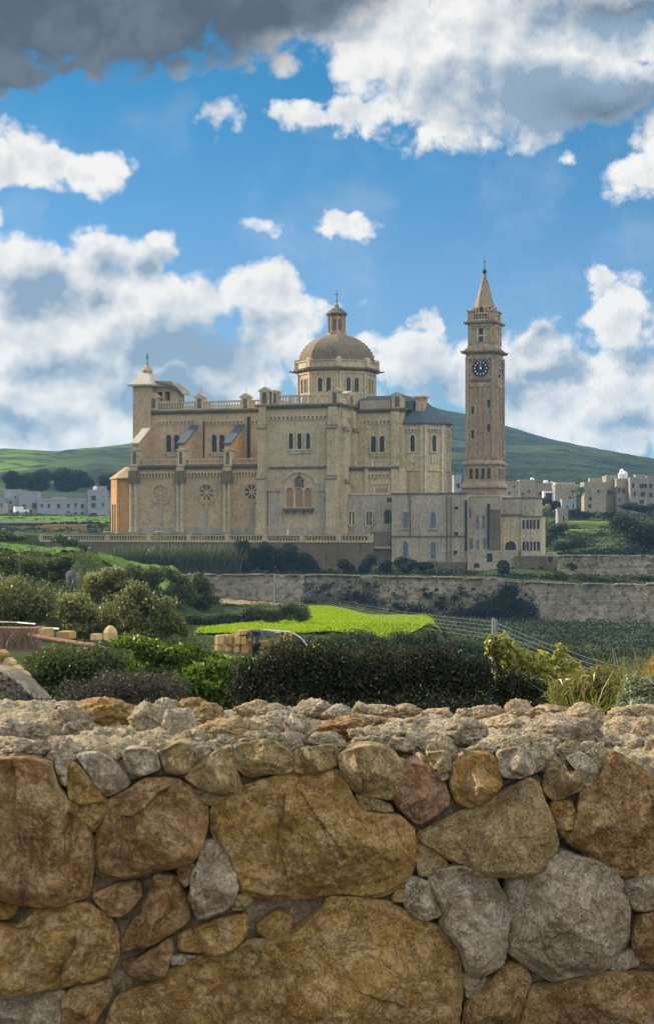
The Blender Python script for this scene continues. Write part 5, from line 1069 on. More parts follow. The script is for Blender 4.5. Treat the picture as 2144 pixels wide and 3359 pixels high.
# ivy bank further down the slope on the left
bush('ivy_bank', 'sunlit bank of ivy below the stone block stack', 'ivy', 22, [(420, 2120, 70, 30), (520, 2135, 80, 40), (600, 2150, 80, 45), (690, 2165, 70, 35), (760, 2170, 60, 32), (480, 2180, 100, 50), (620, 2200, 120, 45), (740, 2195, 80, 35)], 19000, 12, 'l_ivy', .8, None, False, .6, .35, base_py=2240, mix=('l_yellow', .05))
bush('dark_ivy', 'shadowed dark ivy mass left of the twiggy shrub', 'ivy', 17, [(170, 2200, 110, 70), (260, 2190, 110, 80), (350, 2185, 90, 70), (140, 2250, 60, 60), (230, 2260, 110, 70), (330, 2280, 120, 70)], 22000, 12, 'l_mid', .7, None, False, .5, .35, base_py=2330)
bush('sprawling_weeds', 'yellow flecked weeds around the foot of the stone block stack', 'weeds', 30, [(700, 2160, 60, 16), (790, 2168, 60, 14), (880, 2172, 70, 16), (965, 2150, 30, 22), (1030, 2130, 26, 20)], 5000, 9, 'l_ivy', .6, None, False, .5, .4, base_py=2185, mix=('l_yellow', .3))
# right-hand plants
bush('yellow_green_shrub', 'tall yellow green shrub with bright glossy leaves, right of the dark hedge', 'shrub', 9.9, [(1615, 2150, 40, 60), (1605, 2120, 26, 40), (1640, 2120, 42, 46), (1680, 2150, 60, 55), (1760, 2180, 65, 50), (1800, 2190, 50, 50), (1835, 2150, 26, 56), (1870, 2200, 45, 40), (1740, 2230, 110, 50), (1850, 2270, 80, 60)], 9500, 27, 'l_yellow', .45, None, True, .5, .6, zmin=.2, depthk=.7)
bush('silver_shrub', 'small leaved silvery shrub at the right edge above the wall', 'shrub', 9.0, [(2090, 2260, 60, 60), (2140, 2250, 50, 60), (2060, 2300, 50, 40), (2180, 2280, 50, 60), (2110, 2320, 90, 40)], 14000, 12, 'l_silver', .5, None, True, .5, .4, zmin=.2)
def blades(name, label, cat, D, px0, px1, pyb, pyt, n, wpx, mat, lean=.35, seed=3, spread=.5, base=None, group=None, parent=None):
    """clump of long bent grass blades, each three quads"""
    g = np.random.default_rng(seed); s_ = D/F; n_ = n
    px = g.uniform(px0, px1, n_); d = D+g.uniform(-spread, spread, n_); x = (px-CX)/F*d; zb = (HZ-pyb)/F*d; h = (pyb-pyt)*s_*g.uniform(.45, 1.05, n_)
    az = g.uniform(0, 2*np.pi, n_); ln = g.uniform(.05, lean, n_)*h; dx, dy = np.cos(az)*ln, np.sin(az)*ln; w = wpx*s_*g.uniform(.6, 1.2, n_); wx, wy = np.cos(az+1.57+g.normal(0, .5, n_))*w, np.sin(az+1.57)*w*.5
    wx = np.where(np.abs(wx) < .35*w, .35*w, wx)
    V = np.empty((n_, 8, 3)); cx, cz = float(x.mean()), float(zb.mean())
    for j, (t, bw) in enumerate(((0, .7), (.38, 1.0), (.72, .8), (1.0, .08))):
        px_ = x+dx*t*t*1.6; py_ = d+dy*t*t*1.6; pz = zb+h*(t-.28*t*t*ln/np.maximum(h, 1e-6)*2)
        V[:, j*2] = np.stack([px_-wx*bw, py_-wy*bw, pz], 1); V[:, j*2+1] = np.stack([px_+wx*bw, py_+wy*bw, pz], 1)
    V -= np.array([cx, D, cz]); b = np.arange(n_)[:, None, None]*8; q = np.array([[0, 1, 3, 2], [2, 3, 5, 4], [4, 5, 7, 6]])[None]+b
    if parent is None: parent = empty(name, (cx, D, cz), 0, label, cat, group)
    mesh_obj('blades', V.reshape(-1, 3), None, M[mat], parent, False, q.reshape(-1, 4)); return parent
rg_ = blades('reed_grass', 'arching clump of reed grass between the yellow green shrub and the silvery shrub', 'reed', 9.3, 1850, 2020, 2440, 2190, 480, 2.2, 'l_grass', .8, 5, .3)
blades('reed_grass', '', '', 9.2, 1800, 1960, 2420, 2230, 350, 4, 'l_yellow', .8, 6, .2, parent=rg_)
foliage('arching_leaves', [((px-CX)/F*9.3-rg_.location.x, 0, (HZ-py)/F*9.3-rg_.location.z, rx*9.3/F, .14, ry*9.3/F) for px, py, rx, ry in ((1850, 2270, 60, 50), (1920, 2250, 60, 60), (1980, 2240, 50, 60), (1890, 2310, 90, 40), (1990, 2300, 60, 40))], 3200, 46*9.3/F, 6*9.3/F, 'l_grass', rg_, 78, .4, .4, updir=(.5, 0, .5), droop=.3)
rf = blades('rusty_fronds', 'tall clump of rust tipped feathery fronds at the right edge', 'reed', 11, 1990, 2200, 2400, 2105, 520, 2.8, 'l_grass', .6, 8, .3)
bush_o = foliage('rusty_plumes', [((px-CX)/F*12-rf.location.x, 0, (HZ-py)/F*12-rf.location.z, rx*12/F, .16, ry*12/F) for px, py, rx, ry in ((2125, 2110, 34, 32), (2080, 2140, 40, 26), (2140, 2160, 40, 30), (2040, 2180, 30, 26), (2150, 2090, 22, 30), (1990, 2200, 24, 22))], 5200, 17*12/F, 3.5*12/F, 'l_rust', rf, 77, .4, .4, updir=(.8, 0, .6))
# left-hand olive thicket, distance about 60 m
LT_ = [('pale flecked bushy tree at the left edge above the rubble', 58, [(40, 1960, 100, 70), (110, 1980, 80, 70), (20, 2020, 90, 50), (120, 2030, 60, 40)], 'l_olive', 15000),
 ('round olive green tree second from the left above the rubble', 57, [(255, 1985, 80, 55), (220, 2030, 75, 50), (310, 2030, 75, 50), (270, 2060, 90, 35)], 'l_olive', 14000),
 ('largest olive green tree, directly above the round stone', 56, [(450, 1960, 60, 50), (400, 2010, 80, 60), (510, 2000, 80, 60), (560, 2045, 60, 50), (450, 2060, 130, 40), (595, 2070, 30, 26)], 'l_olive', 19000),
 ('pale topped bush behind the olive green trees', 72, [(350, 1880, 60, 36), (310, 1915, 60, 40), (400, 1920, 60, 40), (345, 1950, 70, 36)], 'l_olive', 12000)]
for lb, D, bl, mt, n in LT_: bush('olive_tree', lb, 'tree', D, bl, int(n*.8), 11.5, mt, .5, 'olive green trees above the rubble', True, .5, .6, base_py=2125, mix=('l_silver', .10))
DK = [('dark bush at the left edge on the grassy bank', 150, [(30, 1840, 60, 34), (20, 1880, 60, 30)]), ('dark hanging bush in front of the grey rock face', 145, [(120, 1850, 60, 40), (90, 1890, 60, 40), (160, 1880, 40, 40)]),
 ('dark bush directly left of the grey rock face', 142, [(200, 1850, 45, 34), (195, 1895, 34, 34)]), ('small dark shrub on top of the grassy bank beside the path', 235, [(305, 1842, 30, 22), (250, 1820, 20, 14)]),
 ('long dark thicket below the right grassy bank', 198, [(430, 1880, 60, 30), (500, 1890, 60, 34), (470, 1930, 70, 40)]), ('dark rounded bush at the lower end of the grassy bank', 202, [(560, 1890, 50, 34), (600, 1930, 60, 44), (560, 1960, 60, 40)]),
 ('dark bush at the right tip of the bank, next to the soil field', 208, [(650, 1930, 50, 46), (680, 1960, 40, 30), (630, 1975, 50, 30)]), ('grey green bush between the rock face and the pale topped bush', 120, [(290, 1950, 30, 30), (300, 1905, 26, 30)])]
for lb, D, bl in DK: bush('bank_shrub', lb, 'shrub', D, bl, 6500, 8, 'l_mid', .5, 'dark shrubs on the left bank', False, .5, .4, base_py=max(b[1]+b[3] for b in bl)+6, depthk=.8, mix=('l_olive', .08))
bush('flowering_scrub', 'dark leafy scrub with pale flecks at the top of the left bank', 'shrub', 240, [(20, 1755, 40, 24), (60, 1768, 30, 16), (190, 1765, 34, 20), (230, 1785, 30, 22), (275, 1800, 22, 14)], 5000, 7, 'l_mid', .5, None, False, .5, .4, base_py=1800, mix=('l_silver', .12))
M['bank'] = M['bright']
m, nt = material('bank_grass')
pp = geopos(nt); n2 = noise_(nt, pp, 0.35, 6, 0.65); n3 = noise_(nt, pp, 2.5, 5, 0.7); c = mixc(nt, sstep(nt, n2, .35, .65), (.075, .15, .02), (.14, .24, .028)); c = mixc(nt, sstep(nt, n3, .48, .72), c, (.04, .07, .02)); finish(nt, c, .9, n3, .9, .3, .1); M['bank'] = m
patch('grass_bank', [(192, -260, 190), (205, -260, 262), (228, -260, 275), (246, -260, 240)], M['bank'], .1, .5)
patch('grass_bank', [(205, 340, 590), (215, 322, 610), (230, 318, 622), (244, 330, 640)], M['bank'], .1, .4)
# grey rock face
def lump(name, c, rad, mat, seed, parent=None, cuts=9, sub=4, rough=.12, local=None, squash=None):
    bm = bmesh.new(); bmesh.ops.create_icosphere(bm, subdivisions=sub, radius=1.0); V = np.array([v.co for v in bm.verts]); Fc = np.array([[v.index for v in f.verts] for f in bm.faces]); bm.free()
    g = np.random.default_rng(seed); d = V/np.linalg.norm(V, axis=1, keepdims=True); N = g.normal(size=(cuts, 3)); N /= np.linalg.norm(N, axis=1, keepdims=True); K = g.uniform(.62, .92, cuts)
    dt = d@N.T; rr = np.where(dt > .05, K[None]/np.maximum(dt, .05), 9.0); r = -np.log(np.exp(-14*np.minimum(rr, 2.0)).sum(1)+math.exp(-14))/14
    r = r*(1+rough*fbm(d*2.1+seed*3.1, 5, seed, .65)-rough*.8*np.abs(fbm(d*4.3+seed, 5, seed+3, .65))); V = d*r[:, None]*np.asarray(rad)[None]
    if local is None: o = mesh_obj(name, V, None, M[mat], parent, True, Fc); o.location = tuple(map(float, c))
    else: o = mesh_obj(name, V+np.asarray(c)[None], None, M[mat], parent, True, Fc)
    return o
m_ = m_rock('rock_face', (0.17, 0.165, 0.16), (0.08, 0.078, 0.076), (0.25, 0.245, 0.235), .5, .1, .08, .15); M['face'] = m_
tag(lump('rock_outcrop', P(240, 1898, 140)-np.array([0, 0, .3]), (.75, .6, .95), 'face', 5, cuts=14, rough=.4), 'bare grey rock face among the dark bushes on the left bank', 'rock')
# hedges round the bright field
bush('field_hedge', 'dark hedge with a pale patch along the back left side of the bright grass field', 'hedge', 180, [(640, 2028, 60, 24), (720, 2022, 60, 22), (800, 2016, 60, 22), (880, 2012, 60, 22), (950, 2008, 50, 24), (1000, 2018, 34, 22), (660, 2050, 60, 24), (760, 2036, 70, 22), (870, 2025, 70, 18)], 16000, 7, 'l_mid', .5, None, False, .5, .3, base_py=2064, depthk=.3)
bush('bank_hedge', 'dark green hedge face hanging below the near edge of the bright grass field', 'hedge', 160, [(980, 2108, 40, 26), (1040, 2104, 50, 32), (1110, 2100, 60, 34), (1190, 2098, 60, 38), (1270, 2096, 60, 42), (1350, 2092, 60, 48), (1420, 2092, 50, 50), (1470, 2125, 40, 50), (640, 2115, 50, 22), (1000, 2140, 80, 40), (1200, 2150, 140, 40), (1380, 2150, 110, 50)], 26000, 8, 'l_mid', .5, None, False, .5, .3, base_py=2210, depthk=.5)
# tufts that break up the edges of the bright field
def tufts(name, ed, n, h, mat, seed, wid=.10):
    g = np.random.default_rng(seed); E = np.array(ed, float); t = g.uniform(0, len(E)-1, n); px = np.interp(t, np.arange(len(E)), E[:, 1])+g.normal(0, 6, n); d = np.interp(t, np.arange(len(E)), E[:, 0])+g.normal(0, .8, n); X = (px-CX)/F*d; Z = ground_z(X, d)
    C = np.stack([X, d, Z+h*.5], 1); nr = g.normal(size=(n, 3)); nr[:, 2] *= .25; nr /= np.linalg.norm(nr, axis=1, keepdims=True)
    V = leaf_quads(C, nr, h, wid, g, 0, (0, 0, 1)); tag(mesh_obj(name, V, None, M[mat], None, False, np.arange(len(V)).reshape(-1, 4)), None, None, None, 'stuff')
g_ = np.random.default_rng(4)
def field_tufts():
    n = 30000; d = g_.uniform(162, 219, n); kd = [162, 166, 170, 176, 182, 188, 197, 208, 219]; l = np.interp(d, kd, [640, 642, 650, 740, 850, 960, 1005, 1010, 1012]); r = np.interp(d, kd, [880, 1010, 1130, 1280, 1400, 1448, 1370, 1220, 1070]); px = l+(r-l)*g_.random(n); X = (px-CX)/F*d; Z = ground_z(X, d)
    C = np.stack([X, d, Z+.28], 1); nr = g_.normal(size=(n, 3)); nr[:, 2] *= .3; nr /= np.linalg.norm(nr, axis=1, keepdims=True); V = leaf_quads(C, nr, .34, .12, g_, 0, (0, 0, 1))
    tag(mesh_obj('grass_tufts', V, None, M['l_field'], None, False, np.arange(len(V)).reshape(-1, 4)), None, None, None, 'stuff')
field_tufts()
# reeds, cypresses and round bushes in front of the basilica
rd_ = blades('reed_bed', 'wide bed of grey green reeds below the left end of the terrace wall', 'reeds', 352, 380, 790, 1900, 1778, 9000, 2.2, 'l_reed', .35, 21, 4.0)
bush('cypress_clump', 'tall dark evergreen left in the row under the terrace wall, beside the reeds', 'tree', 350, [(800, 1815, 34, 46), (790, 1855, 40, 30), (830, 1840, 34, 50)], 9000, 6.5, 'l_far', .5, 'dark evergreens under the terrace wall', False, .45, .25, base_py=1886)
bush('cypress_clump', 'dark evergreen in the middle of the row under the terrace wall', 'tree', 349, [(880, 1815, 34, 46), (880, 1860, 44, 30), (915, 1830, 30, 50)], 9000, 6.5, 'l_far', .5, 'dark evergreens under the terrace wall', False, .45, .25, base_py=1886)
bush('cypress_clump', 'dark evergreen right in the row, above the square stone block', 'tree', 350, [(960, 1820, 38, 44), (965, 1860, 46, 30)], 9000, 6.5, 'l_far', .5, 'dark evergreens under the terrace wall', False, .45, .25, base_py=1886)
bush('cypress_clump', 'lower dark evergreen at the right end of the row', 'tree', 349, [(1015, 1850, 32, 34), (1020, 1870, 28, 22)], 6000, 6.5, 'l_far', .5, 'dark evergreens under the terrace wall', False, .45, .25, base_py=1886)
for px, py, rx, ry, lb in ((1128, 1858, 33, 24, 'round clipped bush farthest left on the retaining wall, right of the evergreens'), (1203, 1851, 33, 31, 'tallest round clipped bush on the retaining wall'), (1268, 1855, 30, 26, 'small round bush between two bigger ones on the retaining wall'), (1334, 1853, 40, 27, 'widest round bush, below the left convent windows'), (1385, 1862, 34, 18, 'flat low bush below the convent block'), (1655, 1866, 30, 26, 'dark bush against the ruined outbuilding')):
    bush('round_bush', lb, 'bush', 347, [(px, py, rx, ry)], 3600, 6, 'l_far', .5, 'round bushes along the retaining wall', False, .5, .15, base_py=1890)
# scrub on and below the retaining walls
def scrub(name, label, cat, spots, D, mat, n, leafpx, base_py, asp=.5):
    return bush(name, label, cat, D, spots, n, leafpx, mat, asp, None, False, .4, .45, base_py=base_py, depthk=.5)
scrub('climbing_ivy', 'large dark ivy patch climbing the retaining wall left of its pale stretch', 'ivy', [(1690, 1950, 50, 30), (1650, 1975, 60, 34), (1720, 1985, 40, 30), (1620, 2010, 70, 34), (1700, 2020, 60, 30), (1590, 1990, 30, 24)], 335.2, 'l_far', 9000, 7, 2050)
g_ = np.random.default_rng(12)
def wall_scrub():
    n = 14000; g = g_; cen = []
    for i in range(330):
        px = g.uniform(1000, 1760); lo = np.interp(px, [1000, 1350, 1655, 1800], [2000, 2030, 2050, 2050]); hi = np.interp(px, [1000, 1350, 1655, 1800], [1895, 1905, 1915, 1935]); t = g.random()**.5; cen.append((px, hi+(lo-hi)*t, g.uniform(3, 13)))
    cen = np.array(cen); k = g.integers(0, len(cen), n); D = 334.0; px = cen[k, 0]+g.normal(0, 1, n)*cen[k, 2]; py = cen[k, 1]+g.normal(0, 1, n)*cen[k, 2]*.7; d = 335.7+g.uniform(-.9, .0, n)
    C = np.stack([(px-CX)/F*d, d, (HZ-py)/F*d], 1); nr = g.normal(size=(n, 3)); nr /= np.linalg.norm(nr, axis=1, keepdims=True); V = leaf_quads(C, nr, .42, .22, g)
    tag(mesh_obj('wall_scrub', V, None, M['l_far'], None, False, np.arange(len(V)).reshape(-1, 4)), None, None, None, 'stuff')
wall_scrub()
scrub('wall_foot_thicket', 'dark thicket along the foot of the stained retaining wall, behind the power pole', 'thicket', [(1030, 1975, 50, 22), (1100, 1990, 60, 20), (1180, 2000, 60, 20), (1420, 2040, 70, 24), (1500, 2050, 70, 34), (1580, 2060, 70, 34), (1660, 2065, 70, 30), (1450, 2075, 60, 30), (1540, 2090, 80, 30)], 318, 'l_far', 15000, 7, 2110)
scrub('wall_foot_thicket', 'dark thicket along the foot of the pale retaining wall at the right', 'thicket', [(1740, 2065, 70, 26), (1820, 2070, 70, 28), (1900, 2075, 70, 28), (1980, 2080, 70, 30), (2060, 2085, 70, 28), (2140, 2085, 70, 28), (2220, 2090, 70, 28)], 312, 'l_far', 14000, 7, 2115)
bush('valley_thicket', 'low dark green scrub on the valley floor behind the yellow green shrub', 'thicket', 190, [(1750, 2130, 90, 30), (1880, 2140, 90, 28), (2010, 2150, 90, 30), (2130, 2160, 90, 30), (1560, 2125, 80, 30), (1640, 2160, 80, 30)], 14000, 8, 'l_mid', .5, None, False, .5, .3, base_py=2200, depthk=.8)
scrub('ruin_scrub', 'scrub in front of the ruined outbuilding and the upper field wall', 'scrub', [(1850, 1892, 40, 18), (1930, 1895, 60, 14), (2020, 1898, 60, 12), (2110, 1898, 60, 13), (1870, 1860, 30, 18), (1790, 1892, 30, 14)], 340, 'l_mid', 7000, 6, 1915)
# right-hand terraces and trees
bush('big_dark_tree', 'large dark tree at the right edge above the field wall', 'tree', 400, [(2060, 1735, 50, 40), (2110, 1760, 60, 50), (2080, 1795, 60, 34), (2160, 1770, 60, 60), (2040, 1710, 40, 26)], 15000, 6.5, 'l_far', .5, None, True, .4, .45, base_py=1830, mix=('l_mid', .2))
for i, (px0, px1, D, py, lb) in enumerate(((1830, 2030, 520, 1712, 'top'), (1850, 2010, 490, 1738, 'b'), (1860, 2015, 465, 1768, 'c'), (1790, 2025, 445, 1795, 'd'), (1930, 2050, 430, 1812, 'e'))):
    s_ = D/F; xa, xb = (px0-CX)*s_, (px1-CX)*s_; z = (HZ-py)*s_; n = 60; xs = np.linspace(xa, xb, n); e = .35*fbm(np.stack([xs*.3, 0*xs, 0*xs+i], 1), 3, 2); V = []
    for (dy, dz) in ((0, -2.6), (0, 0), (1.2, .12), (3.2, .2), (6, -2.6)): V.append(np.stack([xs, D+dy+e*1.5+0*xs, z+dz+e*.4], 1))
    tag(mesh_obj('terrace_field', np.concatenate(V), None, M['bright'], None, False, grid_quads(5, n)), None, None, None, 'structure')
    bush('terrace_hedge', {'top': 'topmost dark hedge step on the right terraces', 'b': 'dark hedge step second from the top on the right terraces', 'c': 'dark hedge step in the middle of the right terraces', 'd': 'widest and lower dark hedge step on the right terraces', 'e': 'lowest short hedge step beside the large dark tree'}[lb], 'hedge', D-.9, [(px, py+17, 30, 7) for px in range(px0+10, px1, 42)], 3600, 6, 'l_far', .5, 'hedge steps on the right terraces', False, .5, .2, base_py=py+30, depthk=.2)
bush('grey_green_bush', 'broad grey green bush at the foot of the terraces right of the arcade house', 'bush', 410, [(1880, 1785, 60, 24), (1840, 1800, 40, 18), (1820, 1740, 30, 22), (1800, 1770, 26, 24), (1850, 1730, 30, 14)], 8000, 6, 'l_mid', .5, None, False, .45, .3, base_py=1822)
bush('village_trees', 'dark trees round the white garage frame', 'trees', 560, [(1780, 1640, 26, 16), (1830, 1650, 24, 16), (1765, 1660, 24, 16), (1810, 1665, 20, 10)], 4000, 6, 'l_far', .5, None, False, .4, .3, base_py=1680)
bush('village_hedge', 'long dark hedge below the village houses at the right', 'hedge', 548, [(1880, 1680, 30, 14), (1920, 1690, 50, 14), (1990, 1690, 50, 12), (2060, 1668, 50, 16), (2120, 1668, 50, 18), (2180, 1668, 50, 18), (1890, 1700, 50, 14)], 8000, 6, 'l_far', .5, None, False, .4, .3, base_py=1712, depthk=.3)
bush('pale_tree', 'tall pale silvery tree between the ribbed roof house and the corner house', 'tree', 570, [(1895, 1600, 15, 22), (1890, 1618, 14, 14), (1905, 1612, 10, 18)], 2600, 6, 'l_silver', .5, None, True, .4, .3, base_py=1660)
bush('garden_palm', 'small yellow green palm like tree right behind the arcade house', 'tree', 430, [(1788, 1668, 14, 16), (1778, 1680, 12, 12), (1797, 1662, 10, 10)], 1500, 7, 'l_yellow', .4, None, True, .4, .4, base_py=1735)
# left-hand wood and hedges
bush('wood', 'dark wood on the hill foot above the left village', 'wood', 690, [(60, 1580, 44, 38), (130, 1575, 60, 34), (210, 1575, 60, 36), (290, 1578, 60, 34), (350, 1580, 40, 34), (40, 1600, 24, 24)], 24000, 5.5, 'l_far', .6, None, False, .5, .15, base_py=1622, depthk=.6)
bush('village_bushes', 'low green bushes in front of the left village houses', 'bushes', 575, [(125, 1690, 40, 8), (190, 1692, 50, 8), (260, 1694, 50, 9), (320, 1698, 40, 9), (20, 1692, 30, 8)], 5000, 6, 'l_mid', .5, None, False, .5, .3, base_py=1706)
bush('dark_hedge', 'dark hedge between the arched shrine wall and the portico', 'hedge', 430, [(300, 1735, 30, 16), (330, 1738, 24, 14)], 3000, 6, 'l_far', .5, None, False, .5, .3, base_py=1760)
patch('grass_strip', [(470, -200, 360), (500, -200, 360), (540, -200, 360), (566, -200, 360)], M['bank'], .1, .5)
# out of frame on the left: the tree whose shade lies on the wall
def carob():
    x, y = -8.9, 9.0; zb = gz(x, y); o = empty('carob_tree', (x, y, zb), 0, 'broad carob tree standing left of the view, shading the wall', 'tree')
    g = np.random.default_rng(91); lobes = [(g.uniform(-1.7, 1.7), g.uniform(-1.7, 1.7), 3.25+g.uniform(-.6, .6), .95, .95, .7) for i in range(13)]
    foliage('crown', lobes, 16000, .15, .10, 'l_mid', o, 92, .3, .4)
    mb = MB(); mb.tube([(0, 0, -.2), (.1, 0, 1.0), (0, .1, 2.2)], [.24, .19, .12], 8)
    for l in lobes[::2]: mb.tube([(0, .1, 1.7), (l[0]*.6, l[1]*.6, 2.6), (l[0], l[1], l[2])], [.09, .06, .02], 5)
    mb.build('trunk', M['bark'], o)
carob()

# undergrowth that covers the slopes, terraces and valley floor
def undergrowth(name, areas, mat, seed, size=(.5, .28)):
    g = np.random.default_rng(seed); out = []
    for (d0, d1, p0, p1, n, h, rad) in areas:
        nc = max(3, n//45); cd = g.uniform(d0, d1, nc); cp = g.uniform(p0, p1, nc); k = g.integers(0, nc, n); r_ = rad*g.uniform(.3, 1.2, nc)
        d = cd[k]+g.normal(0, 1, n)*r_[k]*.7; X = (cp[k]-CX)/F*cd[k]+g.normal(0, 1, n)*r_[k]; hh = np.exp(-((d-cd[k])**2+(X-(cp[k]-CX)/F*cd[k])**2)/(r_[k]**2*1.6)); Z = ground_z(X, d)+h*hh*g.random(n)+.08; out.append(np.stack([X, d, Z], 1))
    C = np.concatenate(out); nr = g.normal(size=C.shape); nr[:, 2] = np.abs(nr[:, 2]); nr /= np.linalg.norm(nr, axis=1, keepdims=True)
    V = leaf_quads(C, nr, size[0], size[1], g); tag(mesh_obj(name, V, None, M[mat], None, False, np.arange(len(V)).reshape(-1, 4)), None, None, None, 'stuff')
undergrowth('scrub', [(62, 155, -250, 700, 16000, 1.2, 1.6), (62, 165, 900, 2300, 14000, .8, 1.5), (110, 190, -250, 560, 14000, 1.3, 1.8), (222, 333, 720, 1500, 7000, .5, 1.2)], 'l_mid', 301, (.30, .16))
undergrowth('scrub', [(165, 326, 1470, 2350, 16000, .9, 2.2), (344, 364, 380, 1560, 16000, .8, 1.6), (342, 352, 1640, 2300, 6000, .7, 1.5), (364, 382, 1640, 2300, 5000, .7, 1.5), (250, 380, -250, 380, 9000, .9, 2.0)], 'l_far', 302, (.42, .24))
undergrowth('scrub', [(400, 560, 1790, 2350, 9000, .6, 2.4), (560, 700, 1480, 2350, 14000, 1.6, 3.5), (400, 640, -250, 350, 7000, .7, 3.0)], 'l_far', 303, (.7, .4))
undergrowth('grass_tufts', [(192, 246, -260, 265, 9000, .3, 2.0), (206, 244, 325, 620, 9000, .3, 1.8), (230, 300, 700, 1010, 2500, .3, 1.2)], 'l_ivy', 304, (.34, .10))

# ------------------------------------------------------------------ poles and cables
pA, pB, pC = P(900, 1884, 325), P(1617.5, 2028, 100), P(2560, 2290, 66)
for p, lb, rr in ((pA, 'pale concrete pole against the retaining wall behind the soil field', .11), (pB, 'pale concrete power pole behind the yellow green shrub', .10), (pC, 'concrete power pole beyond the right edge of the view', .13)):
    zg = gz(p[0], p[1]); o = empty('power_pole', (p[0], p[1], zg), 0, lb, 'pole', 'power poles across the valley'); mb = MB(); h = p[2]-zg
    mb.lathe(0, 0, [(rr*1.5, -.5), (rr, h)], 8); mb.build('post', M['greyv'], o); a = MB()
    for k_ in range(5): a = MB(); a.lathe(.12, 0, [(.05, h-.2-.24*k_), (.09, h-.15-.24*k_), (.05, h-.08-.24*k_)], 6); a.build('insulator', M['greyv'], o)
M['cable'] = m_plain('aluminium_cable', (0.22, 0.23, 0.24), .1, 3.0, .5, .5)
CN = ['top', 'second from the top', 'middle', 'second from the bottom', 'lowest']
for k_ in range(5):
    pts = []
    for (a, b) in ((pA, pB), (pB, pC)):
        for i in range(13):
            t = i/12; q = a+(b-a)*t; pts.append((q[0], q[1], q[2]-.18-.24*k_-(2.4 if a is pA else .9)*4*t*(1-t)*.5))
    o = MB().tube(pts, .007, 4).build('power_cable', M['cable']); tag(o, f'{CN[k_]} of the five power cables strung between the concrete poles', 'cable', 'power cables across the valley')

# ------------------------------------------------------------------ rubble, block stack, ramp
def block(label, px0, px1, py0, py1, D, yaw=-40, depth=.34, mat='block', tilt=0.0, group=None, name='stone_block', seed=0):
    s_ = D/F; x, _, z = P((px0+px1)/2, (py0+py1)/2, D); cw = abs(math.cos(R(yaw))); w = (px1-px0)*s_*.97; h = (py1-py0)*s_*.985
    lw = max(.08, (w-abs(math.sin(R(yaw)))*depth)/cw) if depth*abs(math.sin(R(yaw))) < w*.75 else w*.7
    bm = bmesh.new(); bmesh.ops.create_cube(bm, size=1.0); bmesh.ops.scale(bm, vec=(lw, depth, h), verts=bm.verts)
    bmesh.ops.bevel(bm, geom=list(bm.edges), offset=min(.018, h*.12), segments=2, affect='EDGES'); bmesh.ops.subdivide_edges(bm, edges=[e for e in bm.edges if e.calc_length() > .1], cuts=2, use_grid_fill=True)
    me = bpy.data.meshes.new(name); bm.to_mesh(me); bm.free(); V = np.array([v.co for v in me.vertices]); d_ = fbm(V*9+seed*7.7, 3, seed); Vn = V*(1+.035*d_[:, None]); me.vertices.foreach_set('co', Vn.astype(np.float32).ravel())
    me.polygons.foreach_set('use_smooth', np.ones(len(me.polygons), bool)); me.set_sharp_from_angle(angle=R(35)); me.materials.append(M[mat]); o = bpy.data.objects.new(name, me); COL.objects.link(o); o.location = (x, D, z); o.rotation_euler = (R(random.uniform(-2, 2)), R(tilt), R(yaw+random.uniform(-5, 5)))
    return tag(o, label, 'block', group)
def bz(a, b, c_, d): return (600+.488*a, 600+.488*b, 1700+.488*c_, 1700+.488*d)
ST = [((232, 296, 782, 848), 'upper block at the far left end of the stack'), ((298, 362, 780, 848), 'upper block second from the left end of the stack'), ((232, 285, 850, 892), 'lower block at the far left end of the stack'), ((287, 340, 851, 895), 'lower block second from the left end, beside the dark gap'),
 ((362, 408, 786, 850), 'tall upper block just right of the first dark gap in the stack'), ((410, 452, 792, 850), 'upper block in the middle of the stack, under the flat grey slab'), ((360, 410, 852, 905), 'lower block below the first tall block in the middle of the stack'), ((412, 452, 852, 910), 'lower block in the very middle of the stack'),
 ((455, 512, 794, 828), 'long flat block under the left end of the black sheet'), ((452, 508, 830, 868), 'square block under the long flat block'), ((478, 520, 870, 920), 'lowest block sunk in the weeds near the middle of the stack'), ((510, 552, 826, 862), 'block directly left of the black hanging sheet, upper one'), ((522, 552, 864, 918), 'block directly left of the black hanging sheet, lower one'),
 ((592, 668, 824, 864), 'wide upper block right of the black hanging sheet'), ((596, 660, 866, 906), 'wide lower block right of the black hanging sheet'), ((368, 446, 752, 784), 'flat greyish block lying on top of the stack'), ((585, 640, 768, 800), 'block lying under the black sheet at the top right of the stack')]
for i, (b, lb) in enumerate(ST): block('sandy limestone '+lb, *bz(*b), 33+(.25 if i in (9, 11) else 0)+random.uniform(-.05, .05), -38, .3, seed=i)
block('long stone slab leaning against the right end of the block stack', *bz(668, 722, 758, 888), 32.8, -30, .2, tilt=17, name='stone_slab', seed=33)
blk = 0
rt = empty('black_sheet', P(862, 2080, 33.0), R(-20), 'crumpled black plastic sheet draped over the stone block stack', 'plastic sheet')
xs, ys = np.meshgrid(np.linspace(-.24, .30, 40), np.linspace(-.22, .26, 30)); zz = .08*fbm(np.stack([xs.ravel()*5, ys.ravel()*5, 0*xs.ravel()], 1), 4, 8)+.06-.35*np.clip(-ys.ravel()-.12, 0, 1)*2-.1*xs.ravel()**2*4
mesh_obj('sheet', np.stack([xs.ravel(), ys.ravel(), zz], 1), None, M['black'], rt, True, grid_quads(30, 40))
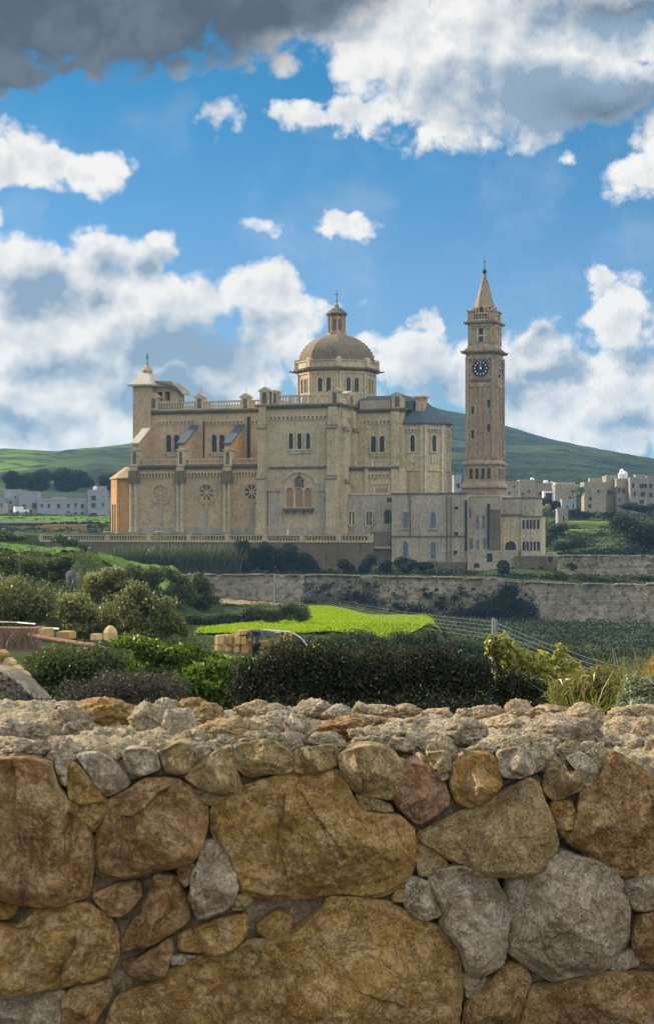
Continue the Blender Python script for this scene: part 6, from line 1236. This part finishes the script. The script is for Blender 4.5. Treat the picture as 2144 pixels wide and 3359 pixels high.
xs, zs = np.meshgrid(np.linspace(-.09, .09, 12), np.linspace(-.36, .06, 30)); yy = -.32+.05*fbm(np.stack([xs.ravel()*9, zs.ravel()*6, 0*xs.ravel()], 1), 3, 2); mesh_obj('gap_shade_strip', np.stack([xs.ravel(), yy, zs.ravel()], 1), None, M['black'], rt, True, grid_quads(30, 12))  # black strip painted in for the shade of the gap between blocks
for i, (lb, k_) in enumerate((('white topped hose arching over the right end of the block stack', 0), ('dark lower hose arching beside the leaning slab', 1))):
    pts = [P(600+.488*a, 1700+.488*(b+i*14), 33+.1*i) for a, b in ((500, 762), (560, 752), (640, 758), (715, 764), (765, 785), (800, 812), (832, 856))]
    tag(MB().tube(pts, .013, 8).build('hose', M['white' if i == 0 else 'black']), lb, 'hose')
for lb, b, D, yaw, dp in (('pale stone block beside the black rail on the rubble bank', (124, 180, 2060, 2090), 36, -35, .3), ('long pale stone slab lying on the rubble bank', (187, 250, 2070, 2096), 35, -20, .3), ('low grey stone block left of the round stone', (296, 338, 2078, 2100), 35, -30, .25)): block(lb, *b, D, yaw, dp, name='stone_slab')
bm_s = MB(); bm_s.lathe(0, 0, [(.08, -.14), (.125, -.12), (.135, .02), (.10, .09), (.05, .135), (.015, .15)], 7); o = bm_s.build('round_stone', M['block'], None, False); o.location = tuple(P(362, 2078, 34)); tag(o, 'pale rounded cap stone, like a ball, on the rubble bank', 'stone')
lump('base_stone', P(372, 2100, 34), (.16, .16, .06), 'sand', 44) ; tag(bpy.data.objects['base_stone'], 'flat stone under the rounded cap stone', 'stone')
tag(MB().tube([P(96, 2084, 34), P(200, 2102, 33.5), P(300, 2116, 33), P(342, 2128, 32.8)], .045, 10).build('rusty_pipe', M['pipe']), 'rusty red pipe lying along the rubble bank below the stones', 'pipe')
tag(MB().tube([P(-30, 2040, 38), P(60, 2043, 37.5), P(120, 2048, 37)], .03, 8).build('black_rail', M['black']), 'black rail at the left edge of the rubble bank', 'rail')
tag(MB().tube([P(124, 2058, 36.5), P(160, 2062, 36.3), P(197, 2064, 36)], .035, 8).build('black_rail', M['black']), 'short black rail behind the pale stone block', 'rail')
o = empty('ruined_low_wall', P(50, 2100, 36), R(-8), 'low reddish ruined wall at the left edge under the black rail', 'wall'); V = MB(); V.box(-.5, .38, 0, .5, -.35, .24); V.build('wall', M['pipe'], o)
rub = MB(); g_ = np.random.default_rng(50)
blades('dry_stalks', 'pale dry stalks at the left edge of the rubble bank', 'weeds', 30, 10, 120, 2130, 2030, 130, 1.6, 'l_twig', .9, 51, .6); blades('dry_stalks', 'pale dry twigs over the dark ivy', 'weeds', 24, 190, 270, 2170, 2095, 60, 1.6, 'l_twig', 1.2, 52, .4)
for i, (px, py, r_, lb) in enumerate(((6, 2150, 22, 'topmost tumbled sandy stone at the left edge'), (30, 2178, 24, 'second tumbled sandy stone at the left edge'), (54, 2200, 20, 'third tumbled sandy stone going down the slope'), (78, 2216, 14, 'lowest and smallest tumbled sandy stone'), (-8, 2182, 24, 'tumbled sandy stone cut off by the left edge'))):
    block(lb, px-r_, px+r_, py-r_*.8, py+r_*.8, 16, -25, .12, 'block', 35, 'tumbled stones at the left edge', 'tumbled_stone', i)

# ------------------------------------------------------------------ the rubble stone wall in the foreground
YF, YB, ZT = 4.4, 5.62, -0.545
def to_wall(px, py, Y=YF): return (px-CX)/F*Y, (HZ-py)/F*Y
wall = empty('stone_wall', (0, YF, -1.7), 0, 'thick rubble wall of big ochre and grey boulders set in mortar across the foreground', 'wall')
WO = np.array([0, YF, -1.7])
def mortar():
    nx = 620; xs = np.linspace(-2.6, 2.6, nx); prof = []
    for z in np.linspace(-1.75, ZT-.06, 150): prof.append((YF+.078, z, 0, -1, 0))
    for t in np.linspace(0, 1, 16)[1:-1]: a = t*math.pi/2; prof.append((YF+.082+.06*(1-math.cos(a)), ZT-.06+.06*math.sin(a), 0, -math.cos(a), math.sin(a)))
    for y in np.linspace(YF+.145, YB-.06, 110): prof.append((y, ZT, 1, 0, 1))
    for z in np.linspace(ZT, -2.2, 20): prof.append((YB, z, 0, 1, 0))
    pr = np.array(prof); m_ = len(pr); Xg = np.repeat(xs[None], m_, 0); V = np.stack([Xg, np.repeat(pr[:, 0:1], nx, 1), np.repeat(pr[:, 1:2], nx, 1)], 2).reshape(-1, 3)
    Nn = np.repeat(np.stack([0*pr[:, 0], pr[:, 3], pr[:, 4]], 1)[:, None], nx, 1).reshape(-1, 3); top = np.repeat(np.clip((V[:, 1].reshape(m_, nx)[:, :1]-YF-.03)/.12, 0, 1), nx, 1).reshape(-1); top *= (V[:, 2] > ZT-.2)
    d = (.030+.012*top)*fbm(V*7, 4, 3, .6)+(.018+.006*top)*fbm(V*34, 4, 5, .65)+.0045*vnoise(V*95, 6)
    slope = top*(.030*fbm(V*np.array([2.2, 2.2, 0.0]), 3, 21)+.015*np.clip(-V[:, 0]-.1, -.4, .7))
    V = V+Nn*d[:, None]; V[:, 2] += slope
    mesh_obj('mortar', V-WO, None, M['mortar'], wall, True, grid_quads(m_, nx))
mortar()
def chaikin(p, it=2):
    for _ in range(it):
        q = np.roll(p, -1, 0); p = np.stack([p*.86+q*.14, p*.14+q*.86], 1).reshape(-1, 2)
    return p
SID = [0]
def stone(poly, mat, bulge=1.0, Y=YF, grow=0.0, parent=wall, facets=8, name='stone', org=WO, back=.09, rough=1.0):
    """boulder set in the wall face: outline in photo pixels, built at its real size with a chiselled, weathered front"""
    SID[0] += 1; sd = SID[0]; g = np.random.default_rng(1000+sd)
    p = np.array([to_wall(a, b, Y) for a, b in poly]); p = chaikin(p, 2); c = p.mean(0)
    per = np.linalg.norm(np.roll(p, -1, 0)-p, axis=1); tot = per.sum(); n = int(np.clip(tot/.0045, 60, 400)); cum = np.concatenate([[0], np.cumsum(per)]); t = np.linspace(0, tot, n, endpoint=False)
    pc = np.concatenate([p, p[:1]]); b = np.stack([np.interp(t, cum, pc[:, 0]), np.interp(t, cum, pc[:, 1])], 1)
    size = math.sqrt(abs(np.sum(b[:, 0]*np.roll(b[:, 1], -1)-np.roll(b[:, 0], -1)*b[:, 1]))/2)
    q3 = np.stack([b[:, 0], 0*b[:, 0]+sd*5.1, b[:, 1]], 1)
    dirn = (b-c)/np.linalg.norm(b-c, axis=1, keepdims=True); b = b+dirn*(.0065*fbm(q3*26, 4, 2, .6)+.008*fbm(q3*8, 2, 8)+grow)[:, None]
    m_ = int(np.clip(size/.0052, 14, 64)); ts = np.linspace(0, 1, m_+1)[1:]**.82; H_ = (.040+.25*size)*bulge; H_ = min(H_, .150*bulge); tz, tx = g.uniform(.30, .75), g.uniform(-.3, .3)
    T = np.repeat(ts[:, None], n, 1).ravel(); XZ = (c[None, None]+(b-c)[None]*ts[:, None, None]).reshape(-1, 2)
    edge = .08+.16*g.random(); e_in = np.clip((1-T)/edge, 0, 1); h = H_*(.30+.70*(1-(1-e_in)**2.4)**(1/2.0))
    rel = (XZ-c)/size
    for k_ in range(facets):   # chiselled planes
        a = g.uniform(0, 2*math.pi); sl = g.uniform(.35, 1.35); off = g.uniform(.62, 1.1); pl_ = H_*off+.010-(rel@np.array([math.cos(a), math.sin(a)]))*sl*H_*1.7
        h = -np.log(np.exp(-h*350)+np.exp(-pl_*350))/350
    # broken faces: cells of slightly different tilt meeting at fracture edges
    nk = int(np.clip(size*size*60, 2, 10)); ck = c+g.uniform(-1, 1, (nk, 2))*(b.max(0)-b.min(0))/2*.9; gk = g.normal(0, .16, (nk, 2)); ok_ = g.normal(0, .003, nk)
    wq = np.stack([XZ[:, 0]*11, 0*T+sd, XZ[:, 1]*11], 1); WX = XZ+.020*np.stack([fbm(wq, 3, 31), fbm(wq+7, 3, 37)], 1)
    dd = ((WX[:, None]-ck[None])**2).sum(2); k1 = dd.argmin(1); fct = ((XZ-ck[k1])*gk[k1]).sum(1)+ok_[k1]; h = h+np.clip(fct, -.022, .022)*np.clip((1-T)*5, 0, 1)*min(1, bulge)
    h = h-H_*(rel[:, 1]*tz+rel[:, 0]*tx)*np.clip((1-T)*4, 0, 1)
    h = np.maximum(h, (.008+.10*H_)*np.clip((1-T)*14, .25, 1))
    q = np.stack([XZ[:, 0], 0*T+sd*3.3, XZ[:, 1]], 1)
    fade = np.clip((1-T)*6, .15, 1); h = h+fade*rough*(.012*fbm(q*8, 3, sd, .5)+.011*fbm(q*24, 4, sd+5, .62)-.013*np.abs(fbm(q*15, 4, sd+9, .6))+.0055*fbm(q*75, 3, sd+2, .6))
    V = [np.array([[c[0], 0, c[1]]])]; h0 = h[:n].mean()
    V[0][0, 1] = Y+.045-h0
    V.append(np.stack([XZ[:, 0], Y+.045-h, XZ[:, 1]], 1))
    rim = V[1][-n:].copy(); r2 = rim.copy(); r2[:, 1] = Y+.045+back*.3; V.append(r2); r3 = r2.copy(); cc = np.array([c[0], 0, c[1]]); r3 = cc+(r3-cc)*.9; r3[:, 1] = Y+.045+back; V.append(r3)
    V = np.concatenate(V)-org; rows = m_+2; i = np.arange(n); j = (i+1) % n; Fq = []
    tri = np.stack([0*i, 1+i, 1+j, 1+j], 1)
    for r_ in range(rows-1): a0_ = 1+r_*n; Fq.append(np.stack([a0_+i, a0_+n+i, a0_+n+j, a0_+j], 1))
    Fl = [tuple(x[:3]) for x in tri]+[tuple(x) for x in np.concatenate(Fq)]
    return mesh_obj(name, V, Fl, M[mat], parent, True)
S = [
 ('brown', [(-60, 2497), (88, 2494), (163, 2510), (184, 2592), (219, 2640), (277, 2718), (301, 2777), (303, 2850), (282, 2954), (202, 2976), (105, 2969), (-60, 2947)], 1.2),
 ('ochre', [(224, 2512), (256, 2526), (314, 2587), (346, 2640), (339, 2692), (294, 2742), (252, 2699), (218, 2611)], 1.1),
 ('brown', [(345, 2642), (415, 2608), (478, 2560), (561, 2563), (627, 2600), (675, 2650), (671, 2738), (657, 2797), (614, 2844), (488, 2873), (391, 2893), (314, 2880), (303, 2800), (325, 2702)], 1.3),
 ('olive', [(592, 2552), (760, 2432), (770, 2520), (801, 2624), (740, 2618), (637, 2590)], 1.1),
 ('olive', [(622, 2594), (738, 2624), (692, 2650), (630, 2628)], .6),
 ('ochre', [(716, 2632), (790, 2590), (920, 2546), (1042, 2531), (1122, 2536), (1163, 2630), (1188, 2666), (1229, 2673), (1312, 2678), (1369, 2738), (1365, 2830), (1342, 2913), (1260, 2953), (1072, 2949), (930, 2959), (850, 2954), (779, 2927), (737, 2830), (693, 2745), (688, 2680)], 1.0),
 ('olive', [(1108, 2482), (1188, 2452), (1283, 2468), (1333, 2523), (1317, 2603), (1283, 2638), (1168, 2609), (1123, 2543)], 1.3),
 ('pink', [(1333, 2511), (1402, 2516), (1457, 2578), (1478, 2620), (1473, 2652), (1371, 2718), (1298, 2633), (1317, 2590)], 1.1),
 ('ochre', [(1490, 2511), (1560, 2478), (1615, 2485), (1655, 2540), (1640, 2586), (1552, 2655), (1496, 2640), (1474, 2584)], 1.5),
 ('grey', [(1634, 2478), (1700, 2458), (1752, 2478), (1755, 2540), (1700, 2560), (1650, 2547)], .9),
 ('olive', [(1739, 2551), (1775, 2577), (1810, 2686), (1831, 2778), (1803, 2853), (1766, 2881), (1640, 2879), (1560, 2872), (1477, 2831), (1368, 2773), (1368, 2742), (1480, 2687), (1600, 2637)], 1.2),
 ('grey', [(1856, 2490), (1913, 2475), (1964, 2521), (1960, 2565), (1927, 2592), (1900, 2540)], .7),
 ('olive', [(1800, 2521), (1821, 2484), (1852, 2504), (1861, 2545), (1896, 2529), (1926, 2560), (1911, 2606), (1826, 2635), (1790, 2600)], 1.3),
 ('ochre', [(1809, 2637), (1876, 2633), (1899, 2681), (1880, 2750), (1855, 2759), (1813, 2732)], 1.1),
 ('brown', [(2012, 2475), (2051, 2485), (2144, 2553), (2210, 2600), (2210, 2850), (2144, 2893), (2041, 2898), (1974, 2853), (1898, 2793), (1862, 2765), (1878, 2730), (1893, 2690), (1921, 2600), (1962, 2565)], 1.2),
 ('grey', [(1663, 2882), (1770, 2882), (1832, 2796), (1937, 2824), (2043, 2894), (2065, 2973), (2072, 3085), (2022, 3164), (1909, 3221), (1825, 3228), (1733, 3178), (1668, 3122), (1655, 3029), (1657, 2924)], 1.4),
 ('grey', [(1421, 2873), (1518, 2853), (1616, 2880), (1660, 2952), (1668, 2994), (1653, 3170), (1588, 3210), (1530, 3199), (1508, 3113), (1447, 3043), (1460, 2994), (1412, 2910)], 1.1),
 ('grey', [(1335, 2910), (1358, 2891), (1414, 2908), (1454, 2987), (1443, 3018), (1386, 3025), (1332, 2982)], 1.0),
 ('ochre', [(330, 3420), (376, 3290), (440, 3258), (520, 3228), (590, 3168), (802, 3104), (976, 3055), (1046, 2999), (1072, 2962), (1142, 2955), (1281, 2975), (1386, 3029), (1465, 3066), (1506, 3127), (1520, 3238), (1506, 3350), (1490, 3430), (900, 3440)], 1.1),
 ('brown', [(1665, 3172), (1721, 3182), (1744, 3238), (1702, 3310), (1672, 3430), (1513, 3430), (1530, 3294), (1630, 3205)], 1.2),
 ('brown', [(1742, 3250), (1839, 3238), (1993, 3196), (2144, 3208), (2210, 3213), (2210, 3430), (1682, 3430), (1718, 3310)], 1.1),
 ('grey', [(2055, 2902), (2150, 2882), (2210, 2890), (2210, 2985), (2088, 2996)], .9),
 ('brown', [(2083, 3099), (2097, 3020), (2150, 2999), (2210, 3000), (2210, 3192), (2097, 3163)], 1.0),
 ('ochre', [(-60, 3030), (70, 3052), (112, 2987), (209, 2977), (293, 2980), (365, 3050), (387, 3141), (351, 3206), (293, 3234), (140, 3249), (-60, 3267)], 1.2),
 ('ochre', [(-60, 2966), (56, 2970), (44, 3017), (-60, 3029)], .7),
 ('brown', [(299, 2945), (446, 2908), (459, 2952), (399, 3003), (349, 3010)], .8),
 ('brown', [(500, 2883), (579, 2888), (617, 2980), (610, 3038), (502, 3102), (396, 3140), (388, 3092), (430, 3029), (486, 2945)], 1.1),
 ('grey', [(661, 2776), (705, 2768), (756, 2841), (777, 2917), (741, 2997), (649, 3029), (633, 2989), (632, 2890), (646, 2834)], 1.2),
 ('brown', [(578, 2862), (638, 2841), (643, 2876), (607, 2912)], .7),
 ('ochre', [(572, 3078), (697, 3036), (811, 3006), (811, 3080), (753, 3116), (670, 3140), (577, 3136)], 1.0),
 ('ochre', [(837, 3050), (907, 3008), (956, 3015), (953, 3066), (900, 3087), (851, 3080)], .8),
 ('brown', [(446, 3162), (558, 3083), (563, 3141), (545, 3205), (488, 3234), (416, 3212), (389, 3170)], 1.0),
 ('brown', [(207, 3268), (349, 3231), (358, 3282), (308, 3352), (300, 3430), (192, 3430)], 1.0),
 ('grey', [(-60, 3276), (140, 3262), (200, 3270), (180, 3430), (-60, 3430)], .8),
 # small stones wedged in the joints
 ('olive', [(1366, 2770), (1440, 2815), (1480, 2845), (1410, 2880), (1372, 2880)], .5), ('olive', [(640, 2915), (615, 2930), (612, 2975), (632, 3000)], .4), ('olive', [(780, 2935), (835, 2962), (800, 3000), (756, 2996)], .5),
 ('olive', [(1170, 2612), (1275, 2645), (1290, 2672), (1190, 2664)], .5), ('grey', [(1520, 3205), (1570, 3215), (1600, 3222), (1535, 3290)], .5), ('olive', [(1310, 2925), (1342, 2935), (1335, 2965), (1290, 2965)], .5),
 ('grey', [(2000, 3180), (2080, 3120), (2100, 3180), (2010, 3194)], .4), ('olive', [(90, 2990), (110, 3000), (70, 3060), (40, 3055)], .4), ('grey', [(560, 3150), (650, 3145), (600, 3165), (558, 3180)], .4), ('olive', [(310, 2990), (360, 3025), (370, 3050), (320, 3000)], .4),
 # upper course, half sunk in mortar
 ('olive', [(515, 2472), (570, 2443), (627, 2453), (612, 2532), (540, 2548)], .6), ('olive', [(761, 2447), (895, 2430), (962, 2475), (957, 2541), (817, 2557), (766, 2516)], .8), ('olive', [(966, 2465), (1105, 2438), (1111, 2520), (1012, 2545), (966, 2530)], .8),
 ('brown', [(964, 2510), (1008, 2515), (1000, 2548), (968, 2540)], .6), ('olive', [(1400, 2480), (1470, 2472), (1482, 2530), (1440, 2545)], .8), ('grey', [(1420, 2510), (1462, 2515), (1470, 2555), (1435, 2565)], .7), ('grey', [(170, 2500), (220, 2500), (215, 2590), (190, 2580)], .5),
 ('grey', [(240, 2480), (330, 2478), (400, 2540), (420, 2580), (345, 2625), (300, 2560)], .6), ('grey', [(400, 2470), (500, 2470), (520, 2530), (460, 2550), (420, 2540)], .6)]
for mt, pl_, bu in S: stone(pl_, mt, bu, grow=.0045, back=.13)
# same kind of rubble carried on beyond both edges of the view
for sh, sc in ((-2230, 1), (2230, 1)):
    g_ = np.random.default_rng(60+sc)
    for k_ in range(9):
        px, py = CX+sh/2*1.0+(1 if sh > 0 else -1)*(180+ (k_ % 3)*420)+g_.uniform(-30, 30), 2640+(k_//3)*330+g_.uniform(-20, 20); r1, r2 = g_.uniform(190, 215), g_.uniform(135, 160)
        stone([(px+r1*math.cos(t)*g_.uniform(.8, 1.05), py+r2*math.sin(t)*g_.uniform(.8, 1.05)) for t in np.linspace(0, 2*math.pi, 11)[:-1]], ('brown', 'ochre', 'grey', 'olive')[k_ % 4], 1.1)
# coping rubble on top: (column, row of the centre, half width, half height, distance, material)
def top_stone(px, py, rx, ry, D, mat, seed, ryd=None, tilt=0):
    x, _, z = P(px, py+ry*.35, D); s_ = D/F
    o = lump('coping_stone', np.array([x, D, z])-WO, (rx*s_*1.12, (ryd or rx*.75)*s_*1.1, ry*s_*1.5), mat, seed, wall, 12, 5, .42 if mat != 'mortar' else .55)
    o.rotation_euler = (0, R(tilt), R(random.uniform(-15, 15))); return o
TS = [(40, 2385, 95, 32, 4.75, 'grey', 1), (240, 2370, 95, 60, 4.8, 'grey', 2), (330, 2330, 120, 45, 5.15, 'ochre', 3), (230, 2312, 50, 20, 5.3, 'grey', 4), (120, 2405, 70, 34, 4.75, 'mortar', 5), (60, 2450, 110, 34, 4.5, 'mortar', 6), (200, 2455, 70, 34, 4.5, 'grey', 7),
 (500, 2360, 75, 50, 4.9, 'mortar', 8), (590, 2375, 55, 58, 4.8, 'grey', 9), (630, 2305, 50, 26, 5.3, 'ochre', 10), (545, 2325, 50, 30, 5.3, 'grey', 11), (460, 2340, 30, 26, 5.2, 'brown', 12), (330, 2430, 90, 40, 4.6, 'mortar', 13), (430, 2440, 80, 40, 4.6, 'mortar', 14), (690, 2330, 60, 28, 5.2, 'olive', 15),
 (770, 2395, 125, 36, 4.62, 'olive', 16), (840, 2318, 60, 24, 5.3, 'sand', 17), (930, 2365, 90, 44, 4.9, 'grey', 18), (985, 2390, 55, 50, 4.75, 'grey', 19), (900, 2330, 60, 22, 5.2, 'grey', 20), (1040, 2320, 70, 28, 5.2, 'grey', 21), (1010, 2312, 36, 22, 5.4, 'sand', 22), (1135, 2378, 100, 30, 4.7, 'brown', 23), (1110, 2335, 60, 22, 5.1, 'grey', 24),
 (1190, 2318, 36, 18, 5.35, 'sand', 25), (1250, 2330, 60, 20, 5.35, 'sand', 26), (1330, 2330, 60, 18, 5.35, 'sand', 27), (1240, 2415, 110, 40, 4.6, 'mortar', 28), (1190, 2355, 70, 18, 5.1, 'sand', 29), (1440, 2340, 60, 24, 5.3, 'sand', 30), (1400, 2375, 90, 34, 4.9, 'grey', 31), (1500, 2395, 110, 44, 4.7, 'grey', 32), (1530, 2340, 36, 18, 5.35, 'sand', 33), (1600, 2335, 55, 28, 5.25, 'sand', 34), (1690, 2325, 60, 32, 5.25, 'sand', 35), (1650, 2370, 60, 26, 5.0, 'sand', 36),
 (1840, 2390, 135, 50, 4.75, 'grey', 37), (1810, 2335, 80, 24, 5.2, 'sand', 38), (1900, 2345, 80, 36, 5.1, 'sand', 39), (1760, 2440, 80, 40, 4.6, 'mortar', 40), (1640, 2450, 90, 34, 4.6, 'mortar', 41), (1920, 2465, 80, 34, 4.6, 'mortar', 42), (2040, 2380, 70, 34, 5.0, 'sand', 43), (2080, 2340, 90, 30, 5.2, 'sand', 44), (2120, 2400, 55, 44, 4.8, 'sand', 45), (2140, 2460, 40, 34, 4.6, 'sand', 46), (2040, 2440, 80, 34, 4.7, 'grey', 47), (1080, 2430, 70, 26, 4.6, 'mortar', 48), (950, 2432, 70, 26, 4.6, 'mortar', 49), (1370, 2430, 70, 40, 4.6, 'mortar', 50), (640, 2430, 90, 34, 4.6, 'mortar', 51), (2200, 2400, 70, 40, 4.8, 'sand', 52), (-60, 2420, 70, 40, 4.8, 'grey', 53)]
for t_ in TS: top_stone(*t_)
for i, (px, py, rx, ry) in enumerate(((200, 2476, 60, 34), (330, 2466, 70, 34), (440, 2486, 60, 40), (372, 2540, 50, 40), (290, 2545, 36, 40), (520, 2462, 60, 30), (650, 2462, 70, 34), (735, 2436, 60, 24), (860, 2420, 80, 22), (960, 2428, 50, 26), (1060, 2424, 70, 22), (1450, 2446, 50, 36), (1580, 2462, 60, 26), (1690, 2448, 60, 26), (1785, 2466, 50, 40), (1872, 2458, 50, 26), (1965, 2490, 40, 46), (1432, 2572, 26, 26), (665, 2545, 40, 26))): top_stone(px, py, rx, ry, 4.47, 'mortar', 200+i, rx*.5)
# rubble concrete ramp and wire mesh in the bottom left corner behind the wall
o = empty('concrete_ramp', P(60, 2330, 11), 0, 'rough concrete ramp end sloping down at the left edge behind the wall', 'ramp')
stone([(-160, 2170), (0, 2200), (62, 2236), (112, 2288), (190, 2385), (200, 2480), (-160, 2480)], 'rubble', .3, 11.0, 0, o, 0, 'rubble_face', np.array(o.location), .5, 4.0)
o = empty('wire_mesh', P(110, 2370, 10.4), 0, 'rusty wire mesh panel standing in front of the concrete ramp', 'fence'); mb = MB(); s_ = 10.4/F; g_ = np.random.default_rng(5)
for px in range(20, 172, 17): b_ = g_.uniform(-3, 3); mb.tube([((px-110)*s_, 0, -.1), ((px+b_-110)*s_, .01, (2370-(2240+.45*max(0, px-40)))*s_)], .0035, 5)
for py in (2290, 2315, 2342): mb.tube([((16-110)*s_, 0, (2370-py)*s_), ((170-110)*s_, 0, (2370-py-3)*s_)], .003, 5)
mb.build('wires', M['iron'], o)
bush('dry_weeds', 'brown dry weeds in the bottom left corner behind the wall', 'weeds', 8.4, [(20, 2300, 50, 30), (60, 2350, 60, 40), (10, 2360, 60, 40), (120, 2370, 40, 20)], 5000, 10, 'l_twig', .2, None, False, .4, .4, base_py=2480, mix=('l_ivy', .25))

# ------------------------------------------------------------------ the air between the near bank and the far hills
m = bpy.data.materials.new('haze_air'); m.use_nodes = True; nt = m.node_tree; nt.nodes.clear()
pv = nnode(nt, 'ShaderNodeVolumePrincipled', {'Color': (0.30, 0.62, 1.0, 1), 'Density': 0.00011, 'Anisotropy': 0.0}); nnode(nt, 'ShaderNodeOutputMaterial', {1: pv.outputs[0]})
tag(MB().box(-12500, 12500, -40, 3800, -60, 135).build('haze', m), None, None, None, 'stuff')
